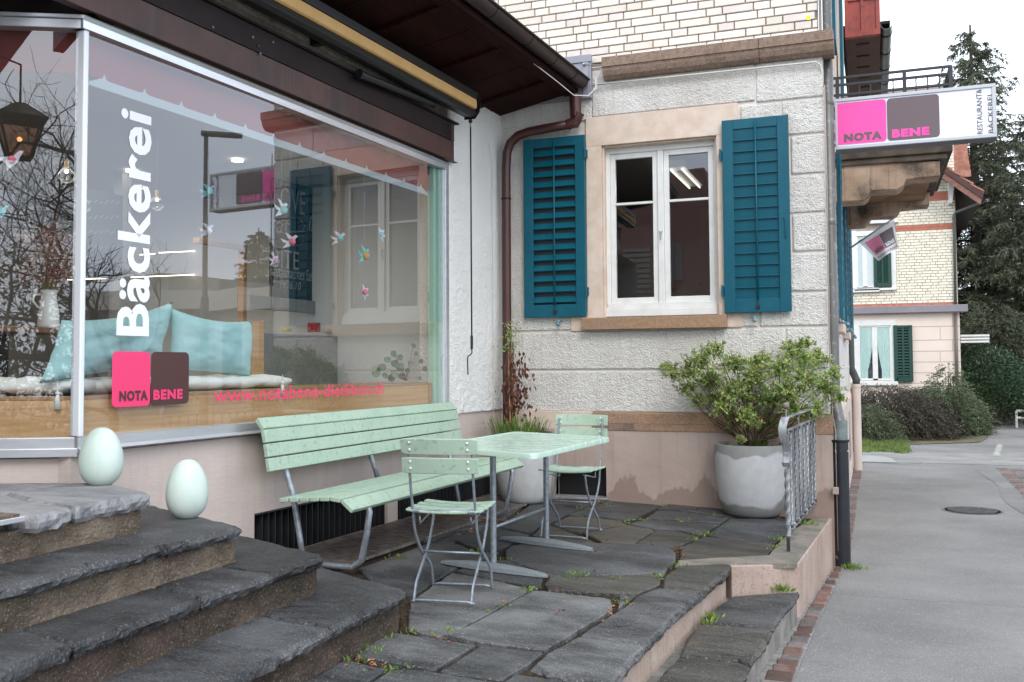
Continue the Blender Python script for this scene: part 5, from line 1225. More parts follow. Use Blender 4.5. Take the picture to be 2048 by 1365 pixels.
for (u, m_, w, label) in ((572, mat('yellow_packet', (.6, .5, .05), None), .07, 'small yellow packet on the counter under the chalkboard'), (628, mat('red_box', (.5, .03, .03), None), .09, 'little red box on the counter under the chalkboard'), (652, M_cush, .07, 'little white box beside the red one on the counter')):
    q = onI(u, 664, -1.7); tag(MB().box(q.x - w / 2, q.x + w / 2, q.y - .04, q.y + .04, q.z, q.z + (.03 if u == 572 else .085 if u == 628 else .03)).build('packet', m_), label, 'packet')
# brown door frame and pillars inside
df = tag(thing('inner_door_frame', None, None, WA(3, .3, -2.4)), 'brown timber frame standing inside behind the smaller aqua cushion', 'door frame')
a = onI(484, 490, -2.2); c = onI(492, 760, -2.2); sa = (a - CA).dot(TA); ba('post', sa - .05, sa, -2.25, -2.18, .3, a.z, M_wood, parent=df)
a2 = onI(395, 500, -2.2); s2 = (a2 - CA).dot(TA); ba('head', sa, s2, -2.25, -2.18, a.z - .05, a.z, M_wood, parent=df)
MB().prism([onI(505, 645, -.9), onI(528, 642, -.9), onI(528, 760, -.9), onI(505, 760, -.9)], NA * -.05).build('panel', M_wood, df)
ip = struct(thing('inner_pillars', None, None))
for u0, u1, n, m_ in ((487, 503, -2.9, M_iwall), (665, 690, -1.95, mat('beige_pillar', (.45, .36, .28), None, rough=.9)), (810, 872, -1.2, M_iwhite), (243, 262, -2.9, M_iwall)):
    a = onI(u0, 500, n); c = onI(u1, 500, n); sa = (a - CA).dot(TA); sc = (c - CA).dot(TA); ba('pillar', sc, sa, n - .1, n, .3, zc, m_, parent=ip, bev=0)
for i, (pts, lab) in enumerate(((((255, 380), (322, 374)), 0), (((350, 373), (408, 368)), 0), (((428, 366), (485, 361)), 0), (((280, 510), (310, 508)), 0), (((318, 506), (484, 498)), 0), (((135, 560), (410, 549)), 0))):
    n = -3.4; a, c = onI(*pts[0], n), onI(*pts[1], n)
    tag(MB().tube([a, c], .006, 6).build('strip_light', emitmat('strip_glow_%d' % (i // 5), (1, .8, .62), 3.0)), ['short warm strip light segment left of the lamp post reflection, upper row', 'middle warm strip light segment of the upper row inside', 'right-hand warm strip light segment of the upper row inside', 'tiny warm strip light segment at the start of the lower row', 'long warm strip light of the lower row behind the window', 'lowest and longest reddish strip light inside the shop'][i], 'light')
for i, (u, v, n, lab) in enumerate(((133, 352, -1.6, 'clear globe bulb hanging inside, left of the corner post'), (314, 408, -1.6, 'clear globe bulb hanging beside the large lettering'), (170, 412, -2.4, 'clear globe bulb hanging right behind the corner post'))):
    p = onI(u, v, n); t = tag(thing('pendant_bulb', None, None, p), lab, 'pendant lamp')
    MB().sphere(p, .05, 16, 12).build('globe', glassmat('bulb_glass', 1.45) if i == 0 else MATS['bulb_glass'], t, smooth=True)
    MB().sphere(p + Vector((0, 0, .03)), .012, 8, 6).build('filament', emitmat('bulb_glow', (1, .85, .6), 14) if i == 0 else MATS['bulb_glow'], t)
    MB().tube([p + Vector((0, 0, .05)), p + Vector((0, 0, .10))], .015, 8).build('socket', mat('brass', (.4, .28, .1), None, rough=.4, metal=.8), t)
    MB().tube([p + Vector((0, 0, .10)), (p.x, p.y, zc)], .002, 5).build('cord', M_black, t)
for u, v, lab in ((475, 323, 'small round ceiling spot to the right'), (263, 344, 'small round ceiling spot behind the lettering')):
    d_ = ray(u, v); p = EYEV + d_ * ((zc - .02 - EYE) / d_.z); tag(MB().lathe([(.05, 0), (.05, .008)], p, 16).build('ceiling_spot', emitmat('spot_glow', (1, .85, .65), 6) if u == 475 else MATS['spot_glow']), lab, 'light')
area = bpy.data.lights.new('shop_lighting', 'AREA'); area.energy = 42; area.size = 2.2; area.color = (1, .88, .72); lo_ = bpy.data.objects.new('shop_lighting', area); COL.objects.link(lo_); lo_.location = WA(3.2, 2.9, -2.2)
a3 = bpy.data.lights.new('kitchen_lighting', 'AREA'); a3.energy = 12; a3.size = .5; o3 = bpy.data.objects.new('kitchen_lighting', a3); COL.objects.link(o3); o3.location = (p1.x if False else -1.9, YB + 1.5, 3.05)
# paper birds with pompoms hanging in the window
def bird(u, v, size, dirx, mw, mb, label, n=-.10, folded=False, rot=0):
    p = onA(u, v, n); t = tag(thing('paper_bird', None, None, p), label, 'hanging bird')
    X = (-TA * dirx).normalized(); Z = Vector((0, 0, 1)); size *= 2.0
    if folded: X = (X * .25 + NA * .9).normalized()
    c_, s_ = cos(rot), sin(rot); X, Z = X * c_ + Z * s_, Z * c_ - X * s_
    k = size
    MB().prism([p + X * a * k + Z * b_ * k for a, b_ in ((.5, .32), (.36, .42), (.2, .34), (-.1, .05), (-.25, -.1), (-.5, -.42), (-.3, -.34), (-.05, -.28), (.22, -.05), (.34, .18))], NA * .002).build('body', mw, t)
    MB().prism([p + X * a * k + Z * b_ * k for a, b_ in ((.05, .02), (-.35, .55), (-.12, .48), (.18, .25))], NA * .004).build('wing', mw, t)
    MB().prism([p + X * a * k + Z * b_ * k for a, b_ in ((.0, -.02), (-.62, .22), (-.45, -.02), (-.05, -.12))], NA * .003).build('wing', mw, t)
    b = MB(); rg = random.Random(int(u)); 
    b.sphere(p + X * .06 * k + NA * .01, .20 * k, 12, 9)
    for i, v_ in enumerate(b.v): q = Vector(v_) - p; b.v[i] = tuple(p + q * (1 + rg.uniform(-.12, .12)))
    b.build('pompom', mb, t)
    MB().tube([p + Z * .1 * k, Vector((p.x, p.y, 2.62))], .0007, 4).build('thread', M_palestrip, t)
Mw = mat('white_felt', (.62, .60, .66), (.75, .73, .80), scale=60, rough=.9); Mt = mat('turquoise_felt', (.16, .50, .50), (.22, .60, .60), scale=60, rough=.95); Mp = mat('coral_pompom', (.80, .12, .20), (.9, .25, .3), scale=60, rough=.95); Mo = mat('orange_pompom', (.62, .33, .06), None, rough=.95); Mpl = mat('lilac_pompom', (.6, .25, .45), None, rough=.95)
bird(563, 420, .062, 1, Mw, Mt, 'white paper bird with a turquoise pompom, biggest one right of the lettering')
bird(728, 512, .070, 1, Mt, Mo, 'turquoise paper bird with an orange pompom')
bird(580, 484, .052, 1, Mw, Mp, 'white paper bird seen end-on with a coral pompom over the dark shutter reflection', folded=True)
bird(677, 478, .050, 1, Mw, Mt, 'folded white bird with a turquoise pompom between chalkboard and window reflection', folded=True)
bird(762, 470, .048, -1, Mw, Mt, 'pale fluttering bird with a turquoise pompom, farthest right', rot=.3)
bird(728, 585, .050, -1, Mw, Mp, 'pale bird with a coral pompom, lowest of the hanging birds', rot=.6)
bird(548, 522, .045, 1, Mw, Mpl, 'faint pink bird with a lilac pompom near the chalkboard', n=-.5)
bird(415, 384, .045, 1, Mt, Mt, 'small turquoise pompom bird in front of the reflected sign', n=-.3, folded=True)
bird(414, 462, .042, 1, Mw, Mw, 'small white pompom bird beside the reflected lamp post', n=-.2, folded=True)
def birdE(u, v, size, mw, mb, label):
    d_ = ray(u, v); tt = NE.dot(PE + NE * -.06 - EYEV) / NE.dot(d_); p = EYEV + d_ * tt
    t = tag(thing('paper_bird', None, None, p), label, 'hanging bird'); X = -TE; Z = Vector((0, 0, 1)); k = size
    for nm, pl in (('body', ((.5, .42), (.34, .45), (.15, .3), (-.1, .05), (-.5, -.05), (-.3, -.2), (-.25, -.55), (.0, -.3), (.25, -.1), (.36, .18))), ('wing', ((.0, .0), (-.8, -.1), (-.7, .1), (-.1, .15)))):
        MB().prism([p + X * a * k + Z * b_ * k for a, b_ in pl], NE * .002).build(nm, mw, t)
    MB().sphere(p + NE * .008, .18 * k, 10, 8).build('pompom', mb, t)
birdE(25, 320, .10, Mw, Mp, 'speckled white paper bird with a coral pompom left of the corner post'); birdE(-2, 428, .09, Mt, Mt, 'turquoise paper bird cut off at the left edge of the window')
# house plant at the right end of the seat
hp = tag(thing('house_plant', None, None, onA(830, 765, -.15)), 'potted begonia with round leaves on the right end of the window seat', 'house plant')
b = MB(); st = MB(); rg = random.Random(3); base = onA(812, 762, -.16)
lv = [(765, 735, .030), (752, 748, .03), (787, 708, .028), (800, 715, .026), (790, 728, .034), (775, 720, .028), (800, 735, .036), (827, 692, .022), (832, 708, .020), (842, 723, .020), (850, 738, .022), (822, 728, .026), (840, 757, .018), (815, 742, .024), (770, 752, .026), (790, 748, .034), (805, 752, .03), (783, 757, .03), (758, 740, .02)]
for u, v, r_ in lv:
    n_ = rg.uniform(-.2, -.07); c = onA(u, v, n_); k = 10; nr = Vector((rg.uniform(-.4, .4), rg.uniform(-.4, .4), rg.uniform(-.2, .7))) + NA * .5 - ray(u, v).normalized(); nr.normalize(); a1 = nr.cross(Vector((0, 0, 1))).normalized(); a2 = nr.cross(a1)
    b.add([c] + [c + (a1 * cos(2 * pi * i / k) + a2 * sin(2 * pi * i / k)) * r_ * (1 + .12 * sin(i * 2.3)) + nr * .004 * (i % 2) for i in range(k)], [(0, 1 + i, 1 + (i + 1) % k) for i in range(k)])
    st.tube([base, base.lerp(c, .5) + Vector((0, 0, .02)), c], .002, 5)
b.build('leaves', L_house, hp, kind='stuff'); st.build('stems', mat('reddish_stem', (.25, .08, .05), None, rough=.7), hp, kind='stuff')
# lantern by the entrance (seen only in reflections)
ln = tag(thing('entrance_lantern', None, None, (-2.7, 1.2, 2.4)), 'copper lantern with a glowing bulb under the entrance eaves, seen mirrored in the window', 'lantern')
lp_ = Vector((-3.68, 2.74, 2.32)); ln.location = lp_; ln.scale = (.8, .8, .8)
def frus(b, r0, z0, r1, z1):
    b.hexa([lp_ + Vector((sx * r0, sy * r0, z0)) for sx, sy in ((-1, -1), (1, -1), (1, 1), (-1, 1))] + [lp_ + Vector((sx * r1, sy * r1, z1)) for sx, sy in ((-1, -1), (1, -1), (1, 1), (-1, 1))])
M_cop = mat('old_copper', (.05, .035, .025), None, rough=.5, metal=.5)
b = MB(); frus(b, .15, .26, .03, .36); frus(b, .155, .245, .155, .26); frus(b, .075, -.01, .075, .0); b.build('roof', M_cop, ln)
b = MB()
for sx in (-1, 1):
    for sy in (-1, 1): b.bar(lp_ + Vector((sx * .07, sy * .07, 0)), lp_ + Vector((sx * .135, sy * .135, .25)), .012, .012)
b.build('frame', M_cop, ln)
b = MB()
for k in range(4):
    a = [Vector((-1, -1, 0)), Vector((1, -1, 0)), Vector((1, 1, 0)), Vector((-1, 1, 0))]; q0, q1 = a[k], a[(k + 1) % 4]
    b.add([lp_ + q0 * .068, lp_ + q1 * .068, lp_ + q1 * .132 + Vector((0, 0, .245)), lp_ + q0 * .132 + Vector((0, 0, .245))], [(0, 1, 2, 3)])
b.build('panes', glassmat('smoky_lantern_glass', 1.4, (.55, .38, .30)), ln, nofix=True)
MB().sphere(lp_ + Vector((0, 0, .12)), .016, 10, 8).build('bulb', emitmat('lantern_glow', (1, .62, .25), 12), ln)
MB().tube([lp_ + Vector((0, 0, .36)), lp_ + Vector((0, 0, .62)), lp_ + Vector((-.25, .1, .66))], .008, 6).build('bracket', M_cop, ln)
# ------------------------------------------------------------------ bench
# bench runs parallel to the bakery front; frame: s along the wall (towards the viewer), n out from the wall
def cap_slat(name, p0, p1, ax, az, w, h, root, m=M_mint):
    """plank from p0 to p1; ax = direction of its width, az = its thickness direction"""
    d = (p1 - p0); b = MB(); b.obox((p0 + p1) / 2, d / 2, ax.normalized() * w / 2, az.normalized() * h / 2)
    return b.build(name, m, root, bevel=.005)
def near_pt(u, v, z): return onz(u, v, z)
bench = tag(thing('bench', None, None, WA(2.5, .05, .3)), 'long mint green slatted bench with bent tubular steel legs against the bakery wall', 'bench')
# surveyed end points: seat front edge and backrest top edge
SA = onz(703, 1010, .445); SB = onz(1046, 927, .43)
bd = (SA - SB); BLEN = Vector((bd.x, bd.y, 0)).length; bdir = Vector((bd.x, bd.y, 0)).normalized(); bn = Vector((-bdir.y, bdir.x, 0))
if bn.x < 0: bn = -bn                                    # pointing away from the wall
zs = (SA.z + SB.z) / 2
O_ = Vector((SB.x, SB.y, 0))
print('BENCH len', BLEN, 'SA', SA, 'SB', SB)
# back wall line through: distance from seat front
def BP(t, q, z): return O_ + bdir * t + bn * q + Vector((0, 0, z + (fz(O_.x + bdir.x * t) * 0)))
# seat profile (q = distance in front of the seat's front edge, negative = towards wall)
seatprof = [(-.030, .434, -38), (-.108, .467, -6), (-.178, .467, 2), (-.246, .462, 5), (-.314, .457, 5), (-.382, .452, 5), (-.450, .448, 5)]
for i, (q, z, ang) in enumerate(seatprof):
    a = radians(ang); ax = bn * cos(a) + Vector((0, 0, sin(a))); az = Vector((0, 0, 1)) * cos(a) - bn * sin(a)
    w = .088 if i == 0 else (.062 if i == 1 else .056)
    cap_slat('seat_slat', BP(0, q, z), BP(BLEN, q, z), ax, az, w, .026, bench)
backprof = [(-.432, .565, 78), (-.452, .645, 76), (-.472, .725, 74), (-.508, .800, 42)]
backprof = [(-.560, .640, 80), (-.575, .722, 79), (-.590, .803, 77), (-.618, .872, 50)]
for i, (q, z, ang) in enumerate(backprof):
    a = radians(180 - ang); ax = -bn * cos(radians(ang)) * 1 + Vector((0, 0, sin(radians(ang)))); az = bn * sin(radians(ang)) + Vector((0, 0, cos(radians(ang))))
    ax = (bn * -cos(radians(ang)) + Vector((0, 0, 1)) * sin(radians(ang)))
    cap_slat('back_slat', BP(-.02, q, z), BP(BLEN + .0, q, z), ax, az, .076, .028, bench)
for t in (BLEN - .19, BLEN / 2 + .10, .22):
    lg = sub_empty('leg_frame', bench)
    fl_z = fz(BP(t, -.3, 0).x)
    if t != BLEN / 2 + .10:
        pts = [BP(t, -.05, .425), BP(t, -.012, .415), BP(t, .0, .38), BP(t, -.02, .25), BP(t, -.055, .10), BP(t, -.075, fl_z + .045), BP(t, -.11, fl_z + .020), BP(t, -.20, fl_z + .018), BP(t, -.46, fl_z + .020)]
        MB().tube(pts, .0185, 14).build('front_leg', M_zinc, lg, smooth=True)
    # back leg and backrest support
    q0 = BP(t, -.44, .80); pts = [BP(t, -.632, .86), BP(t, -.604, .72), BP(t, -.575, .60), BP(t, -.520, .45), BP(t, -.470, .20), BP(t, -.445, fl_z + .02)]
    if t != BLEN / 2 + .10: MB().tube(pts, .0175, 14).build('back_leg', M_zinc, lg, smooth=True)
    else: MB().tube(pts[:4], .0175, 14).build('back_support', M_zinc, lg, smooth=True)
    MB().bar(BP(t, -.47, .430), BP(t, -.06, .445), .035, .012).build('seat_bracket', M_zinc, lg)
    MB().bar(BP(t, -.583, .62), BP(t, -.615, .84), .03, .008, up=bdir).build('back_bracket', M_black, lg)

# ------------------------------------------------------------------ folding table
table = tag(thing('garden_table', None, None, onfl(1040, 1112)), 'mint green garden table beaded with rain on a grey steel two-column base', 'table')
tzt = .742
c_near = onz(1068, 908, tzt); c_right = onz(1222, 874, tzt); c_far = onz(1030, 863, tzt)
c_left = c_near + c_far - c_right
print('TABLE', c_near, c_right, c_far, c_left, (c_right - c_near).length, (c_far - c_right).length)
cor = [c_near, c_right, c_far, c_left]; cc = sum(cor, Vector()) / 4
outl = []
for i in range(4):
    p = cor[i]; a = (cor[i - 1] - p); c = (cor[(i + 1) % 4] - p); r_ = .06
    p_a = p + a.normalized() * r_; p_c = p + c.normalized() * r_
    for k in range(7):
        t = k / 6; outl.append(p_a * (1 - t) ** 2 + p * 2 * t * (1 - t) + p_c * t * t)
n = len(outl); vs = []; rings = [(0, -.030), (.0, -.006), (.004, -.001), (.010, 0), (.022, -.0005), (.028, -.004), (.034, -.0045)]
for ins, dz in rings:
    for p in outl:
        d = (cc - p).normalized(); vs.append(p + d * ins + Vector((0, 0, dz)))
fs = [(r * n + i, r * n + (i + 1) % n, (r + 1) * n + (i + 1) % n, (r + 1) * n + i) for r in range(len(rings) - 1) for i in range(n)]
fs.append(tuple((len(rings) - 1) * n + i for i in range(n))); 
b = MB(); b.add(vs, fs); b.add([p + (cc - p).normalized() * .012 + Vector((0, 0, -.028)) for p in outl], [tuple(reversed(range(n)))]); b.build('tabletop', M_mintwet, table, smooth='auto')
# rain drops: on the top and hanging from the rim
M_drop = glassmat('rain_water', 1.33, (.97, 1, .98)); rg = random.Random(11); b = MB()
for i in range(520):
    s_, t_ = rg.uniform(.02, .98), rg.uniform(.02, .98); p = c_near.lerp(c_right, s_) + (c_left - c_near) * t_; b.sphere(p + Vector((0, 0, -.0035)), rg.uniform(.002, .0055), 6, 5, (1.3, 1.1, .7))
for i in range(4):
    a, c = cor[i], cor[(i + 1) % 4]
    for k in range(46): p = a.lerp(c, rg.uniform(.04, .96)); b.sphere(p + Vector((0, 0, -.033)), rg.uniform(.002, .0038), 6, 5, (1, 1, 1.3))
b.build('rain_drops', M_drop, table, kind='stuff', smooth=True)
fa, fb_ = onfl(987, 1138), onfl(1093, 1088)       # column feet
ud = (fb_ - fa).normalized(); uw = Vector((ud.y, -ud.x, 0)).normalized()
for i, (p, L, lab) in enumerate(((fa, 0, ''), (fb_, 0, ''))):
    g_ = sub_empty('leg_assembly', table)
    MB().tube([p + Vector((0, 0, .03)), Vector((p.x, p.y, tzt - .03))], .0185, 16).build('leg', M_zinc, g_, smooth='auto')
    # foot bar: a shallow arch tapered to both ends
    ends = ((onfl(884, 1128), onfl(1097, 1157)), (onfl(1000, 1080), onfl(1190, 1104)))[i]
    e0, e1 = ends; dd = (e1 - e0); N_ = 16; b = MB(); vs = []
    for k in range(N_ + 1):
        t = k / N_; q = e0 + dd * t; wv = .018 + .034 * sin(pi * t) ** .8; h = .020 + .022 * (sin(pi * t) ** .8); side = Vector((-dd.y, dd.x, 0)).normalized(); q = Vector((q.x, q.y, fz(q.x)))
        for a_, z_ in ((-wv, .006), (-wv * .9, h * .7), (-wv * .45, h), (wv * .45, h), (wv * .9, h * .7), (wv, .006)): vs.append(q + side * a_ + Vector((0, 0, z_)))
    fs = [(k * 6 + j, (k + 1) * 6 + j, (k + 1) * 6 + (j + 1) % 6, k * 6 + (j + 1) % 6) for k in range(N_) for j in range(6)] + [tuple(range(6)), tuple(N_ * 6 + j for j in reversed(range(6)))]
    b.add(vs, fs); b.build('foot_bar', mat('grey_cast_foot', (.16, .185, .20), (.22, .25, .265), scale=80, rough=.45, bump=.3, bscale=200), g_, smooth='auto')
    for e in (e0, e1): MB().sphere(Vector((e.x, e.y, fz(e.x) + .008)) + (cc - e).normalized() * .01, .012, 8, 6).build('foot_cap', mat('rusty_cap', (.13, .06, .04), None, rough=.8), g_)
MB().tube([fa + Vector((0, 0, .24)) + ud * .015, fb_ + Vector((0, 0, .235)) - ud * .015], .0105, 10).build('stretcher', M_zinc, table, smooth=True)
MB().tube([fa + Vector((0, 0, .665)), fb_ + Vector((0, 0, .655))], .0125, 10).build('upper_stretcher', M_zinc, table, smooth=True)
m_ = fa.lerp(fb_, .78); m_.z = .64; MB().box(m_.x - .014, m_.x + .014, m_.y - .008, m_.y + .008, .60, .715).build('latch_bracket', M_louv, table)
# ------------------------------------------------------------------ folding chairs (built once in their own frame, then copied)
def make_chair():
    t = thing('folding_chair', None, None, (0, 0, 0), local=True)
    W = .40
    # x across, y: sitter looks towards +y, backrest at -y
    def strap(name, pts, w=.024, th=.007, side=None):
        b = MB()
        for i in range(len(pts) - 1): b.bar(pts[i], pts[i + 1], th, w, up=(0, -1, 0)) if False else b.tube([pts[i], pts[i + 1]], 1, 4)
        return b
    def leg(name, x, prof, r=.0095):
        # smooth flat-bar leg following a profile of (y, z)
        P_ = [Vector((x, y, z)) for y, z in prof]; out = []
        for i in range(len(P_) - 1):
            p0 = P_[max(i - 1, 0)]; p1 = P_[i]; p2 = P_[i + 1]; p3 = P_[min(i + 2, len(P_) - 1)]
            for k in range(5):
                s_ = k / 5; out.append(.5 * ((2 * p1) + (p2 - p0) * s_ + (2 * p0 - 5 * p1 + 4 * p2 - p3) * s_ ** 2 + (3 * p1 - p0 - 3 * p2 + p3) * s_ ** 3))
        out.append(P_[-1])
        vs = []; n = len(out)
        for i, p in enumerate(out):
            d = (out[min(i + 1, n - 1)] - out[max(i - 1, 0)]).normalized(); u = Vector((1, 0, 0)); v = d.cross(u).normalized()
            for a, c in ((-.0045, -.0105), (.0045, -.0105), (.0045, .0105), (-.0045, .0105)): vs.append(p + u * a + v * c)
        fs = [(i * 4 + k, i * 4 + (k + 1) % 4, (i + 1) * 4 + (k + 1) % 4, (i + 1) * 4 + k) for i in range(n - 1) for k in range(4)] + [(3, 2, 1, 0), tuple((n - 1) * 4 + k for k in range(4))]
        b = MB(); b.add(vs, fs); return b.build(name, M_zinc, t, bevel=.0015, seg=1)
    for sx in (-1, 1):
        x = sx * .165
        leg('back_leg', x, [(-.255, .80), (-.235, .66), (-.205, .52), (-.175, .43), (-.145, .335), (-.055, .235), (.055, .165), (.130, .10), (.160, .0)])
        x2 = sx * .150
        leg('front_leg', x2, [(.135, .435), (.105, .345), (.02, .235), (-.10, .145), (-.175, .085), (-.215, .0)])
    def rod(name, a, c, r=.0065): return MB().tube([a, c], r, 8).build(name, M_zinc, t, smooth=True)
    rod('seat_rod', (-.165, -.188, .452), (.165, -.188, .452), .0075)
    for sx in (-1, 1): MB().tube([(sx * .165, -.188, .452), (sx * .128, -.188, .452)], .013, 12).build('hinge_sleeve', M_zinc, t, smooth='auto')
    rod('cross_rod', (-.150, -.05, .222), (.150, -.05, .222), .006)
    # foot runners, their tips turned down
    for y in (-.215, .160):
        MB().tube([(-.165, y, .004), (-.130, y, .012), (.130, y, .012), (.165, y, .004)], .0065, 8).build('foot_runner', M_zinc, t, smooth=True)
    for sx in (-1, 1): MB().tube([(sx * .135, -.165, .425), (sx * .135, -.16, .385), (sx * .135, -.10, .395), (sx * .135, .13, .435)], .005, 6).build('seat_stay', M_zinc, t, smooth=True)
    # seat slats, dished along their length
    def slat(name, y, z, w, L, sag=.012, tilt=0, flat=True, th=.013, lean=0, curve=0, m=M_mint):
        n = 10; vs = []
        for i in range(n + 1):
            a = i / n * 2 - 1; x = a * L / 2
            if flat: c = Vector((x, y, z - sag * (1 - a * a))); u = Vector((0, 1, tilt)).normalized(); v = Vector((0, 0, 1))
            else: c = Vector((x, y - curve * (1 - a * a), z)); u = Vector((0, lean, 1)).normalized(); v = Vector((0, -1, lean)).normalized()
            wv = w * (1 - (.10 if abs(a) > .99 else 0))
            for p, q in ((-.5, -.5), (.5, -.5), (.5, .5), (-.5, .5)): vs.append(c + u * wv * p + v * th * q)
        fs = [(i * 4 + k, i * 4 + (k + 1) % 4, (i + 1) * 4 + (k + 1) % 4, (i + 1) * 4 + k) for i in range(n) for k in range(4)] + [(3, 2, 1, 0), tuple(n * 4 + k for k in range(4))]
        b = MB(); b.add(vs, fs); return b.build(name, m, t, bevel=.004)
    for i, (y, L) in enumerate(((-.168, .40), (-.088, .405), (-.008, .40), (.075, .385), (.150, .37))[:5]):
        if i == 4: continue
        slat('seat_slat', y + (.012 * i), .458 + i * .001, .062, L)
    slat('back_slat', -.268, .786, .082, .40, flat=False, lean=-.18, curve=.022)
    slat('back_slat', -.253, .690, .082, .40, flat=False, lean=-.18, curve=.022)
    for sx in (-1, 1):
        for z, y in ((.805, -.285), (.770, -.279), (.710, -.268), (.675, -.262)):
            MB().sphere((sx * .150, y - .006, z), .007, 8, 6, (1, .6, 1)).build('rivet', MATS['pale_rivet'] if 'pale_rivet' in MATS else mat('pale_rivet', (.75, .75, .73), None, rough=.35, metal=.3), t)
            MB().sphere((sx * .150, y + .034, z), .007, 8, 6, (1, .6, 1)).build('rivet', MATS['pale_rivet'], t)
    for y in (-.14, -.0, .1):
        for sx in (-1, 1): MB().sphere((sx * .135, y, .461), .006, 8, 6, (1, 1, .4)).build('screw_head', M_zinc, t)
    b = MB(); rg = random.Random(4)
    for k in range(90):
        x = rg.uniform(-.19, .19); y, z = ((-.272, .822), (-.26, .745), (-.256, .73), (-.24, .652))[k % 4]; b.sphere((x, y - .022 * (1 - (x / .2) ** 2), z + rg.uniform(-.004, .003)), rg.uniform(.0012, .0026), 5, 4)
    b.build('rain_drops', M_drop, t, kind='stuff')
    return t
chair = make_chair(); chair['category'] = 'chair'; chair['group'] = 'folding chairs at the garden table'
chair['label'] = 'mint folding chair in front of the bench, seen from behind its backrest'
# near chair: feet surveyed at (950,1215) right rear... and (815,1175) left
f_r = onfl(951, 1214); f_l = onfl(832, 1198) if False else onfl(820, 1203)
xa = Vector((f_r.x - f_l.x, f_r.y - f_l.y, 0)); rz = math.atan2(xa.y, xa.x)
mid = (f_r + f_l) / 2; yv = Vector((-sin(rz), cos(rz), 0)); loc = mid + yv * .215
print('CHAIR1 width', xa.length, 'rz', math.degrees(rz), loc)
chair.location = (loc.x, loc.y, fz(loc.x) + .002); chair.rotation_euler = (0, 0, rz)
# far chair: faces the viewer across the table
g_l = onfl(1195, 1084); g_r = onfl(1062, 1071)
xa2 = Vector((g_l.x - g_r.x, g_l.y - g_r.y, 0)); print('CHAIR2 width', xa2.length)
rz2 = math.atan2(xa2.y, xa2.x) + pi
mid2 = (g_l + g_r) / 2; yv2 = Vector((-sin(rz2), cos(rz2), 0)); loc2 = mid2 - yv2 * .160
ch2 = dup(chair, (loc2.x, loc2.y, fz(loc2.x) + .002), rz2, 'mint folding chair on the far side of the table against the plinth wall')
print('chair2', loc2, math.degrees(rz2))

# ------------------------------------------------------------------ eggs and pots
def egg(name, p, w, h, label):
    prof = []
    for k in range(29):
        t = k / 28; a = pi * t; z = h * (1 - cos(a)) / 2; r = w / 2 * sin(a) ** .82 * (1 + .155 * cos(a)) / 1.012
        prof.append((max(r, .001), z))
    flat = h * .022; prof = [(max(r, w * .24) if z <= flat else r, max(z - flat, 0)) for r, z in prof if z > flat * .99 or True]
    prof = [(w * .24, 0)] + [(r, z) for r, z in prof if z > .004]
    return tag(MB().lathe(prof, p, 48).build(name, M_egg, smooth=True), label, 'egg')
e1 = onz(202, 970, .67); e2 = onz(374, 1035, .51)
def px_m(p): 
    d = ROT.transposed() @ (p - EYEV); return F_PX / -d.z
egg('ceramic_egg', e1, 84 / px_m(e1), 117 / px_m(e1), 'big pale mint ceramic egg on the top landing beside the corner post'); egg('ceramic_egg', e2, 82 / px_m(e2), 118 / px_m(e2), 'big pale mint ceramic egg one step lower, on the dark slate tread')
pp_ = onfl(1500, 1037); pr = ony(1500, 1000, pp_.y + .25)
k_ = px_m(Vector((pp_.x, pp_.y + .2, .3)))
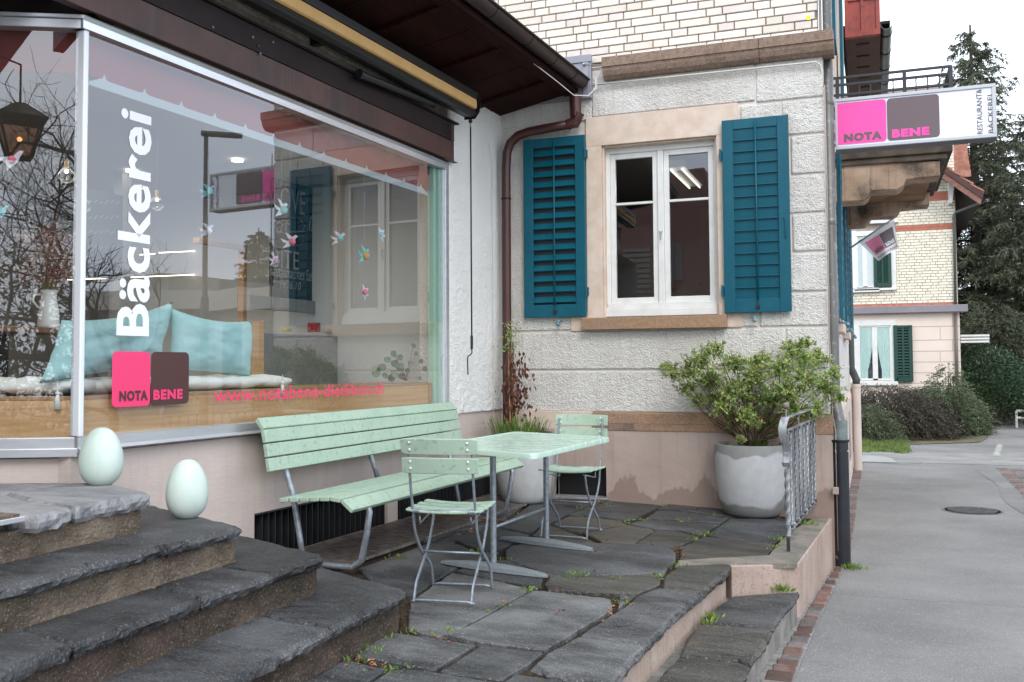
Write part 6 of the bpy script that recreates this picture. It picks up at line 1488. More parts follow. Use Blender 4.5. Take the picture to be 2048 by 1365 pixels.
def pot(c, H_, R, label, wet=True):
    t = tag(thing('plant_pot', None, None, c), label, 'plant pot')
    prof = [(R * .58, 0), (R * .68, .006), (R * .77, H_ * .05), (R * .84, H_ * .13), (R * .91, H_ * .28), (R * .965, H_ * .5), (R * .995, H_ * .75), (R, H_ * .93), (R * .992, H_), (R * .955, H_ + .002), (R * .94, H_ - .015), (R * .93, H_ - .10), (.001, H_ - .10)]
    m = bpy.data.materials.new('cement_pot_damp'); m.use_nodes = True; nt = m.node_tree; N = nt.nodes; L = nt.links; bs = N['Principled BSDF']
    # cement with damp tide marks near rim and foot
    co = N.new('ShaderNodeTexCoord'); sp = N.new('ShaderNodeSeparateXYZ'); L.new(co.outputs['Object'], sp.inputs[0])
    nz_ = N.new('ShaderNodeTexNoise'); nz_.inputs['Scale'].default_value = 3.2; L.new(co.outputs['Object'], nz_.inputs['Vector'])
    ma = N.new('ShaderNodeMath'); ma.operation = 'MULTIPLY_ADD'; L.new(nz_.outputs['Fac'], ma.inputs[0]); ma.inputs[1].default_value = .30; L.new(sp.outputs['Z'], ma.inputs[2])
    rp = N.new('ShaderNodeValToRGB'); e = rp.color_ramp.elements; z0 = .16 + c.z; z1 = H_ + .06 + c.z
    e[0].position = max(0, .245 if wet else 0.01); e[0].color = (.21, .21, .205, 1); e[1].position = (.27 if wet else .02); e[1].color = (.45, .455, .46, 1)
    e2_ = rp.color_ramp.elements.new(min(.99, H_ + .05)); e2_.color = (.46, .465, .47, 1); e3 = rp.color_ramp.elements.new(min(1.0, H_ + .065)); e3.color = (.25, .25, .245, 1)
    L.new(ma.outputs[0], rp.inputs['Fac'])
    n2 = N.new('ShaderNodeTexNoise'); n2.inputs['Scale'].default_value = 14; n2.inputs['Detail'].default_value = 7; L.new(co.outputs['Object'], n2.inputs['Vector'])
    mx = N.new('ShaderNodeMixRGB'); mx.blend_type = 'OVERLAY'; mx.inputs['Fac'].default_value = .18; L.new(rp.outputs['Color'], mx.inputs['Color1']); L.new(n2.outputs['Fac'], mx.inputs['Color2'])
    L.new(mx.outputs['Color'], bs.inputs['Base Color']); bs.inputs['Roughness'].default_value = .75
    bp = N.new('ShaderNodeBump'); bp.inputs['Strength'].default_value = .15; bp.inputs['Distance'].default_value = .004; L.new(n2.outputs['Fac'], bp.inputs['Height']); L.new(bp.outputs['Normal'], bs.inputs['Normal'])
    MB().lathe(prof, c, 56).build('bowl', m, t, smooth='auto')
    MB().lathe([(R * .93, H_ - .055), (R * .5, H_ - .045), (.001, H_ - .04)], c, 30).build('soil', M_earth, t)
    return t
Rp = (1572 - 1430) / 2 / 2 / 1  # half-width in survey pixels /2
pc = Vector((pp_.x + .0, pp_.y + .17, fz(pp_.x)))
pk = px_m(pc + Vector((0, 0, .3)))
POT1 = pc; R1 = 72.5 / pk; H1 = 142 / pk
print('POT', POT1, R1, H1)
pot(POT1, H1, R1, 'large pale cement pot with damp stains holding the green shrub')
q_ = onfl(1040, 1008); pc2 = Vector((q_.x - .0, q_.y + .12, fz(q_.x))); pk2 = px_m(pc2 + Vector((0, 0, .2)))
POT2 = pc2; R2 = 60 / pk2; H2 = 138 / pk2
print('POT2', POT2, R2, H2)
pot(POT2, H2, R2, 'smaller pale cement pot in the corner behind the table legs', wet=False)

# ------------------------------------------------------------------ floor grating over the light well, loose rods
gr = tag(thing('floor_grating', None, None, WA(2.3, .05, .3)), 'dark steel floor grating over the light well under the bench', 'grating')
M_grat = mat('wet_dark_grating', (.08, .062, .052), (.30, .26, .235), scale=14, rough=.45, stretch=(1, 4, 1), metal=.2)
g0 = Vector((0, 0, 0)); s = .35
MB().boxA(.3, 3.3, .015, .50, .015, .03).build('well_floor', M_black, gr)
b = MB()
s = .32
while s < 3.28:
    p0 = WA(s, 0, .02); p1 = WA(s, 0, .50); b.bar(Vector((p0.x, p0.y, fz(p0.x) + .004)), Vector((p1.x, p1.y, fz(p1.x) + .004)), .010, .012); s += .0205
b.build('grating_bars', M_grat, gr, kind='stuff')
for n in (.01, .505): 
    p0, p1 = WA(.3, 0, n), WA(3.3, 0, n); MB().bar(Vector((p0.x, p0.y, fz(p0.x) + .004)), Vector((p1.x, p1.y, fz(p1.x) + .004)), .014, .016).build('edge_bar', M_grat, gr)
a, c = onfl(855, 1034), onfl(1028, 1046)
tag(MB().tube([a + Vector((0, 0, .012)), c + Vector((0, 0, .012))], .007, 8).build('rusty_rod', mat('rust', (.16, .06, .035), (.24, .11, .07), scale=40, rough=.8)), 'thin rusty rod lying on the slabs behind the chair legs', 'rod')

# ------------------------------------------------------------------ wrought iron railing
rail = tag(thing('iron_railing', None, None, onfl(1577, 1105)), 'short wrought iron railing with twisted bars and a ball finial beside the big pot', 'railing')
r0 = onfl(1577, 1104); yd = Vector((.09, 1, 0)).normalized()
r0 = Vector((-.535, 6.52, fz(-.535))); r0.x = onfl(1577, 1104).x; r0.y = onfl(1577, 1104).y
def zat(v): # height of survey row v above the post
    return ony(1577, v, r0.y).z
r_end = ony(1632, 1000, 8.10); r_end = Vector((r_end.x, 8.12, 0)); rdv = Vector((r_end.x - r0.x, r_end.y - r0.y, 0)); RL = rdv.length; rdv.normalize()
print('RAIL', r0, r_end, RL, [round(zat(v), 3) for v in (823, 838, 870, 950, 1062, 1075, 1090)])
zb_r, zt_r = zat(1066), zat(862)
def RP(t, z, o=0): return Vector((r0.x, r0.y, 0)) + rdv * t + Vector((rdv.y, -rdv.x, 0)) * o + Vector((0, 0, z))
post = MB().bar(RP(0, r0.z - .02), RP(0, zat(1075)), .022, .022, up=(0, 1, 0)); post.build('post_foot', M_louv, rail)
def twisted(p0, p1, w, turns, n=40):
    vs = []; d = p1 - p0
    for i in range(n + 1):
        a = 2 * pi * turns * i / n; c = p0 + d * (i / n)
        for k in range(4): an = a + pi / 4 + k * pi / 2; vs.append(c + Vector((cos(an), sin(an), 0)) * w * .707)
    return vs, [(i * 4 + k, i * 4 + (k + 1) % 4, (i + 1) * 4 + (k + 1) % 4, (i + 1) * 4 + k) for i in range(n) for k in range(4)] + [(3, 2, 1, 0), tuple(n * 4 + k for k in range(4))]
b = MB(); b.add(*twisted(RP(0, zat(1070)), RP(0, zat(938)), .026, 1.5)); b.build('twisted_post', M_zincw, rail)
b = MB(); b.sphere(RP(0, zat(1072)), .022, 10, 8, (1, 1, .7)); b.build('post_knob', M_zincw, rail, smooth=True)
MB().box(r0.x - .016, r0.x + .016, r0.y - .014, r0.y + .014, zat(935), zat(905)).build('post_sleeve', M_zincw, rail, bevel=.003)
# scrolled handrail end: a flat bar curving down
sc = [(.0, 862 - 28), (-.012, 842), (-.022, 856), (-.020, 872), (-.006, 888), (.004, 902), (.0, 915), (-.006, 925), (.0, 934)]
pts = [RP(0, zat(v), 0) + Vector((dx * .9, -.012 + dx * 2, 0)) for dx, v in sc]
b = MB(); vs = []
for p in pts:
    for a, c in ((-.026, -.003), (.026, -.003), (.026, .003), (-.026, .003)): vs.append(p + Vector((a, c, 0)))
b.add(vs, [(i * 4 + k, i * 4 + (k + 1) % 4, (i + 1) * 4 + (k + 1) % 4, (i + 1) * 4 + k) for i in range(len(pts) - 1) for k in range(4)] + [(3, 2, 1, 0), tuple((len(pts) - 1) * 4 + k for k in range(4))])
b.build('scroll', M_zincw, rail, smooth='auto')
MB().bar(RP(-.01, zat(836)), RP(RL, zat(836) + .0), .034, .008).build('handrail', M_zincw, rail, bevel=.002)
MB().bar(RP(0, zt_r), RP(RL, zt_r), .020, .010).build('upper_rail', M_zincw, rail); MB().bar(RP(0, zb_r), RP(RL, zb_r), .020, .010).build('bottom_rail', M_zincw, rail)
MB().sphere(RP(.0, zat(812)), .0235, 14, 10).build('ball_finial', mat('rusted_iron_ball', (.14, .11, .10), (.24, .20, .19), scale=60, rough=.6, metal=.2), rail, smooth=True)
MB().tube([RP(0, zat(836)), RP(0, zat(818))], .006, 8).build('finial_stem', M_zincw, rail)
nb = 14
for i in range(nb):
    t = .07 + i * (RL - .12) / (nb - 1)
    b = MB(); b.add(*twisted(RP(t, zb_r + .02), RP(t, zt_r - .02), .014, 2 if i % 2 else 0.0, 16)); b.build('baluster', M_zincw, rail)
    b = MB(); b.sphere(RP(t, zb_r + .016), .013, 8, 6); b.sphere(RP(t, zt_r - .016), .011, 8, 6); b.sphere(RP(t, zb_r - .012), .009, 8, 6); b.build('collar_beads', M_louv if i % 2 else M_zincw, rail, smooth=True)
for t in (RL * .4, RL * .8): MB().bar(RP(t, zt_r), RP(t, zat(836)), .008, .008, up=(0, 1, 0)).build('handrail_stay', M_zincw, rail)
MB().bar(RP(RL - .01, zb_r - .02), RP(RL - .01, zat(836)), .014, .014, up=(0, 1, 0)).build('end_post', M_zincw, rail)
# ------------------------------------------------------------------ plants on the terrace
def leaf_quad(b, p, d, up, L, w, fold=.25):
    """a folded leaf of two triangles pairs (diamond)"""
    d = d.normalized(); s = d.cross(up)
    if s.length < 1e-3: s = d.cross(Vector((1, 0, 0)))
    s.normalize(); n = s.cross(d)
    b.add([p, p + d * L * .45 + s * w / 2 + n * w * fold, p + d * L, p + d * L * .45 - s * w / 2 + n * w * fold, p + d * L * .5], [(0, 1, 4), (1, 2, 4), (0, 4, 3), (4, 2, 3)])
def rdir(rg, up=0.0): 
    v = Vector((rg.gauss(0, 1), rg.gauss(0, 1), rg.gauss(0, 1) + up)); return v.normalized()
shrub = tag(thing('potted_shrub', None, None, POT1), 'airy green shrub with tiny leaves spreading out of the large cement pot', 'shrub')
rg = random.Random(21); stems = MB(); lv = MB(); lv2 = MB()
top0 = POT1 + Vector((0, 0, H1 - .05))
# crown envelope surveyed at the pot's depth: clumps with their radii
yc = POT1.y
env = [((1345, 745), .10), ((1375, 780), .10), ((1400, 722), .12), ((1430, 700), .09), ((1420, 760), .14), ((1460, 790), .15), ((1470, 730), .13), ((1500, 760), .15), ((1540, 800), .14), ((1520, 720), .10), ((1560, 740), .13),
       ((1590, 700), .11), ((1575, 785), .15), ((1610, 760), .14), ((1640, 720), .10), ((1650, 780), .13), ((1670, 750), .09), ((1630, 820), .10), ((1600, 830), .09), ((1500, 840), .11), ((1530, 860), .09), ((1440, 820), .08), ((1480, 880), .05), ((1395, 800), .08), ((1680, 800), .06), ((1380, 745), .12), ((1465, 835), .11), ((1540, 845), .12), ((1500, 800), .14), ((1430, 800), .11), ((1580, 820), .11), ((1610, 720), .10), ((1455, 860), .07), ((1520, 880), .06), ((1610, 690), .07), ((1330, 735), .05)]
for (u, v), r in env:
    dy = rg.uniform(-.28, .22) * (1 if u < 1600 else .7); c = ony(u, v, yc + dy)
    # branch from the pot to the clump
    a0 = top0 + Vector((rg.uniform(-.06, .06), rg.uniform(-.06, .06), 0)); midp = a0.lerp(c, .5) + Vector((rg.uniform(-.05, .05), rg.uniform(-.05, .05), -.04))
    stems.tube([a0, a0.lerp(midp, .5) + Vector((0, 0, .03)), midp, midp.lerp(c, .6) + Vector((rg.uniform(-.03, .03), 0, .02)), c], [.007, .006, .0045, .003, .002], 5)
    for k in range(int(39 * (r / .1) ** 2)):
        d = rdir(rg, .25); e = c + Vector((d.x, d.y, d.z * .8)) * r * rg.uniform(.45, 1.45); s0 = c + (e - c) * rg.uniform(.0, .3)
        stems.tube([s0, s0.lerp(e, .5) + rdir(rg) * .01, e], .0011, 3, cap=False)
        for j in range(12):
            t = rg.uniform(.2, 1.05); p = s0.lerp(e, t); dd = rdir(rg, .3); L = rg.uniform(.012, .036)
            leaf_quad(lv if rg.random() < .9 else lv2, p, dd, rdir(rg, 1.2), L, L * .58)
stems.build('stems', M_barkb, shrub, kind='stuff', nofix=True); lv.build('leaves', L_shrub, shrub, kind='stuff', nofix=True); lv2.build('yellowing_leaves', leafmat('yellow_leaf', (.35, .36, .10), (.5, .42, .15), .5, .3), shrub, kind='stuff', nofix=True)
b = MB()
for i in range(420):
    a = rg.uniform(0, 2 * pi); r = R1 * .9 * rg.random() ** .5; p = POT1 + Vector((cos(a) * r, sin(a) * r, H1 - .05)); L = rg.uniform(.02, .06)
    leaf_quad(b, p, rdir(rg, 1.2), rdir(rg), L, L * .35)
for i in range(14):
    a = rg.uniform(0, 2 * pi); p = POT1 + Vector((.05 + cos(a) * .03, sin(a) * .03, H1 - .05)); d = Vector((cos(a), sin(a), 1.1)).normalized(); m1 = p + d * .09; m2 = m1 + Vector((cos(a), sin(a), .1)) * .07; s_ = Vector((-sin(a), cos(a), 0)) * .016
    b.add([p - s_ * .4, p + s_ * .4, m1 + s_, m1 - s_, m2], [(0, 1, 2, 3), (3, 2, 4)])
tag(b.build('pot_groundcover', leafmat('pot_weeds', (.07, .17, .04), (.17, .30, .08), .5, .3), None, nofix=True), 'low green weeds and arching leaves covering the soil of the big pot', 'ground cover')['kind'] = 'stuff'
# corner pot: grasses, canes and a dead vine climbing the downpipe
b = MB(); gtop = POT2 + Vector((0, 0, H2 - .04))
for i in range(300):
    a = rg.uniform(0, 2 * pi); r = R2 * .95 * rg.random() ** .5; p = gtop + Vector((cos(a) * r, sin(a) * r, 0)); lean = rg.uniform(.2, 1.1); h = rg.triangular(.05, .27, .12); p.x -= .05; o = Vector((cos(a), sin(a), 0)); s_ = Vector((-sin(a), cos(a), 0)) * rg.uniform(.002, .0045)
    m_ = p + o * h * lean * .35 + Vector((0, 0, h * .75)); e = p + o * h * lean * 1.0 + Vector((0, 0, h * (.95 - lean * .3)))
    b.add([p - s_, p + s_, m_ + s_, m_ - s_, e], [(0, 1, 2, 3), (3, 2, 4)])
gp_ = tag(thing('corner_pot_plant', None, None, gtop), 'tufts of green grass growing in the corner pot below the dead vine', 'grass tuft')
b.build('blades', leafmat('tuft_blade', (.07, .17, .02), (.20, .30, .06), .5, .3), gp_, kind='stuff', nofix=True)
vine = tag(thing('dead_vine', None, None, gtop), 'dead brown vine with withered leaves tied to canes in front of the red downpipe', 'vine')
v0 = ony(1017, 858, 7.95); v1 = ony(1020, 660, 7.98)
MB().tube([ony(1021, 872, 7.93), ony(1017, 700, 7.98)], .006, 8).build('cane', M_cane, vine); MB().tube([ony(1030, 872, 7.93), ony(1022, 700, 7.98)], .006, 8).build('cane', M_cane, vine); MB().tube([ony(1036, 872, 7.90), ony(1024, 730, 7.97)], .005, 8).build('cane', M_cane, vine)
b = MB(); st = MB(); gl = MB()
for i in range(26):
    pts = [ony(1018 + rg.uniform(-6, 12), 860, 7.95)]; u, v = 1018 + rg.uniform(-4, 10), 860
    while v > rg.uniform(650, 760): v -= 22; u += rg.uniform(-4, 4) + (.6 if v < 780 else 0); pts.append(ony(u, v, 7.97 + rg.uniform(-.04, .02)))
    st.tube(pts, .0022, 4)
for i in range(230):
    v = rg.triangular(688, 860, 770); u = 1022 + rg.gauss(6, 11) + (rg.uniform(0, 26) if v > 700 else 0) * (rg.random() < .5); p = ony(u, v, 7.94 + rg.uniform(-.08, .06)); L = rg.uniform(.03, .062)
    leaf_quad(b, p, Vector((rg.gauss(0, .35), rg.gauss(0, .35), -1)), rdir(rg), L, L * .62, .3)
for i in range(150):
    v = rg.uniform(645, 705); u = 1022 + rg.gauss(0, 10) * (1.2 - (705 - v) / 120); p = ony(u, v, 7.95); L = rg.uniform(.018, .032); leaf_quad(gl, p, rdir(rg, .2), rdir(rg), L, L * .6)
for i in range(60):
    v = rg.uniform(835, 870); u = rg.choice((960, 1010, 1045, 1060)) + rg.gauss(0, 6); p = ony(u, v, 7.8); L = rg.uniform(.02, .035); leaf_quad(gl, p, rdir(rg, .5), rdir(rg), L, L * .4)
b.build('withered_leaves', L_dry, vine, kind='stuff', nofix=True); st.build('dry_stems', mat('dry_stem', (.16, .08, .05), None, rough=.9), vine, kind='stuff', nofix=True); gl.build('fresh_shoots', L_shrub, vine, kind='stuff', nofix=True)
# weeds in joints and fallen leaves
wd = MB()
spots = [(1060, 1178, 12), (1230, 1155, 4), (1150, 1150, 14), (1410, 1068, 16), (1335, 1012, 16), (1280, 1040, 10), (1365, 1040, 7), (1555, 1080, 20), (1550, 1095, 10), (1170, 1020, 9), (1250, 1046, 8), (1160, 1034, 8), (1325, 1152, 8), (1348, 1130, 8), (755, 1275, 22), (770, 1262, 18), (735, 1300, 14), (703, 1325, 8), (770, 1338, 8), (1250, 1205, 5), (800, 1118, 6), (1055, 1035, 5), (1025, 1032, 6), (960, 1100, 8), (990, 1060, 5), (1434, 1030, 12), (960, 1136, 6), (1020, 1120, 6), (1465, 1050, 4), (1010, 1215, 5), (895, 1262, 4), (820, 1262, 4), (1440, 1055, 3), (1385, 1078, 6), (1205, 1003, 7), (1215, 1010, 6)]
for u, v, n in spots:
    c = onfl(u, v)
    for i in range(n * 3):
        p = c + Vector((rg.gauss(0, .035), rg.gauss(0, .05), 0)) ; p.z = fz(p.x) - .004; L = rg.uniform(.012, .034); leaf_quad(wd, p, rdir(rg, .7), rdir(rg), L, L * .45)
for (u, v, z, n, sp) in ((1702, 1137, gz(8), 46, .05), (1562, 1182, zl, 22, .035), (1425, 1237, zl, 12, .02), (1417, 1250, zl, 10, .02), (1623, 1012, -.04, 14, .03), (1612, 1050, -.04, 16, .04), (1790, 880, -.44, 10, .1)):
    c = onz(u, v, z)
    for i in range(n * 2): p = c + Vector((rg.gauss(0, sp), rg.gauss(0, sp * .7), .0)); L = rg.uniform(.02, .05); d = (p - c) * 8 + Vector((0, 0, .5)); leaf_quad(wd, p, d, rdir(rg), L, L * .4)
o = wd.build('joint_weeds', L_weed, nofix=True); o['kind'] = 'stuff'; tag(o, 'small bright green weeds sprouting from joints between the slabs', 'weeds')
dl = MB()
for u, v, n in ((1247, 1205, 5), (925, 1067, 5), (945, 1060, 4), (1118, 998, 6), (1078, 1008, 4), (1354, 1110, 8), (1352, 1098, 5), (1303, 1091, 3), (1198, 1148, 2), (1120, 1180, 3), (1134, 1180, 2), (712, 1328, 7), (730, 1335, 6), (760, 1330, 5), (1110, 1226, 3), (1365, 1017, 5), (1380, 1018, 3), (1280, 1010, 3), (800, 1112, 5), (1210, 1084, 3), (1235, 1222, 4), (880, 1277, 4), (997, 1208, 3), (1200, 1005, 10), (1170, 1006, 12), (1175, 1110, 2), (1300, 1225, 2), (1225, 1245, 2)):
    c = onfl(u, v)
    for i in range(n): p = c + Vector((rg.gauss(0, .03), rg.gauss(0, .04), .004)); p.z = fz(p.x) + rg.uniform(-.004, .006); L = rg.uniform(.015, .035); leaf_quad(dl, p, Vector((rg.gauss(0, 1), rg.gauss(0, 1), .15)), Vector((0, 0, 1)), L, L * .6, .4)
for z, u, v, n in ((gz(8), 1680, 1130, 26),):
    c = onz(u, v, z)
    for i in range(n): p = c + Vector((rg.gauss(0, .02), rg.gauss(0, .05), rg.uniform(0, .08))); L = rg.uniform(.03, .06); leaf_quad(dl, p, rdir(rg), rdir(rg), L, L * .6, .4)
o = dl.build('fallen_leaves', leafmat('fallen_leaf', (.20, .055, .025), (.42, .20, .10), .7, .1), nofix=True); o['kind'] = 'stuff'; tag(o, 'scattered brown and red fallen leaves in the joints and against the walls', 'fallen leaves')
# small chips and grit on slabs
gm = MB()
for i in range(330):
    x, y = rg.uniform(-3.0, -.5), rg.uniform(3.4, 8.1); gm.sphere((x, y, fz(x) + .006), rg.uniform(.001, .0028), 5, 4)
for z, x0, x1 in ((.185, -2.4, -2.02), (.35, -2.7, -2.35), (.51, -2.9, -2.6)):
    for i in range(25): gm.sphere((rg.uniform(x0, x1), rg.uniform(2, 3.7), z + .001), rg.uniform(.0008, .0018), 5, 4)
o = gm.build('grit', mat('pale_grit', (.28, .26, .22), None, rough=.9), nofix=True); o['kind'] = 'stuff'; tag(o, 'tiny pale grit scattered over slabs and steps', 'grit')
# ------------------------------------------------------------------ projecting sign
ys = 8.52
q0, q1, q2, q3 = ony(1669, 198, ys), ony(1992, 167, ys), ony(1994, 278, ys), ony(1670, 296, ys)
sx0, sx1 = q0.x, (q1.x + q2.x) / 2; sz1 = (q0.z + q1.z) / 2; sz0 = (q2.z + q3.z) / 2
sign = tag(thing('projecting_sign', None, None, (sx0, ys, sz0)), 'white light-box sign NOTA BENE with pink and taupe squares jutting over the pavement', 'sign')
sd = .17
MB().box(sx0 + .012, sx1 - .012, ys + .012, ys + sd - .012, sz0 + .012, sz1 - .012).build('face', M_signw, sign)
fm = mat('sign_frame_grey', (.45, .46, .48), None, rough=.35, metal=.3)
for n_, x0, x1, z0, z1 in (('frame', sx0, sx1, sz0, sz0 + .028), ('frame', sx0, sx1, sz1 - .028, sz1), ('frame', sx0, sx0 + .02, sz0 + .028, sz1 - .028), ('frame', sx1 - .03, sx1, sz0 + .028, sz1 - .028)):
    MB().box(x0, x1, ys, ys + sd, z0, z1).build(n_, fm, sign, bevel=.003)
MB().box(sx0, sx1, ys - .001 + .002, ys + sd, sz0 - .004, sz0 - .0005).build('underside', mat('sign_underside', (.10, .10, .11), None, rough=.5), sign)
k = lambda u: ony(u, 230, ys).x
def sp_(u0, u1, z0, z1, m, r=.03):
    for yy, fl_ in ((ys + .0085, 0),):
        org = Vector((k(u0), yy, z0)); b = MB(); b.add(rrect(org, Vector((k(u1) - k(u0), 0, 0)), Vector((0, 0, z1 - z0)), r), [tuple(range(28))]); b.build('logo_panel', m, sign, nofix=True)
hz = sz1 - sz0
sp_(1672, 1772.5, sz0 + .040, sz1 - .040, M_pink2); sp_(1774, 1879, sz0 + .040, sz1 - .040, M_brown2)
kx = lambda u: k(u)
def stext(txt, u0, u1, z0, h, m, bold=.05): letter(txt, Vector((kx(u0), ys + .0055, z0)), Vector((kx(u1) - kx(u0), 0, 0)), Vector((0, 0, h)), m, sign, bold=bold)
stext('NOTA', 1687, 1763, sz0 + .062, .070, M_brown2, .065); stext('BENE', 1783, 1858, sz0 + .062, .070, M_pink2, .065)
def vtext(txt, u_left, u_right, z0, z1): letter(txt, Vector((kx(u_right), ys + .0085, z0)), Vector((0, 0, z1 - z0)), Vector((kx(u_left) - kx(u_right), 0, 0)), M_signtxt, sign, bold=.008)
vtext('RESTAURANT&', 1954, 1965, sz0 + .035, sz1 - .035); vtext('BÄCKEREI', 1974, 1986, sz0 + .035, sz0 + .35)
MB().box(XC, sx0, ys + .05, ys + .10, sz0 + .1, sz0 + .16).build('bracket', fm, sign); MB().box(XC, sx0, ys + .05, ys + .10, sz1 - .16, sz1 - .1).build('bracket', fm, sign)

# ------------------------------------------------------------------ balcony on the street side
balc = tag(thing('balcony', None, None, (XC, 11, 2.9)), 'weathered stone balcony with stepped corbels and anthracite railing above the pavement', 'balcony')
by0, by1 = 10.05, 12.35
def zx(u, v, y): p = ony(u, v, y); return p.x, p.z
xe, ze = zx(1906, 303, by0)
z1s = zx(1700, 322, by0)[1]; 
MB().box(XC, xe, by0, by1, ze - .0, ze + .085).build('slab', M_balcd, balc, bevel=.01)
MB().box(XC, xe - .05, by0 + .03, by1 - .03, ze - .06, ze - .001).build('slab_moulding', M_balcd, balc, bevel=.012)
def corbel(y0, y1, mt_):
    # stepped corbel outline surveyed at the near face
    pts = [(1672, 330), (1880, 322), (1880, 352), (1838, 356), (1812, 360), (1806, 372), (1795, 379), (1742, 381), (1736, 394), (1728, 401), (1672, 405)]
    P_ = []
    for u, v in pts:
        x, z = zx(u, v, by0 + .06); P_.append((max(x, XC), y0, z))
    P_[0] = (XC - .0, y0, P_[0][2]); P_[-1] = (XC - .0, y0, P_[-1][2])
    MB().prism(P_, (0, y1 - y0, 0)).build('corbel', mt_, balc, bevel=.01)
corbel(by0 + .06, by0 + .40, M_balc); corbel(by1 - .45, by1 - .1, M_balc)
MB().box(XC, zx(1868, 350, by0)[0], by0 + .401, by1 - .451, ze - .17, ze - .061).build('soffit_slab', mat('brown_stained_soffit', (.20, .105, .05), (.30, .17, .09), scale=4, rough=.85, c3=(.05, .04, .03), scale3=3, amt3=.6), balc)
xr_ = zx(1911, 150, by0)[0]
zt_ = zx(1911, 130, by0)[1]; zm_ = zx(1911, 145, by0)[1]; zl_ = zx(1911, 162, by0)[1]; zb__ = ze + .16
xr_ = min(xr_, xe + .0)
for y in (by0 + .03, by1 - .03):
    for z, n_ in ((zt_, 'handrail'), (zm_, 'mid_rail'), (zl_ - .02, 'mid_rail'), (zb__, 'bottom_rail')): MB().bar((XC, y, z), (xr_, y, z), .03, .022).build(n_, M_iron, balc)
for z, n_ in ((zt_, 'handrail'), (zm_, 'mid_rail'), (zl_ - .02, 'mid_rail'), (zb__, 'bottom_rail')): MB().bar((xr_, by0 + .03, z), (xr_, by1 - .03, z), .03, .022).build(n_, M_iron, balc)
i = 0
for y in (by0 + .03, by1 - .03):
    x = XC + .05
    while x < xr_ - .05: MB().bar((x, y, ze + .085), (x, y, zt_ if i % 6 == 0 else zm_), .012 if i % 6 else .035, .012 if i % 6 else .035, up=(0, 1, 0)).build('baluster', M_iron, balc); x += .105; i += 1
y = by0 + .03
i = 0
while y < by1: MB().bar((xr_, y, ze + .085), (xr_, y, zt_ if i % 6 == 0 else zm_), .012 if i % 6 else .035, .012 if i % 6 else .035, up=(0, 1, 0)).build('baluster', M_iron, balc); y += .115; i += 1
ft = tag(thing('planter', None, None, (XC, by1, ze)), 'pale slatted planter or step seen through the balcony railing', 'planter')
MB().box(XC + .2, XC + .75, by1 - .5, by1 - .2, ze + .086, ze + .16).build('box', M_facade, ft)

# ------------------------------------------------------------------ red oriel / eaves box with panelled soffit and zinc gutter
Y = 13.6
x0, zt0_ = zx(1690, 78, Y); x1, _ = zx(1761, 70, Y); zc_ = zx(1720, 74, Y)[1]
ob = tag(thing('roof_eaves', None, None, (x0, Y, zc_)), 'red panelled wooden eaves end with dark brown soffit high on the street side', 'eaves')
MB().box(x0, x1, Y, Y + .06, zc_, 7.3).build('red_board', M_red, ob)
for a_, b_ in ((.0, .10), (.46, .54), (.88, 1.0)):
    MB().box(x0 + (x1 - x0) * a_, x0 + (x1 - x0) * b_, Y - .02, Y - .0005, zc_, 7.3).build('stile', M_red, ob, bevel=.003)
MB().box(x0, x1, Y - .022, Y - .001, zc_, zc_ + .08).build('rail', M_red, ob, bevel=.003); MB().box(x0, x1, Y - .024, Y - .001, zc_ + .50, zc_ + .53).build('rail', M_red, ob, bevel=.003)
Y2 = 18.2
MB().box(x0, x1, Y + .061, Y2, zc_ + .001, zc_ + .05).build('soffit', M_redd, ob)
for i in range(8): MB().box(x0 + .14, x1 - .14, Y + .3 + i * .55, Y + .36 + i * .55, zc_ - .012, zc_ + .0005).build('soffit_batten', M_dark, ob)
gx2 = zx(1773, 60, Y)[0]
M_zg = mat('old_zinc_gutter', (.12, .14, .145), (.18, .20, .205), scale=4, rough=.45, metal=.3)
b = MB(); gc2 = [(.075 * cos(a), .075 * sin(a)) for a in [pi * (1 + k / 10) for k in range(11)]]
zg2 = zx(1773, 48, Y)[1]
b.prism([(gx2 + x, Y, zg2 + z) for x, z in gc2 + [(x * .92, z * .92) for x, z in reversed(gc2)]], (0, Y2 - Y, 0)); b.build('gutter_trough', M_zg, ob, smooth='auto')
for i in range(6): MB().prism([(gx2 + x * 1.08, Y + .3 + i * .8, zg2 + z * 1.08) for x, z in gc2], (0, .05, 0)).build('gutter_clip', M_dark, ob)
MB().box(x0 - .05, gx2 + .05, Y + .05, Y2, zg2 + .02, zg2 + .06).build('roof_edge', M_dark, ob)

# ------------------------------------------------------------------ flag on the street side
yf_ = 11.4
P0, P1 = ony(1700, 497, yf_), ony(1788, 437, yf_ + .0)
flag = tag(thing('flag', None, None, P0), 'small drooping white NOTA BENE flag on a slanted metal pole', 'flag')
MB().tube([P0, P1], .010, 8).build('pole', M_zinc, flag, smooth=True)
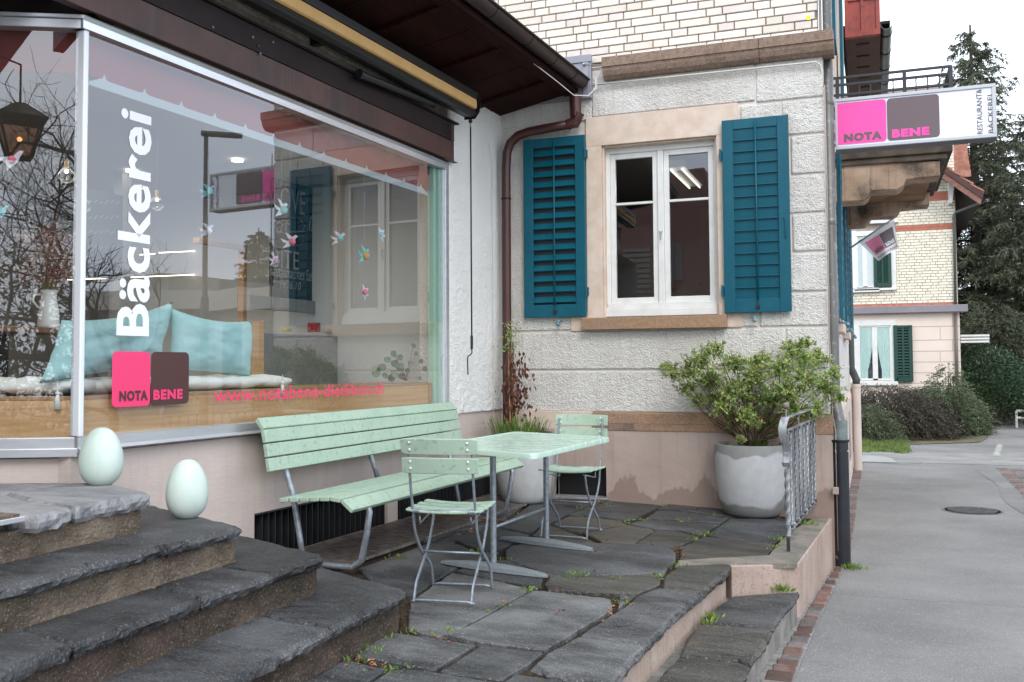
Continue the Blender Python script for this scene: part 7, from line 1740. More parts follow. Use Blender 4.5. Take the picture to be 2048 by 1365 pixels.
# cloth: bilinear patch between the pole and surveyed lower corners, with folds
C00, C10 = ony(1716, 483, yf_), ony(1788, 441, yf_); C01, C11 = ony(1757, 522, yf_), ony(1797, 494, yf_)
def cloth(u, v):
    a = C00 * (1 - u) * (1 - v) + C10 * u * (1 - v) + C01 * (1 - u) * v + C11 * u * v
    return a + Vector((0, .05 * sin(u * 7 + v * 2) * v + .03 * u * v, 0))
n = 16; vs = [cloth(i / n, k / n) for i in range(n + 1) for k in range(n + 1)]
MB().add(vs, [(i * (n + 1) + k, (i + 1) * (n + 1) + k, (i + 1) * (n + 1) + k + 1, i * (n + 1) + k + 1) for i in range(n) for k in range(n)]).build('cloth', mat('flag_white', (.86, .84, .87), None, rough=.8), flag, nofix=True, smooth=True)
def patch(u0, u1, v0, v1, m, name='printed_square'):
    nn = 6; vs = [cloth(u0 + (u1 - u0) * i / nn, v0 + (v1 - v0) * k / nn) + Vector((0, -.004, 0)) for i in range(nn + 1) for k in range(nn + 1)]
    MB().add(vs, [(i * (nn + 1) + k, (i + 1) * (nn + 1) + k, (i + 1) * (nn + 1) + k + 1, i * (nn + 1) + k + 1) for i in range(nn) for k in range(nn)]).build(name, m, flag, nofix=True)
Mfp = mat('flag_pink', (.82, .26, .40), None, rough=.8); Mfb = mat('flag_taupe', (.17, .14, .15), None, rough=.8)
patch(.10, .50, .18, .78, Mfp); patch(.52, .93, .18, .78, Mfb)
def ftext(txt, u0, u1, v0, v1, m, bold=.04):
    vs_, fs_ = text_verts(txt, bold); xa = min(v.x for v in vs_); xb = max(v.x for v in vs_); ya = min(v.y for v in vs_); yb_ = max(v.y for v in vs_)
    MB().add([cloth(u0 + (u1 - u0) * (v.x - xa) / (xb - xa), v1 + (v0 - v1) * (v.y - ya) / (yb_ - ya)) + Vector((0, -.008, 0)) for v in vs_], fs_).build('lettering', m, flag, nofix=True)
ftext('NOTA', .15, .47, .60, .74, Mfb); ftext('BENE', .55, .90, .60, .74, MATS['flag_white']); ftext('Restaurant & Bäckerei', .10, .95, .84, .95, mat('flag_grey', (.3, .27, .28), None), .005)

# ------------------------------------------------------------------ neighbouring house
YN = 26.0
nh = tag(thing('neighbour_house', None, None, (1, YN, -.4)), 'neighbouring house with cream brick upper floor, red brick bands and dark green shutters', 'house')
def nx_(u, v): p = ony(u, v, YN); return p.x, p.z
xw, _ = nx_(1915, 560); xw2, _ = nx_(1921, 700)
zl1 = nx_(1800, 613)[1]; zl0 = nx_(1800, 627)[1]
XL = -6.0
MB().box(XL, xw2, YN, YN + .3, -.6, zl0).build('ground_floor_wall', M_facade, nh); MB().box(xw2 - .3, xw2, YN + .3, YN + 9, -.6, zl0).build('side_wall', M_facade, nh)
MB().box(XL, xw, YN + .01, YN + .3, zl1, 8.2).build('upper_wall_core', M_mortar, nh); MB().box(xw - .3, xw - .001, YN + .3, YN + 9, zl1, 6).build('upper_side_wall', M_brick, nh)
MB().box(XL, xw2 + .18, YN - .16, YN + .05, zl0, zl1).build('ledge', M_ledge, nh, bevel=.01)
# rusticated joints on the ground floor
for v in (654, 681, 703, 724.5, 746, 767, 787): z = nx_(1830, v)[1]; MB().box(XL, xw2 - .002, YN - .003, YN + .001, z - .008, z + .008).build('joint_line', mat('render_joint', (.42, .33, .28), None), nh)
for u, v0, v1 in ((1905, 627, 654), (1880, 654, 681), (1905, 681, 703), (1880, 703, 724.5), (1896, 724.5, 746)):
    x, z1 = nx_(u, v0); z0 = nx_(u, v1)[1]; MB().box(x - .006, x + .006, YN - .003, YN + .001, z0 + .009, z1 - .009).build('joint_line', MATS['render_joint'], nh)
# brick skin (too fine to pick apart singly): cream and red courses
zr = [(nx_(1800, 608)[1], nx_(1800, 620)[1]), (nx_(1800, 452)[1], nx_(1800, 461)[1]), (nx_(1880, 389)[1], nx_(1880, 398)[1])]
wrx = [(nx_(1705, 450)[0], nx_(1791, 450)[0], nx_(1750, 583)[1], nx_(1750, 440)[1])]
cb = MB(); rb = MB(); z = zl1; r = 0
while z < 7.6:
    red = any(b_ - .03 < z + .03 < a_ + .03 for a_, b_ in [(max(q), min(q)) for q in zr])
    x = xw + 0; kk = r % 2; L0 = (.245, .07, .12, .19)[r % 4]; first = True
    while x > -1.2:
        L = L0 if first else (.245 if kk % 2 == 0 else .12); first = False; kk += 1
        xa = x - L
        inw = wrx[0][2] < z < wrx[0][3]; xb_ = x - .012; xa_ = xa
        if inw and xa < wrx[0][1] < xb_: xa_ = wrx[0][1]
        if not (inw and xa_ < wrx[0][1] - .001 and x > wrx[0][0]):
            (rb if red else cb).box(xa_, xb_, YN - .004, YN + .01, z, z + .060)
        x = xa
    z += .0735; r += 1
cb.build('cream_bricks', mat('cream_brick_far', (.70, .64, .50), (.85, .79, .66), scale=7, rough=.6), nh, kind='stuff', nofix=True); rb.build('red_bricks', M_rbrick, nh, kind='stuff', nofix=True)
def nbox(name, u0, u1, v0, v1, y0, y1, m, bev=.004, parent=nh):
    xa, za = nx_(u0, v1); xb, zb_ = nx_(u1, v0); return MB().box(xa, xb, YN + y0, YN + y1, za, zb_).build(name, m, parent, bevel=bev)
def nwindow(u0, u1, v0, v1, curtain, name):
    w = sub_empty(name, nh)
    nbox('surround', u0 - 8, u0, v0 - 12, v1 + 2, -.03, .03, M_wframe, parent=w); nbox('surround', u1, u1 + 8, v0 - 12, v1 + 2, -.03, .03, M_wframe, parent=w); nbox('surround', u0 - .2, u1 + .2, v0 - 12, v0 - .3, -.031, .03, M_wframe, parent=w)
    nbox('sill', u0 - 12, u1 + 12, v1 + 2.2, v1 + 10, -.10, .03, M_wframe, parent=w)
    nbox('dark_room', u0, u1, v0, v1, -.003, -.002, mat('blue_dark_room', (.02, .025, .05), None), bev=0, parent=w)
    um = (u0 + u1) / 2
    for a_, b_ in ((u0, u0 + 3), (um - 4, um + 4), (u1 - 3, u1)): nbox('frame', a_, b_, v0, v1, -.025, .0, M_wframe, parent=w)
    nbox('frame', u0 + 3.1, u1 - 3.1, v1 - 3.5, v1, -.025, .0, M_wframe, parent=w); nbox('frame', u0 + 3.1, u1 - 3.1, v0, v0 + 2.5, -.025, .0, M_wframe, parent=w)
    for s_, (a_, b_) in enumerate(((u0 + 3, um - 4), (um + 4, u1 - 3))):
        m_ = MB(); n = 22; vs = []
        for i in range(n + 1):
            for k in range(13):
                t = k / 12; f = i / n
                if curtain: # swept to the side towards the sill
                    wd_ = 1 - .55 * t ** 2.2 if t < .88 else 1 - .55 * .75 + .05
                    uu = a_ + (b_ - a_) * f * wd_ if s_ == 0 else b_ - (b_ - a_) * f * wd_
                else: uu = a_ + (b_ - a_) * f
                vv = v0 + 2 + (v1 - v0 - 5) * t
                x, z = nx_(uu, vv); vs.append((x, YN - .010 + .005 * sin(i * 1.7), z))
        m_.add(vs, [(i * 13 + k, (i + 1) * 13 + k, (i + 1) * 13 + k + 1, i * 13 + k + 1) for i in range(n) for k in range(12)]); m_.build('curtain', M_curt if curtain else M_curtw, w, nofix=True)
        x, z = nx_(a_, v1 - 3); x2, z2 = nx_(b_, v0 + 3); MB().add([(x, YN - .018, z), (x2, YN - .018, z), (x2, YN - .018, z2), (x, YN - .018, z2)], [(0, 1, 2, 3)]).build('pane', M_glassN, w, nofix=True)
nwindow(1716, 1784, 653, 761, True, 'ground_floor_window')
nwindow(1712, 1787 - 40, 474, 576, False, 'upper_window')
nbox('surround', 1749, 1790, 458, 474, -.03, .02, M_wframe); nbox('surround', 1782, 1791, 474, 579, -.03, .02, M_wframe); nbox('hood', 1735, 1796, 438, 449, -.10, .02, M_wframe); nbox('sill', 1709, 1793, 576, 583, -.1, .02, M_wframe)
def nshutter(u0, u1, v0, v1):
    s_ = sub_empty('green_shutter', nh); w = 7
    nbox('stile', u0, u0 + 5, v0, v1, -.075, -.035, M_greenp, parent=s_); nbox('stile', u1 - 5, u1, v0, v1, -.075, -.035, M_greenp, parent=s_); nbox('rail', u0 + 5, u1 - 5, v0, v0 + 5, -.075, -.035, M_greenp, parent=s_); nbox('rail', u0 + 5, u1 - 5, v1 - 9, v1, -.075, -.035, M_greenp, parent=s_)
    xa, za = nx_(u0 + 5, v1 - 9); xb, zb_ = nx_(u1 - 5, v0 + 5); n = 17; b = MB()
    me = None
    for i in range(n):
        z = za + (zb_ - za) * (i + .5) / n
        if me is None:
            q = MB().obox(((xa + xb) / 2, YN - .055, 0), ((xb - xa) / 2, 0, 0), (0, .014, .018), (0, -.003, .004)); me = bpy.data.meshes.new('slat'); me.from_pydata(q.v, [], q.f); me.materials.append(M_greenp)
        o = bpy.data.objects.new('slat', me); COL.objects.link(o); put(o, s_); o.location = (0, 0, z)
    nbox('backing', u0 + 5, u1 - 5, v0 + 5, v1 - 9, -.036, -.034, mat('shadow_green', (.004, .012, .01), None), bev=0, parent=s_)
    nbox('rod', (u0 + u1) / 2 - .8, (u0 + u1) / 2 + .8, v0 + 4, v1 + 2, -.085, -.076, M_greenp, bev=0, parent=s_)
nshutter(1789, 1824, 651, 764); nshutter(1748, 1782, 505, 575)
# roof: verge boards, tiles, eaves, bracket, downpipe
def npt(u, v, y=0): p = ony(u, v, YN + y); return Vector((p.x, YN + y, p.z))
va, vb = npt(1876, 326, -.75), npt(1966, 388, -.75)
sl = (vb - va).normalized(); up0 = va - sl * 4.2
b = MB(); b.prism([up0, vb, vb + Vector((-.06, 0, -.26)), up0 + Vector((0, 0, -.30))], (0, .05, 0)); b.build('verge_board', mat('weathered_verge', (.16, .07, .05), (.26, .13, .10), scale=5, rough=.8, stretch=(1, 1, 4)), nh)
b = MB(); b.prism([up0 + Vector((0, 0, .0)), vb + Vector((.02, 0, .0)), vb + Vector((-.02, 0, -.12)), up0 + Vector((0, 0, -.14))], (0, -.03, 0)); b.build('verge_strip', M_redd, nh)
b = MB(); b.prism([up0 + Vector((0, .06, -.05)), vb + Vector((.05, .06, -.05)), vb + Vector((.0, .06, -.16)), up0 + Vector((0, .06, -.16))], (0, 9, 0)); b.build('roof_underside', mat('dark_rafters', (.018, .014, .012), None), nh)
nrm_ = Vector((-sl.z, 0, sl.x)); 
L_ = (vb - up0).length; n = int(L_ / .30)
for i in range(n):
    p = up0 + sl * (i * .30)
    for j in range(4 if i > n - 9 else 2):
        y0 = -.02 + j * .24; b = MB(); b.hexa([p + Vector((0, y0, 0)) - nrm_ * .01, p + sl * .36 + Vector((0, y0, 0)) + nrm_ * .04, p + sl * .36 + Vector((0, y0 + .235, 0)) + nrm_ * .04, p + Vector((0, y0 + .235, 0)) - nrm_ * .01,
            p + Vector((0, y0, 0)) + nrm_ * .035, p + sl * .36 + Vector((0, y0, 0)) + nrm_ * .085, p + sl * .36 + Vector((0, y0 + .235, 0)) + nrm_ * .085, p + Vector((0, y0 + .235, 0)) + nrm_ * .035])
        b.build('roof_tile', M_tile, nh, bevel=.01, seg=1)
b = MB(); b.prism([up0 + nrm_ * .02, vb + nrm_ * .02, vb + nrm_ * .05, up0 + nrm_ * .05], (0, 9.5, 0)); b.build('roof_deck', M_tile, nh)
# higher roof piece behind, seen above the verge
h0, h1 = npt(1893, 296, 4), npt(1937, 349, 4)
for r_ in range(6):
    for c in range(5):
        v = 300 + r_ * 9.5; u = 1885 + c * 10 + r_ * 1.6
        p = ony(u, v, YN + 4 - r_ * .1); q = MB().obox(p, (.115, 0, 0), (0, .02, .10), (0, -.01, .012)); q.build('roof_tile', M_tile, nh, bevel=.01, seg=1)
MB().bar(npt(1885, 352, 3.6), npt(1944, 352, 3.6), .12, .10).build('dormer_gutter', M_dark, nh)
MB().box(npt(1880, 300, 4.2).x, npt(1935, 300, 4.2).x, YN + 4.15, YN + 4.5, npt(1900, 352, 4.2).z, npt(1900, 296, 4.2).z + .1).build('dormer_roof', M_tile, nh)
nb_ = [(1897, 372), (1898, 360), (1902, 355), (1911, 356), (1910, 364), (1907, 382), (1905, 405), (1898, 407), (1898, 390)]
b = MB(); b.prism([npt(u, v, -.30) for u, v in nb_], (0, .30, 0)); b.build('eaves_bracket', M_wframe, nh)
MB().tube([npt(1974, 400, -.6), npt(1966, 404, -.45), npt(1912, 425, -.08), npt(1908, 430, -.06), npt(1911, 612, -.06)], .035, 10).build('downpipe', mat('grey_green_pipe', (.10, .11, .10), None, rough=.5), nh, smooth=True)
MB().tube([npt(1911, 627, -.05), npt(1915, 800, -.05)], .04, 10).build('downpipe', mat('brown_pipe_far', (.13, .10, .09), None, rough=.5), nh, smooth=True)
MB().tube([npt(1972, 386, -.76), npt(1972, 386, -.76) + Vector((0, 8, 0))], .05, 10).build('eaves_gutter', M_dark, nh)
# white canopy slats at the side
cn = tag(thing('side_canopy', None, None, npt(1923, 675, .5)), 'three white horizontal canopy slats sticking out beyond the house corner', 'canopy')
for v in (671, 677, 683): 
    a, c = npt(1921, v, .5), npt(1978, v, .5); MB().box(a.x, c.x, YN + .4, YN + 1.4, c.z - .03, c.z + .02).build('slat', M_wframe, cn)

# ------------------------------------------------------------------ trees, hedges, grass
def spruce(name, base, H_, R_, seed, label, dens=1.0, y_flat=1.0, bare=0.08, lean=0):
    rg = random.Random(seed); t = tag(thing(name, None, None, base), label, 'spruce', None)
    MB().tube([base + Vector((lean * k / 8, 0, H_ * k / 8)) for k in range(9)], [.26 * (1 - k / 8.6) * H_ / 12 + .012 for k in range(9)], 10).build('trunk', M_bark, t)
    lim = MB(); nd = MB(); nd2 = MB(); z = H_ * bare
    while z < H_ * .985:
        f = 1 - z / H_; nb = 5
        for j in range(nb):
            a = rg.uniform(0, 2 * pi); L = R_ * (f ** .62) * rg.uniform(.55, 1.15) + .12; o = Vector((cos(a), sin(a) * y_flat, 0)); c = base + Vector((lean * z / H_, 0, z))
            droop = rg.uniform(.16, .42) * (.4 + f)
            pts = []
            for k in range(7):
                s_ = k / 6; pts.append(c + o * L * s_ + Vector((0, 0, .10 * L * s_ - droop * L * s_ ** 1.6 + .18 * L * max(0, s_ - .7))))
            lim.tube(pts, [.030 * f * (1 - k / 7) + .006 for k in range(7)], 4, cap=False)
            m_ = max(5, int(L * 15 * dens))
            for q in range(m_):
                s_ = rg.uniform(.12, 1.0); i0 = min(5, int(s_ * 6)); p = pts[i0].lerp(pts[i0 + 1], s_ * 6 - i0)
                side = Vector((-o.y, o.x, 0)) * rg.choice((-1, 1)); ln_ = rg.uniform(.10, .42) * (1.15 - .5 * s_) * min(1.3, L)
                hang = rg.uniform(.2, 1.3)
                d = (side * rg.uniform(.2, 1) + o * rg.uniform(.2, .8) + Vector((0, 0, -hang))).normalized()
                e = p + d * ln_
                tgt = nd2 if rg.random() < .22 + .25 * s_ else nd
                # a spray: several slim needle fans along the twig
                for w in range(5):
                    pp = p.lerp(e, w / 4.0); d2 = (d + rdir(rg) * .75).normalized(); lw = rg.uniform(.08, .20); sd_ = d2.cross(rdir(rg)).normalized() * rg.uniform(.011, .026)
                    tgt.add([pp - sd_, pp + sd_, pp + d2 * lw], [(0, 1, 2)])
                    d3 = (d + rdir(rg) * .9).normalized(); sd_ = d3.cross(rdir(rg)).normalized() * .022
                    tgt.add([pp - sd_, pp + sd_, pp + d3 * lw * .9], [(0, 1, 2)])
        z += .16 / dens ** .3
    lim.build('limbs', M_bark, t, nofix=True, kind='stuff'); nd.build('needles', L_spruce, t, kind='stuff', nofix=True); nd2.build('light_needles', L_spruceY, t, kind='stuff', nofix=True)
    return t
def at_depth(u, v, y): p = ony(u, v, y); return p
def spr(u_base, v_top, y, R_, seed, label, **k):
    top = ony(u_base, v_top, y); base = Vector((top.x, y, -.5)); return spruce('spruce_tree', base, top.z + .5, R_, seed, label, **k)
spr(1940, 50, 33, 3.3, 5, 'tall dark spruce rising behind the neighbouring house, highest tree in view', dens=1.0, bare=.1)
spr(2065, 215, 31, 2.2, 8, 'second dark spruce cut off by the right edge of the picture', dens=1.0, bare=.1)
spr(1990, 300, 36, 2.4, 15, 'shorter spruce filling the gap between the two taller ones', dens=1.1, bare=.05)
def mound(name, c, rx, ry, h, n, L, w, m, label, cat, seed=1, arch=True, extra=None, spr_=.5, twig=True):
    rg = random.Random(seed); t = tag(thing(name, None, None, c), label, cat); b = MB(); st = MB(); cc_ = Vector(c)
    for i in range(n):
        a = rg.uniform(0, 2 * pi); r = rg.random() ** .45; hz_ = h * (1 - r ** 2.4) ** .5 * rg.uniform(.45, 1.05)
        p = cc_ + Vector((cos(a) * rx * r, sin(a) * ry * r, max(.02, hz_)))
        if arch:
            d = Vector((cos(a), sin(a), rg.uniform(-.9, .35))).normalized()
            ln_ = rg.uniform(.15, .38); pts = [p, p + d * ln_ * .5 + Vector((0, 0, .03)), p + d * ln_ + Vector((0, 0, -.06))]
            st.tube(pts, .0016, 3, cap=False)
            for k in range(11):
                s_ = k / 10; q = pts[0].lerp(pts[2], s_) + Vector((0, 0, .03 * sin(pi * s_))); leaf_quad(b, q, (d + rdir(rg) * .8), rdir(rg), L * rg.uniform(.9, 1.6), w * rg.uniform(1.0, 1.7), .1)
        else:
            d = (Vector((cos(a) * r, sin(a) * r, .4)) + rdir(rg) * .7); leaf_quad(b, p + rdir(rg) * .05, d, rdir(rg), L * rg.uniform(.7, 1.3), w * rg.uniform(.8, 1.2), .2)
    # dark twiggy heart
    for i in range(int(40 * rx)):
        a = rg.uniform(0, 2 * pi); r = rg.random() ** .6 * .85; e = cc_ + Vector((cos(a) * rx * r, sin(a) * ry * r, h * (1 - r * r) ** .5 * .92)); st.tube([cc_ + Vector((cos(a) * rx * r * .5, sin(a) * ry * r * .5, 0)), e], .006, 3, cap=False)
    b.build('foliage', m, t, kind='stuff', nofix=True); st.build('twigs', M_barkb, t, kind='stuff', nofix=True); return t
G_ = gz(20)
def gp2(u, v): return onz(u, v, G_)
c = gp2(1890, 872); R1_ = (gp2(1975, 880) - gp2(1810, 880)).length / 2
mound('cotoneaster_bush', (c.x, c.y + .9, G_), R1_ * 1.0, 1.1, 1.08, 3600, .045, .017, L_coton, 'wide grey-green arching bush spilling onto the driveway edge', 'bush', 3)
mound('tall_bush', (ony(1900, 800, 23).x, 23.0, G_), .36, .35, 1.6, 360, .05, .018, L_coton, 'upright loose bush against the neighbouring house corner', 'bush', 9)
mound('dark_hedge', (ony(1765, 830, 22.4).x, 22.6, G_), 1.35, .8, 1.13, 3800, .035, .015, L_hedge, 'dark reddish brown clipped hedge below the curtained window', 'hedge', 12)
mound('dark_hedge_end', (ony(1722, 850, 21.0).x, 21.2, G_), .62, .5, .78, 1100, .035, .015, L_coton, 'darker low hedge end beside the far downpipe', 'hedge', 13)
c = ony(1972, 780, 27.2)
mound('laurel_bush', (c.x, 27.4, G_), 1.28, 1.0, 2.02, 7500, .085, .045, L_laurel, 'glossy dark green laurel bush at the bend of the path', 'bush', 17, arch=False)
c = ony(1990, 700, 29); mound('small_conifer', (c.x, 29, G_), 1.1, .8, 3.2, 2600, .07, .02, L_spruce, 'lower dark conifer behind the laurel bush', 'conifer', 19)
# grass patch
gb = MB(); rg = random.Random(33)
xg0, xg1 = ony(1718, 880, 19.5).x, ony(1818, 880, 19.5).x
for i in range(5200):
    x = rg.uniform(xg0 - .2, xg1 + .15); y = rg.uniform(18.85 + .25 * noise.noise(Vector((x * 3, 0, 0))), 21.2); 
    if (x - xg0) / (xg1 - xg0) > 1.08 - .25 * rg.random(): continue
    h = rg.uniform(.02, .09) + (.12 * max(0, noise.noise(Vector((x * 2.2, y * 1.5, 3))) + .35) if y > 19.5 else 0); lx_ = rg.gauss(0, .03); p = Vector((x, y, G_)); gb.add([p + Vector((-.006, 0, 0)), p + Vector((.006, 0, 0)), p + Vector((lx_, rg.gauss(0, .03), h))], [(0, 1, 2)])
o = gb.build('grass', L_grass, nofix=True); o['kind'] = 'stuff'; tag(o, 'patch of fresh uneven grass in front of the dark hedge', 'grass')
_b = [gp2(u, v) for u, v in ((1830, 890), (1960, 886), (1978, 876), (1962, 850), (1950, 842))]
MB().add([(-3, _b[0].y, G_ + .012)] + [(q.x, q.y, G_ + .012) for q in _b] + [(_b[-1].x, 34, G_ + .012), (-3, 34, G_ + .012)], [tuple(range(8))]).build('garden_bed', mat('mossy_soil', (.075, .07, .035), (.15, .13, .07), scale=3, rough=1, bump=.4, bscale=40), nofix=True)['kind'] = 'structure'
# far hillside shrubbery and wall at the right edge
tw = MB(); rg = random.Random(8)
def bare_tree(name, base, H_, seed, label, spread=1.0, levels=5, r0=.12, m=None, down=0, first=.28):
    rg = random.Random(seed); t = tag(thing(name, None, None, base), label, 'bare tree'); b = MB(); b2 = MB()
    def grow(p, d, L, r, lev):
        pts = [p]; q = p; dd = d
        for k in range(4):
            dd = (dd + rdir(rg) * .22 + Vector((0, 0, .05 if lev > 1 else 0))).normalized(); q = q + dd * L / 4; pts.append(q)
        (b if lev < 2 else b2).tube(pts, [r * (1 - .11 * k) for k in range(5)], 6 if lev < 2 else (4 if lev < 3 else 3), cap=False)
        if lev >= levels: return
        nn = 4 if lev > 0 else 5
        for j in range(nn):
            s_ = rg.uniform(.3, 1.0) if j else 1.0; i0 = min(3, int(s_ * 4)); pp = pts[i0].lerp(pts[i0 + 1], s_ * 4 - i0) if s_ < 1 else pts[4]
            nd_ = (dd * (.9 if j == 0 else .45) + rdir(rg) * .75 * spread + Vector((0, 0, .12 - down))).normalized(); grow(pp, nd_, L * rg.uniform(.58, .82), r * (.66 if j == 0 else .44), lev + 1)
    grow(base, Vector((0, 0, 1)), H_ * first, r0, 0)
    b.build('trunk', M_bark, t, nofix=True); b2.build('branches', m or M_bark, t, kind='stuff', nofix=True); return t
p = ony(2055, 800, 44); bare_tree('bare_tree', Vector((p.x, 44, -.5)), 7.5, 4, 'leafless pale tree beyond the path at the right edge', levels=5, r0=.12, m=L_twig)
p = ony(2020, 760, 52); bare_tree('bare_tree', Vector((p.x, 52, -.5)), 8.5, 6, 'leafless tree farther back beyond the laurel bush', levels=5, r0=.12, m=L_twig)
b = MB(); rg = random.Random(44)
for i in range(5200):
    p = Vector((rg.uniform(1, 22), rg.uniform(56, 64), rg.random() ** .8 * 4.6 - .5)); p.z *= (.75 + .25 * noise.noise(Vector((p.x * .4, 0, 0)))); d = rdir(rg, .6); L = rg.uniform(.3, .9); s_ = d.cross(rdir(rg)).normalized() * .02; b.add([p - s_, p + s_, p + d * L], [(0, 1, 2)])
o = b.build('hillside_scrub', L_twig, nofix=True); o['kind'] = 'stuff'; tag(o, 'brownish leafless scrub on the slope far beyond the path', 'scrub')
MB().add([(-20, 58, -.5), (60, 58, -.5), (60, 90, 7), (-20, 90, 7)], [(0, 1, 2, 3)]).build('hill', mat('winter_slope', (.16, .13, .10), (.24, .21, .15), scale=.6, rough=1, bump=.5, bscale=3), nofix=True)['kind'] = 'structure'
gw = ony(2020, 800, 33)
tag(MB().box(gw.x - .3, gw.x + 12, 33, 33.3, -.6, ony(2040, 768, 33).z).build('garden_wall', mat('brown_garden_wall', (.16, .09, .07), (.22, .13, .10), scale=3, rough=.9, bump=.3, bscale=20)), 'reddish brown garden wall beyond the path at the right edge', 'wall')
hr = tag(thing('hand_railing', None, None, ony(2035, 845, 27)), 'white tubular handrail at the far right end of the path', 'railing')
a = ony(2033, 843, 27); zt1_ = ony(2033, 822, 27).z; zt2_ = ony(2033, 836, 27).z
for z in (zt1_, zt2_): MB().tube([(a.x, 27, z), (a.x + 5, 27, z)], .03, 8).build('rail', M_wframe, hr)
MB().tube([(a.x, 27, -.45), (a.x, 27, zt1_)], .03, 8).build('post', M_wframe, hr); MB().tube([(a.x + 2, 27, -.45), (a.x + 2, 27, zt1_)], .03, 8).build('post', M_wframe, hr)

# ------------------------------------------------------------------ the other side of the street (seen mirrored in the panes)
def mirA(u, v, D):
    d = ray(u, v); p = onA(u, v, 0); L = (Vector((p.x, p.y, 0))).length; dn = d / Vector((d.x, d.y, 0)).length
    r = dn - NA * 2 * dn.dot(NA); return p + r * (D - L)
lt, la, lb = mirA(385, 268, 19.8), mirA(425, 266, 19.8), mirA(385, 735, 19.8)
lamp_ = tag(thing('street_lamp', None, None, (lt.x, lt.y, -.44)), 'slim grey street lamp with a flat head, seen mirrored in the shop window', 'street lamp')
M_lamp = mat('grey_lamp_post', (.12, .12, .115), None, rough=.5)
MB().tube([(lt.x, lt.y, -.44), (lt.x, lt.y, 2.6), (lt.x, lt.y, 2.62), (lt.x, lt.y, lt.z)], [.09, .08, .055, .045], 12).build('post', M_lamp, lamp_)
dh = (la - lt); dh.z = 0; dh.normalize()
MB().obox(Vector((lt.x, lt.y, lt.z + .02)) + dh * .30, dh * .40, Vector((-dh.y, dh.x, 0)) * .13, (0, 0, .035)).build('lamp_head', M_lamp, lamp_, bevel=.02)
p = mirA(485, 455, 46); spruce('spruce_tree', Vector((p.x, p.y, -.5)), p.z + .5, 2.3, 31, 'dark conical spruce across the street, mirrored right of the lamp post', dens=1.3)
p = mirA(100, 500, 40); spruce('spruce_tree', Vector((p.x, p.y, -.5)), p.z + .5, 2.0, 35, 'small dark conifer across the street, mirrored behind the dried flowers', dens=.8)
# low flat-roofed modern building
bl = tag(thing('flat_roof_building', None, None, mirA(400, 700, 30)), 'long low flat-roofed grey building across the street, mirrored in the shop window', 'building')
A0, A1, A2, A3 = mirA(120, 560, 31), mirA(400, 572, 29), mirA(470, 592, 26.5), mirA(556, 612, 24.5)
M_bg = mat('grey_building_render', (.30, .29, .27), (.36, .35, .33), scale=2, rough=.9); M_bf = mat('pale_roof_fascia', (.50, .49, .44), None, rough=.7)
A4 = A3 + (A3 - A2) * .35
for i, (a, c) in enumerate(((A0, A1), (A1, A2), (A2, A3), (A3, A4))):
    d = Vector((c.x - a.x, c.y - a.y, 0)).normalized(); n_ = Vector((-d.y, d.x, 0))
    if n_.dot(Vector((a.x, a.y, 0))) < 0: n_ = -n_
    zt3 = 3.45 - i * .1
    MB().prism([(a.x, a.y, -.6), (c.x, c.y, -.6), (c.x, c.y, zt3 - .55), (a.x, a.y, zt3 - .55)], n_ * (6 - i * .01)).build('wall', M_bg, bl)
    a2, c2 = a - n_ * .35, c - n_ * .35
    MB().prism([(a2.x, a2.y, zt3 - .549), (c2.x, c2.y, zt3 - .549), (c2.x, c2.y, zt3), (a2.x, a2.y, zt3)], n_ * (6.5 - i * .01)).build('roof_fascia', M_bf, bl)
    if i != 0:
        m0, m1 = a.lerp(c, .25), a.lerp(c, .8); f0 = -n_ * .02
        for k in range(4):
            q0_, q1_ = m0.lerp(m1, k / 4 + .01), m0.lerp(m1, (k + 1) / 4 - .01); MB().prism([(q0_.x + f0.x, q0_.y + f0.y, .3), (q1_.x + f0.x, q1_.y + f0.y, .3), (q1_.x + f0.x, q1_.y + f0.y, 2.4), (q0_.x + f0.x, q0_.y + f0.y, 2.4)], n_ * .01).build('window_strip', mat('dark_window_strip', (.04, .045, .05), None, rough=.2), bl)
pb0 = mirA(305, 545, 33); MB().box(pb0.x, pb0.x + 2.2, pb0.y, pb0.y + 2.2, 3.3, 4.3).build('roof_house', M_bg, bl); pb0 = mirA(355, 550, 36); MB().box(pb0.x, pb0.x + 2.5, pb0.y, pb0.y + 4, 3.3, 4.5).build('roof_house', mat('zinc_cladding', (.2, .2, .22), None, rough=.5), bl)
p = mirA(195, 720, 24); bare_tree('bare_tree', Vector((p.x, p.y, -.5)), 6.3, 41, 'crooked leafless tree across the street, mirrored beside the corner post', levels=5, r0=.13, spread=1.2)
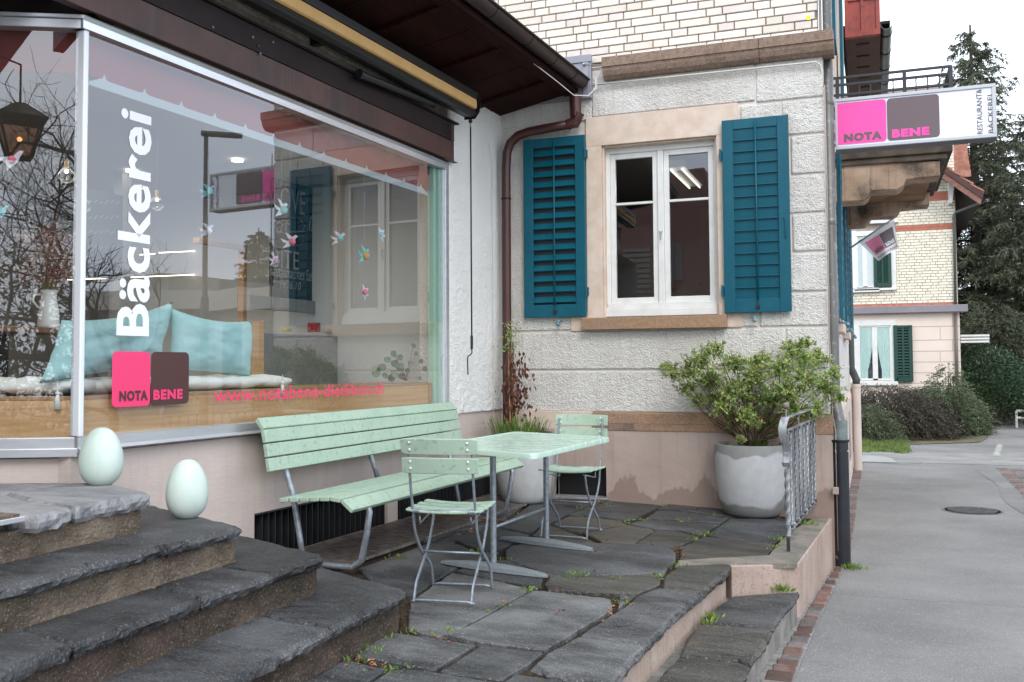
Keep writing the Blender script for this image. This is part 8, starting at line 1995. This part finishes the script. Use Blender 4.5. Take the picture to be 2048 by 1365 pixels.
# big bare tree behind the viewer, mirrored in the oblique pane
bare_tree('bare_tree', Vector((-1.9, -6.4, -.3)), 10.5, 57, 'old spreading leafless tree behind the viewer, mirrored in the left pane', levels=6, r0=.15, spread=1.35, first=.24, down=.08)
bare_tree('bare_tree', Vector((.6, -12.5, -.3)), 10, 58, 'second leafless tree behind the viewer, mirrored in the left pane', levels=5, r0=.16, spread=1.3, first=.26, down=.08)
b = MB(); rg = random.Random(3)
for i in range(9000):
    p = Vector((rg.gauss(-1.5, 2.6), -13 + rg.gauss(0, 1), 0)); p.z = rg.random() ** 1.2 * 3.9 - .3; d = rdir(rg); L = rg.uniform(.08, .2); s_ = d.cross(rdir(rg)).normalized() * .03; b.add([p - s_, p + s_, p + d * L], [(0, 1, 2)])
o = b.build('dark_shrubbery', L_laurel, nofix=True); o['kind'] = 'stuff'; tag(o, 'dark shrubbery behind the viewer, mirrored low in the left pane', 'shrubbery')
# red building behind the viewer, mirrored in the casement window
def mirB(u, v, D):
    d = ray(u, v); dn = d / Vector((d.x, d.y, 0)).length; t = (YB + .12) / dn.y; p = EYEV + dn * t; r = Vector((dn.x, -dn.y, dn.z)); return p + r * (D - t)
rb_ = tag(thing('red_building', None, None, mirB(1340, 700, 30)), 'red rendered building behind the viewer, mirrored in the casement window', 'building')
M_rr = mat('red_render', (.24, .125, .11), (.28, .15, .13), scale=2, rough=.9)
e1 = mirB(1392, 286, 30); yy = e1.y; zB = lambda u, v: (lambda q: (q.x, yy, q.z))(mirB(u, v, 30))
xs_ = sorted((mirB(1100, 500, 30).x, mirB(1418, 500, 30).x))
b = MB(); b.prism([(xs_[0], yy, -.6), (xs_[1], yy, -.6), zB(1430, 410), zB(1408, 336), zB(1290, 346), zB(1100, 362)], (0, -6, 0)); b.build('wall', M_rr, rb_)
for u0, u1, v0, v1 in ((1240, 1295, 490, 640), (1340, 1362, 485, 560)):
    a, c = mirB(u0, v1, 29.9), mirB(u1, v0, 29.9); bb = MB(); n = 14
    for i in range(n): z0 = a.z + (c.z - a.z) * i / n; bb.box(min(a.x, c.x), max(a.x, c.x), yy + .02, yy + .05, z0, z0 + (c.z - a.z) / n * .7)
    bb.build('blind', mat('grey_blind', (.28, .25, .24), None), rb_, kind='stuff')
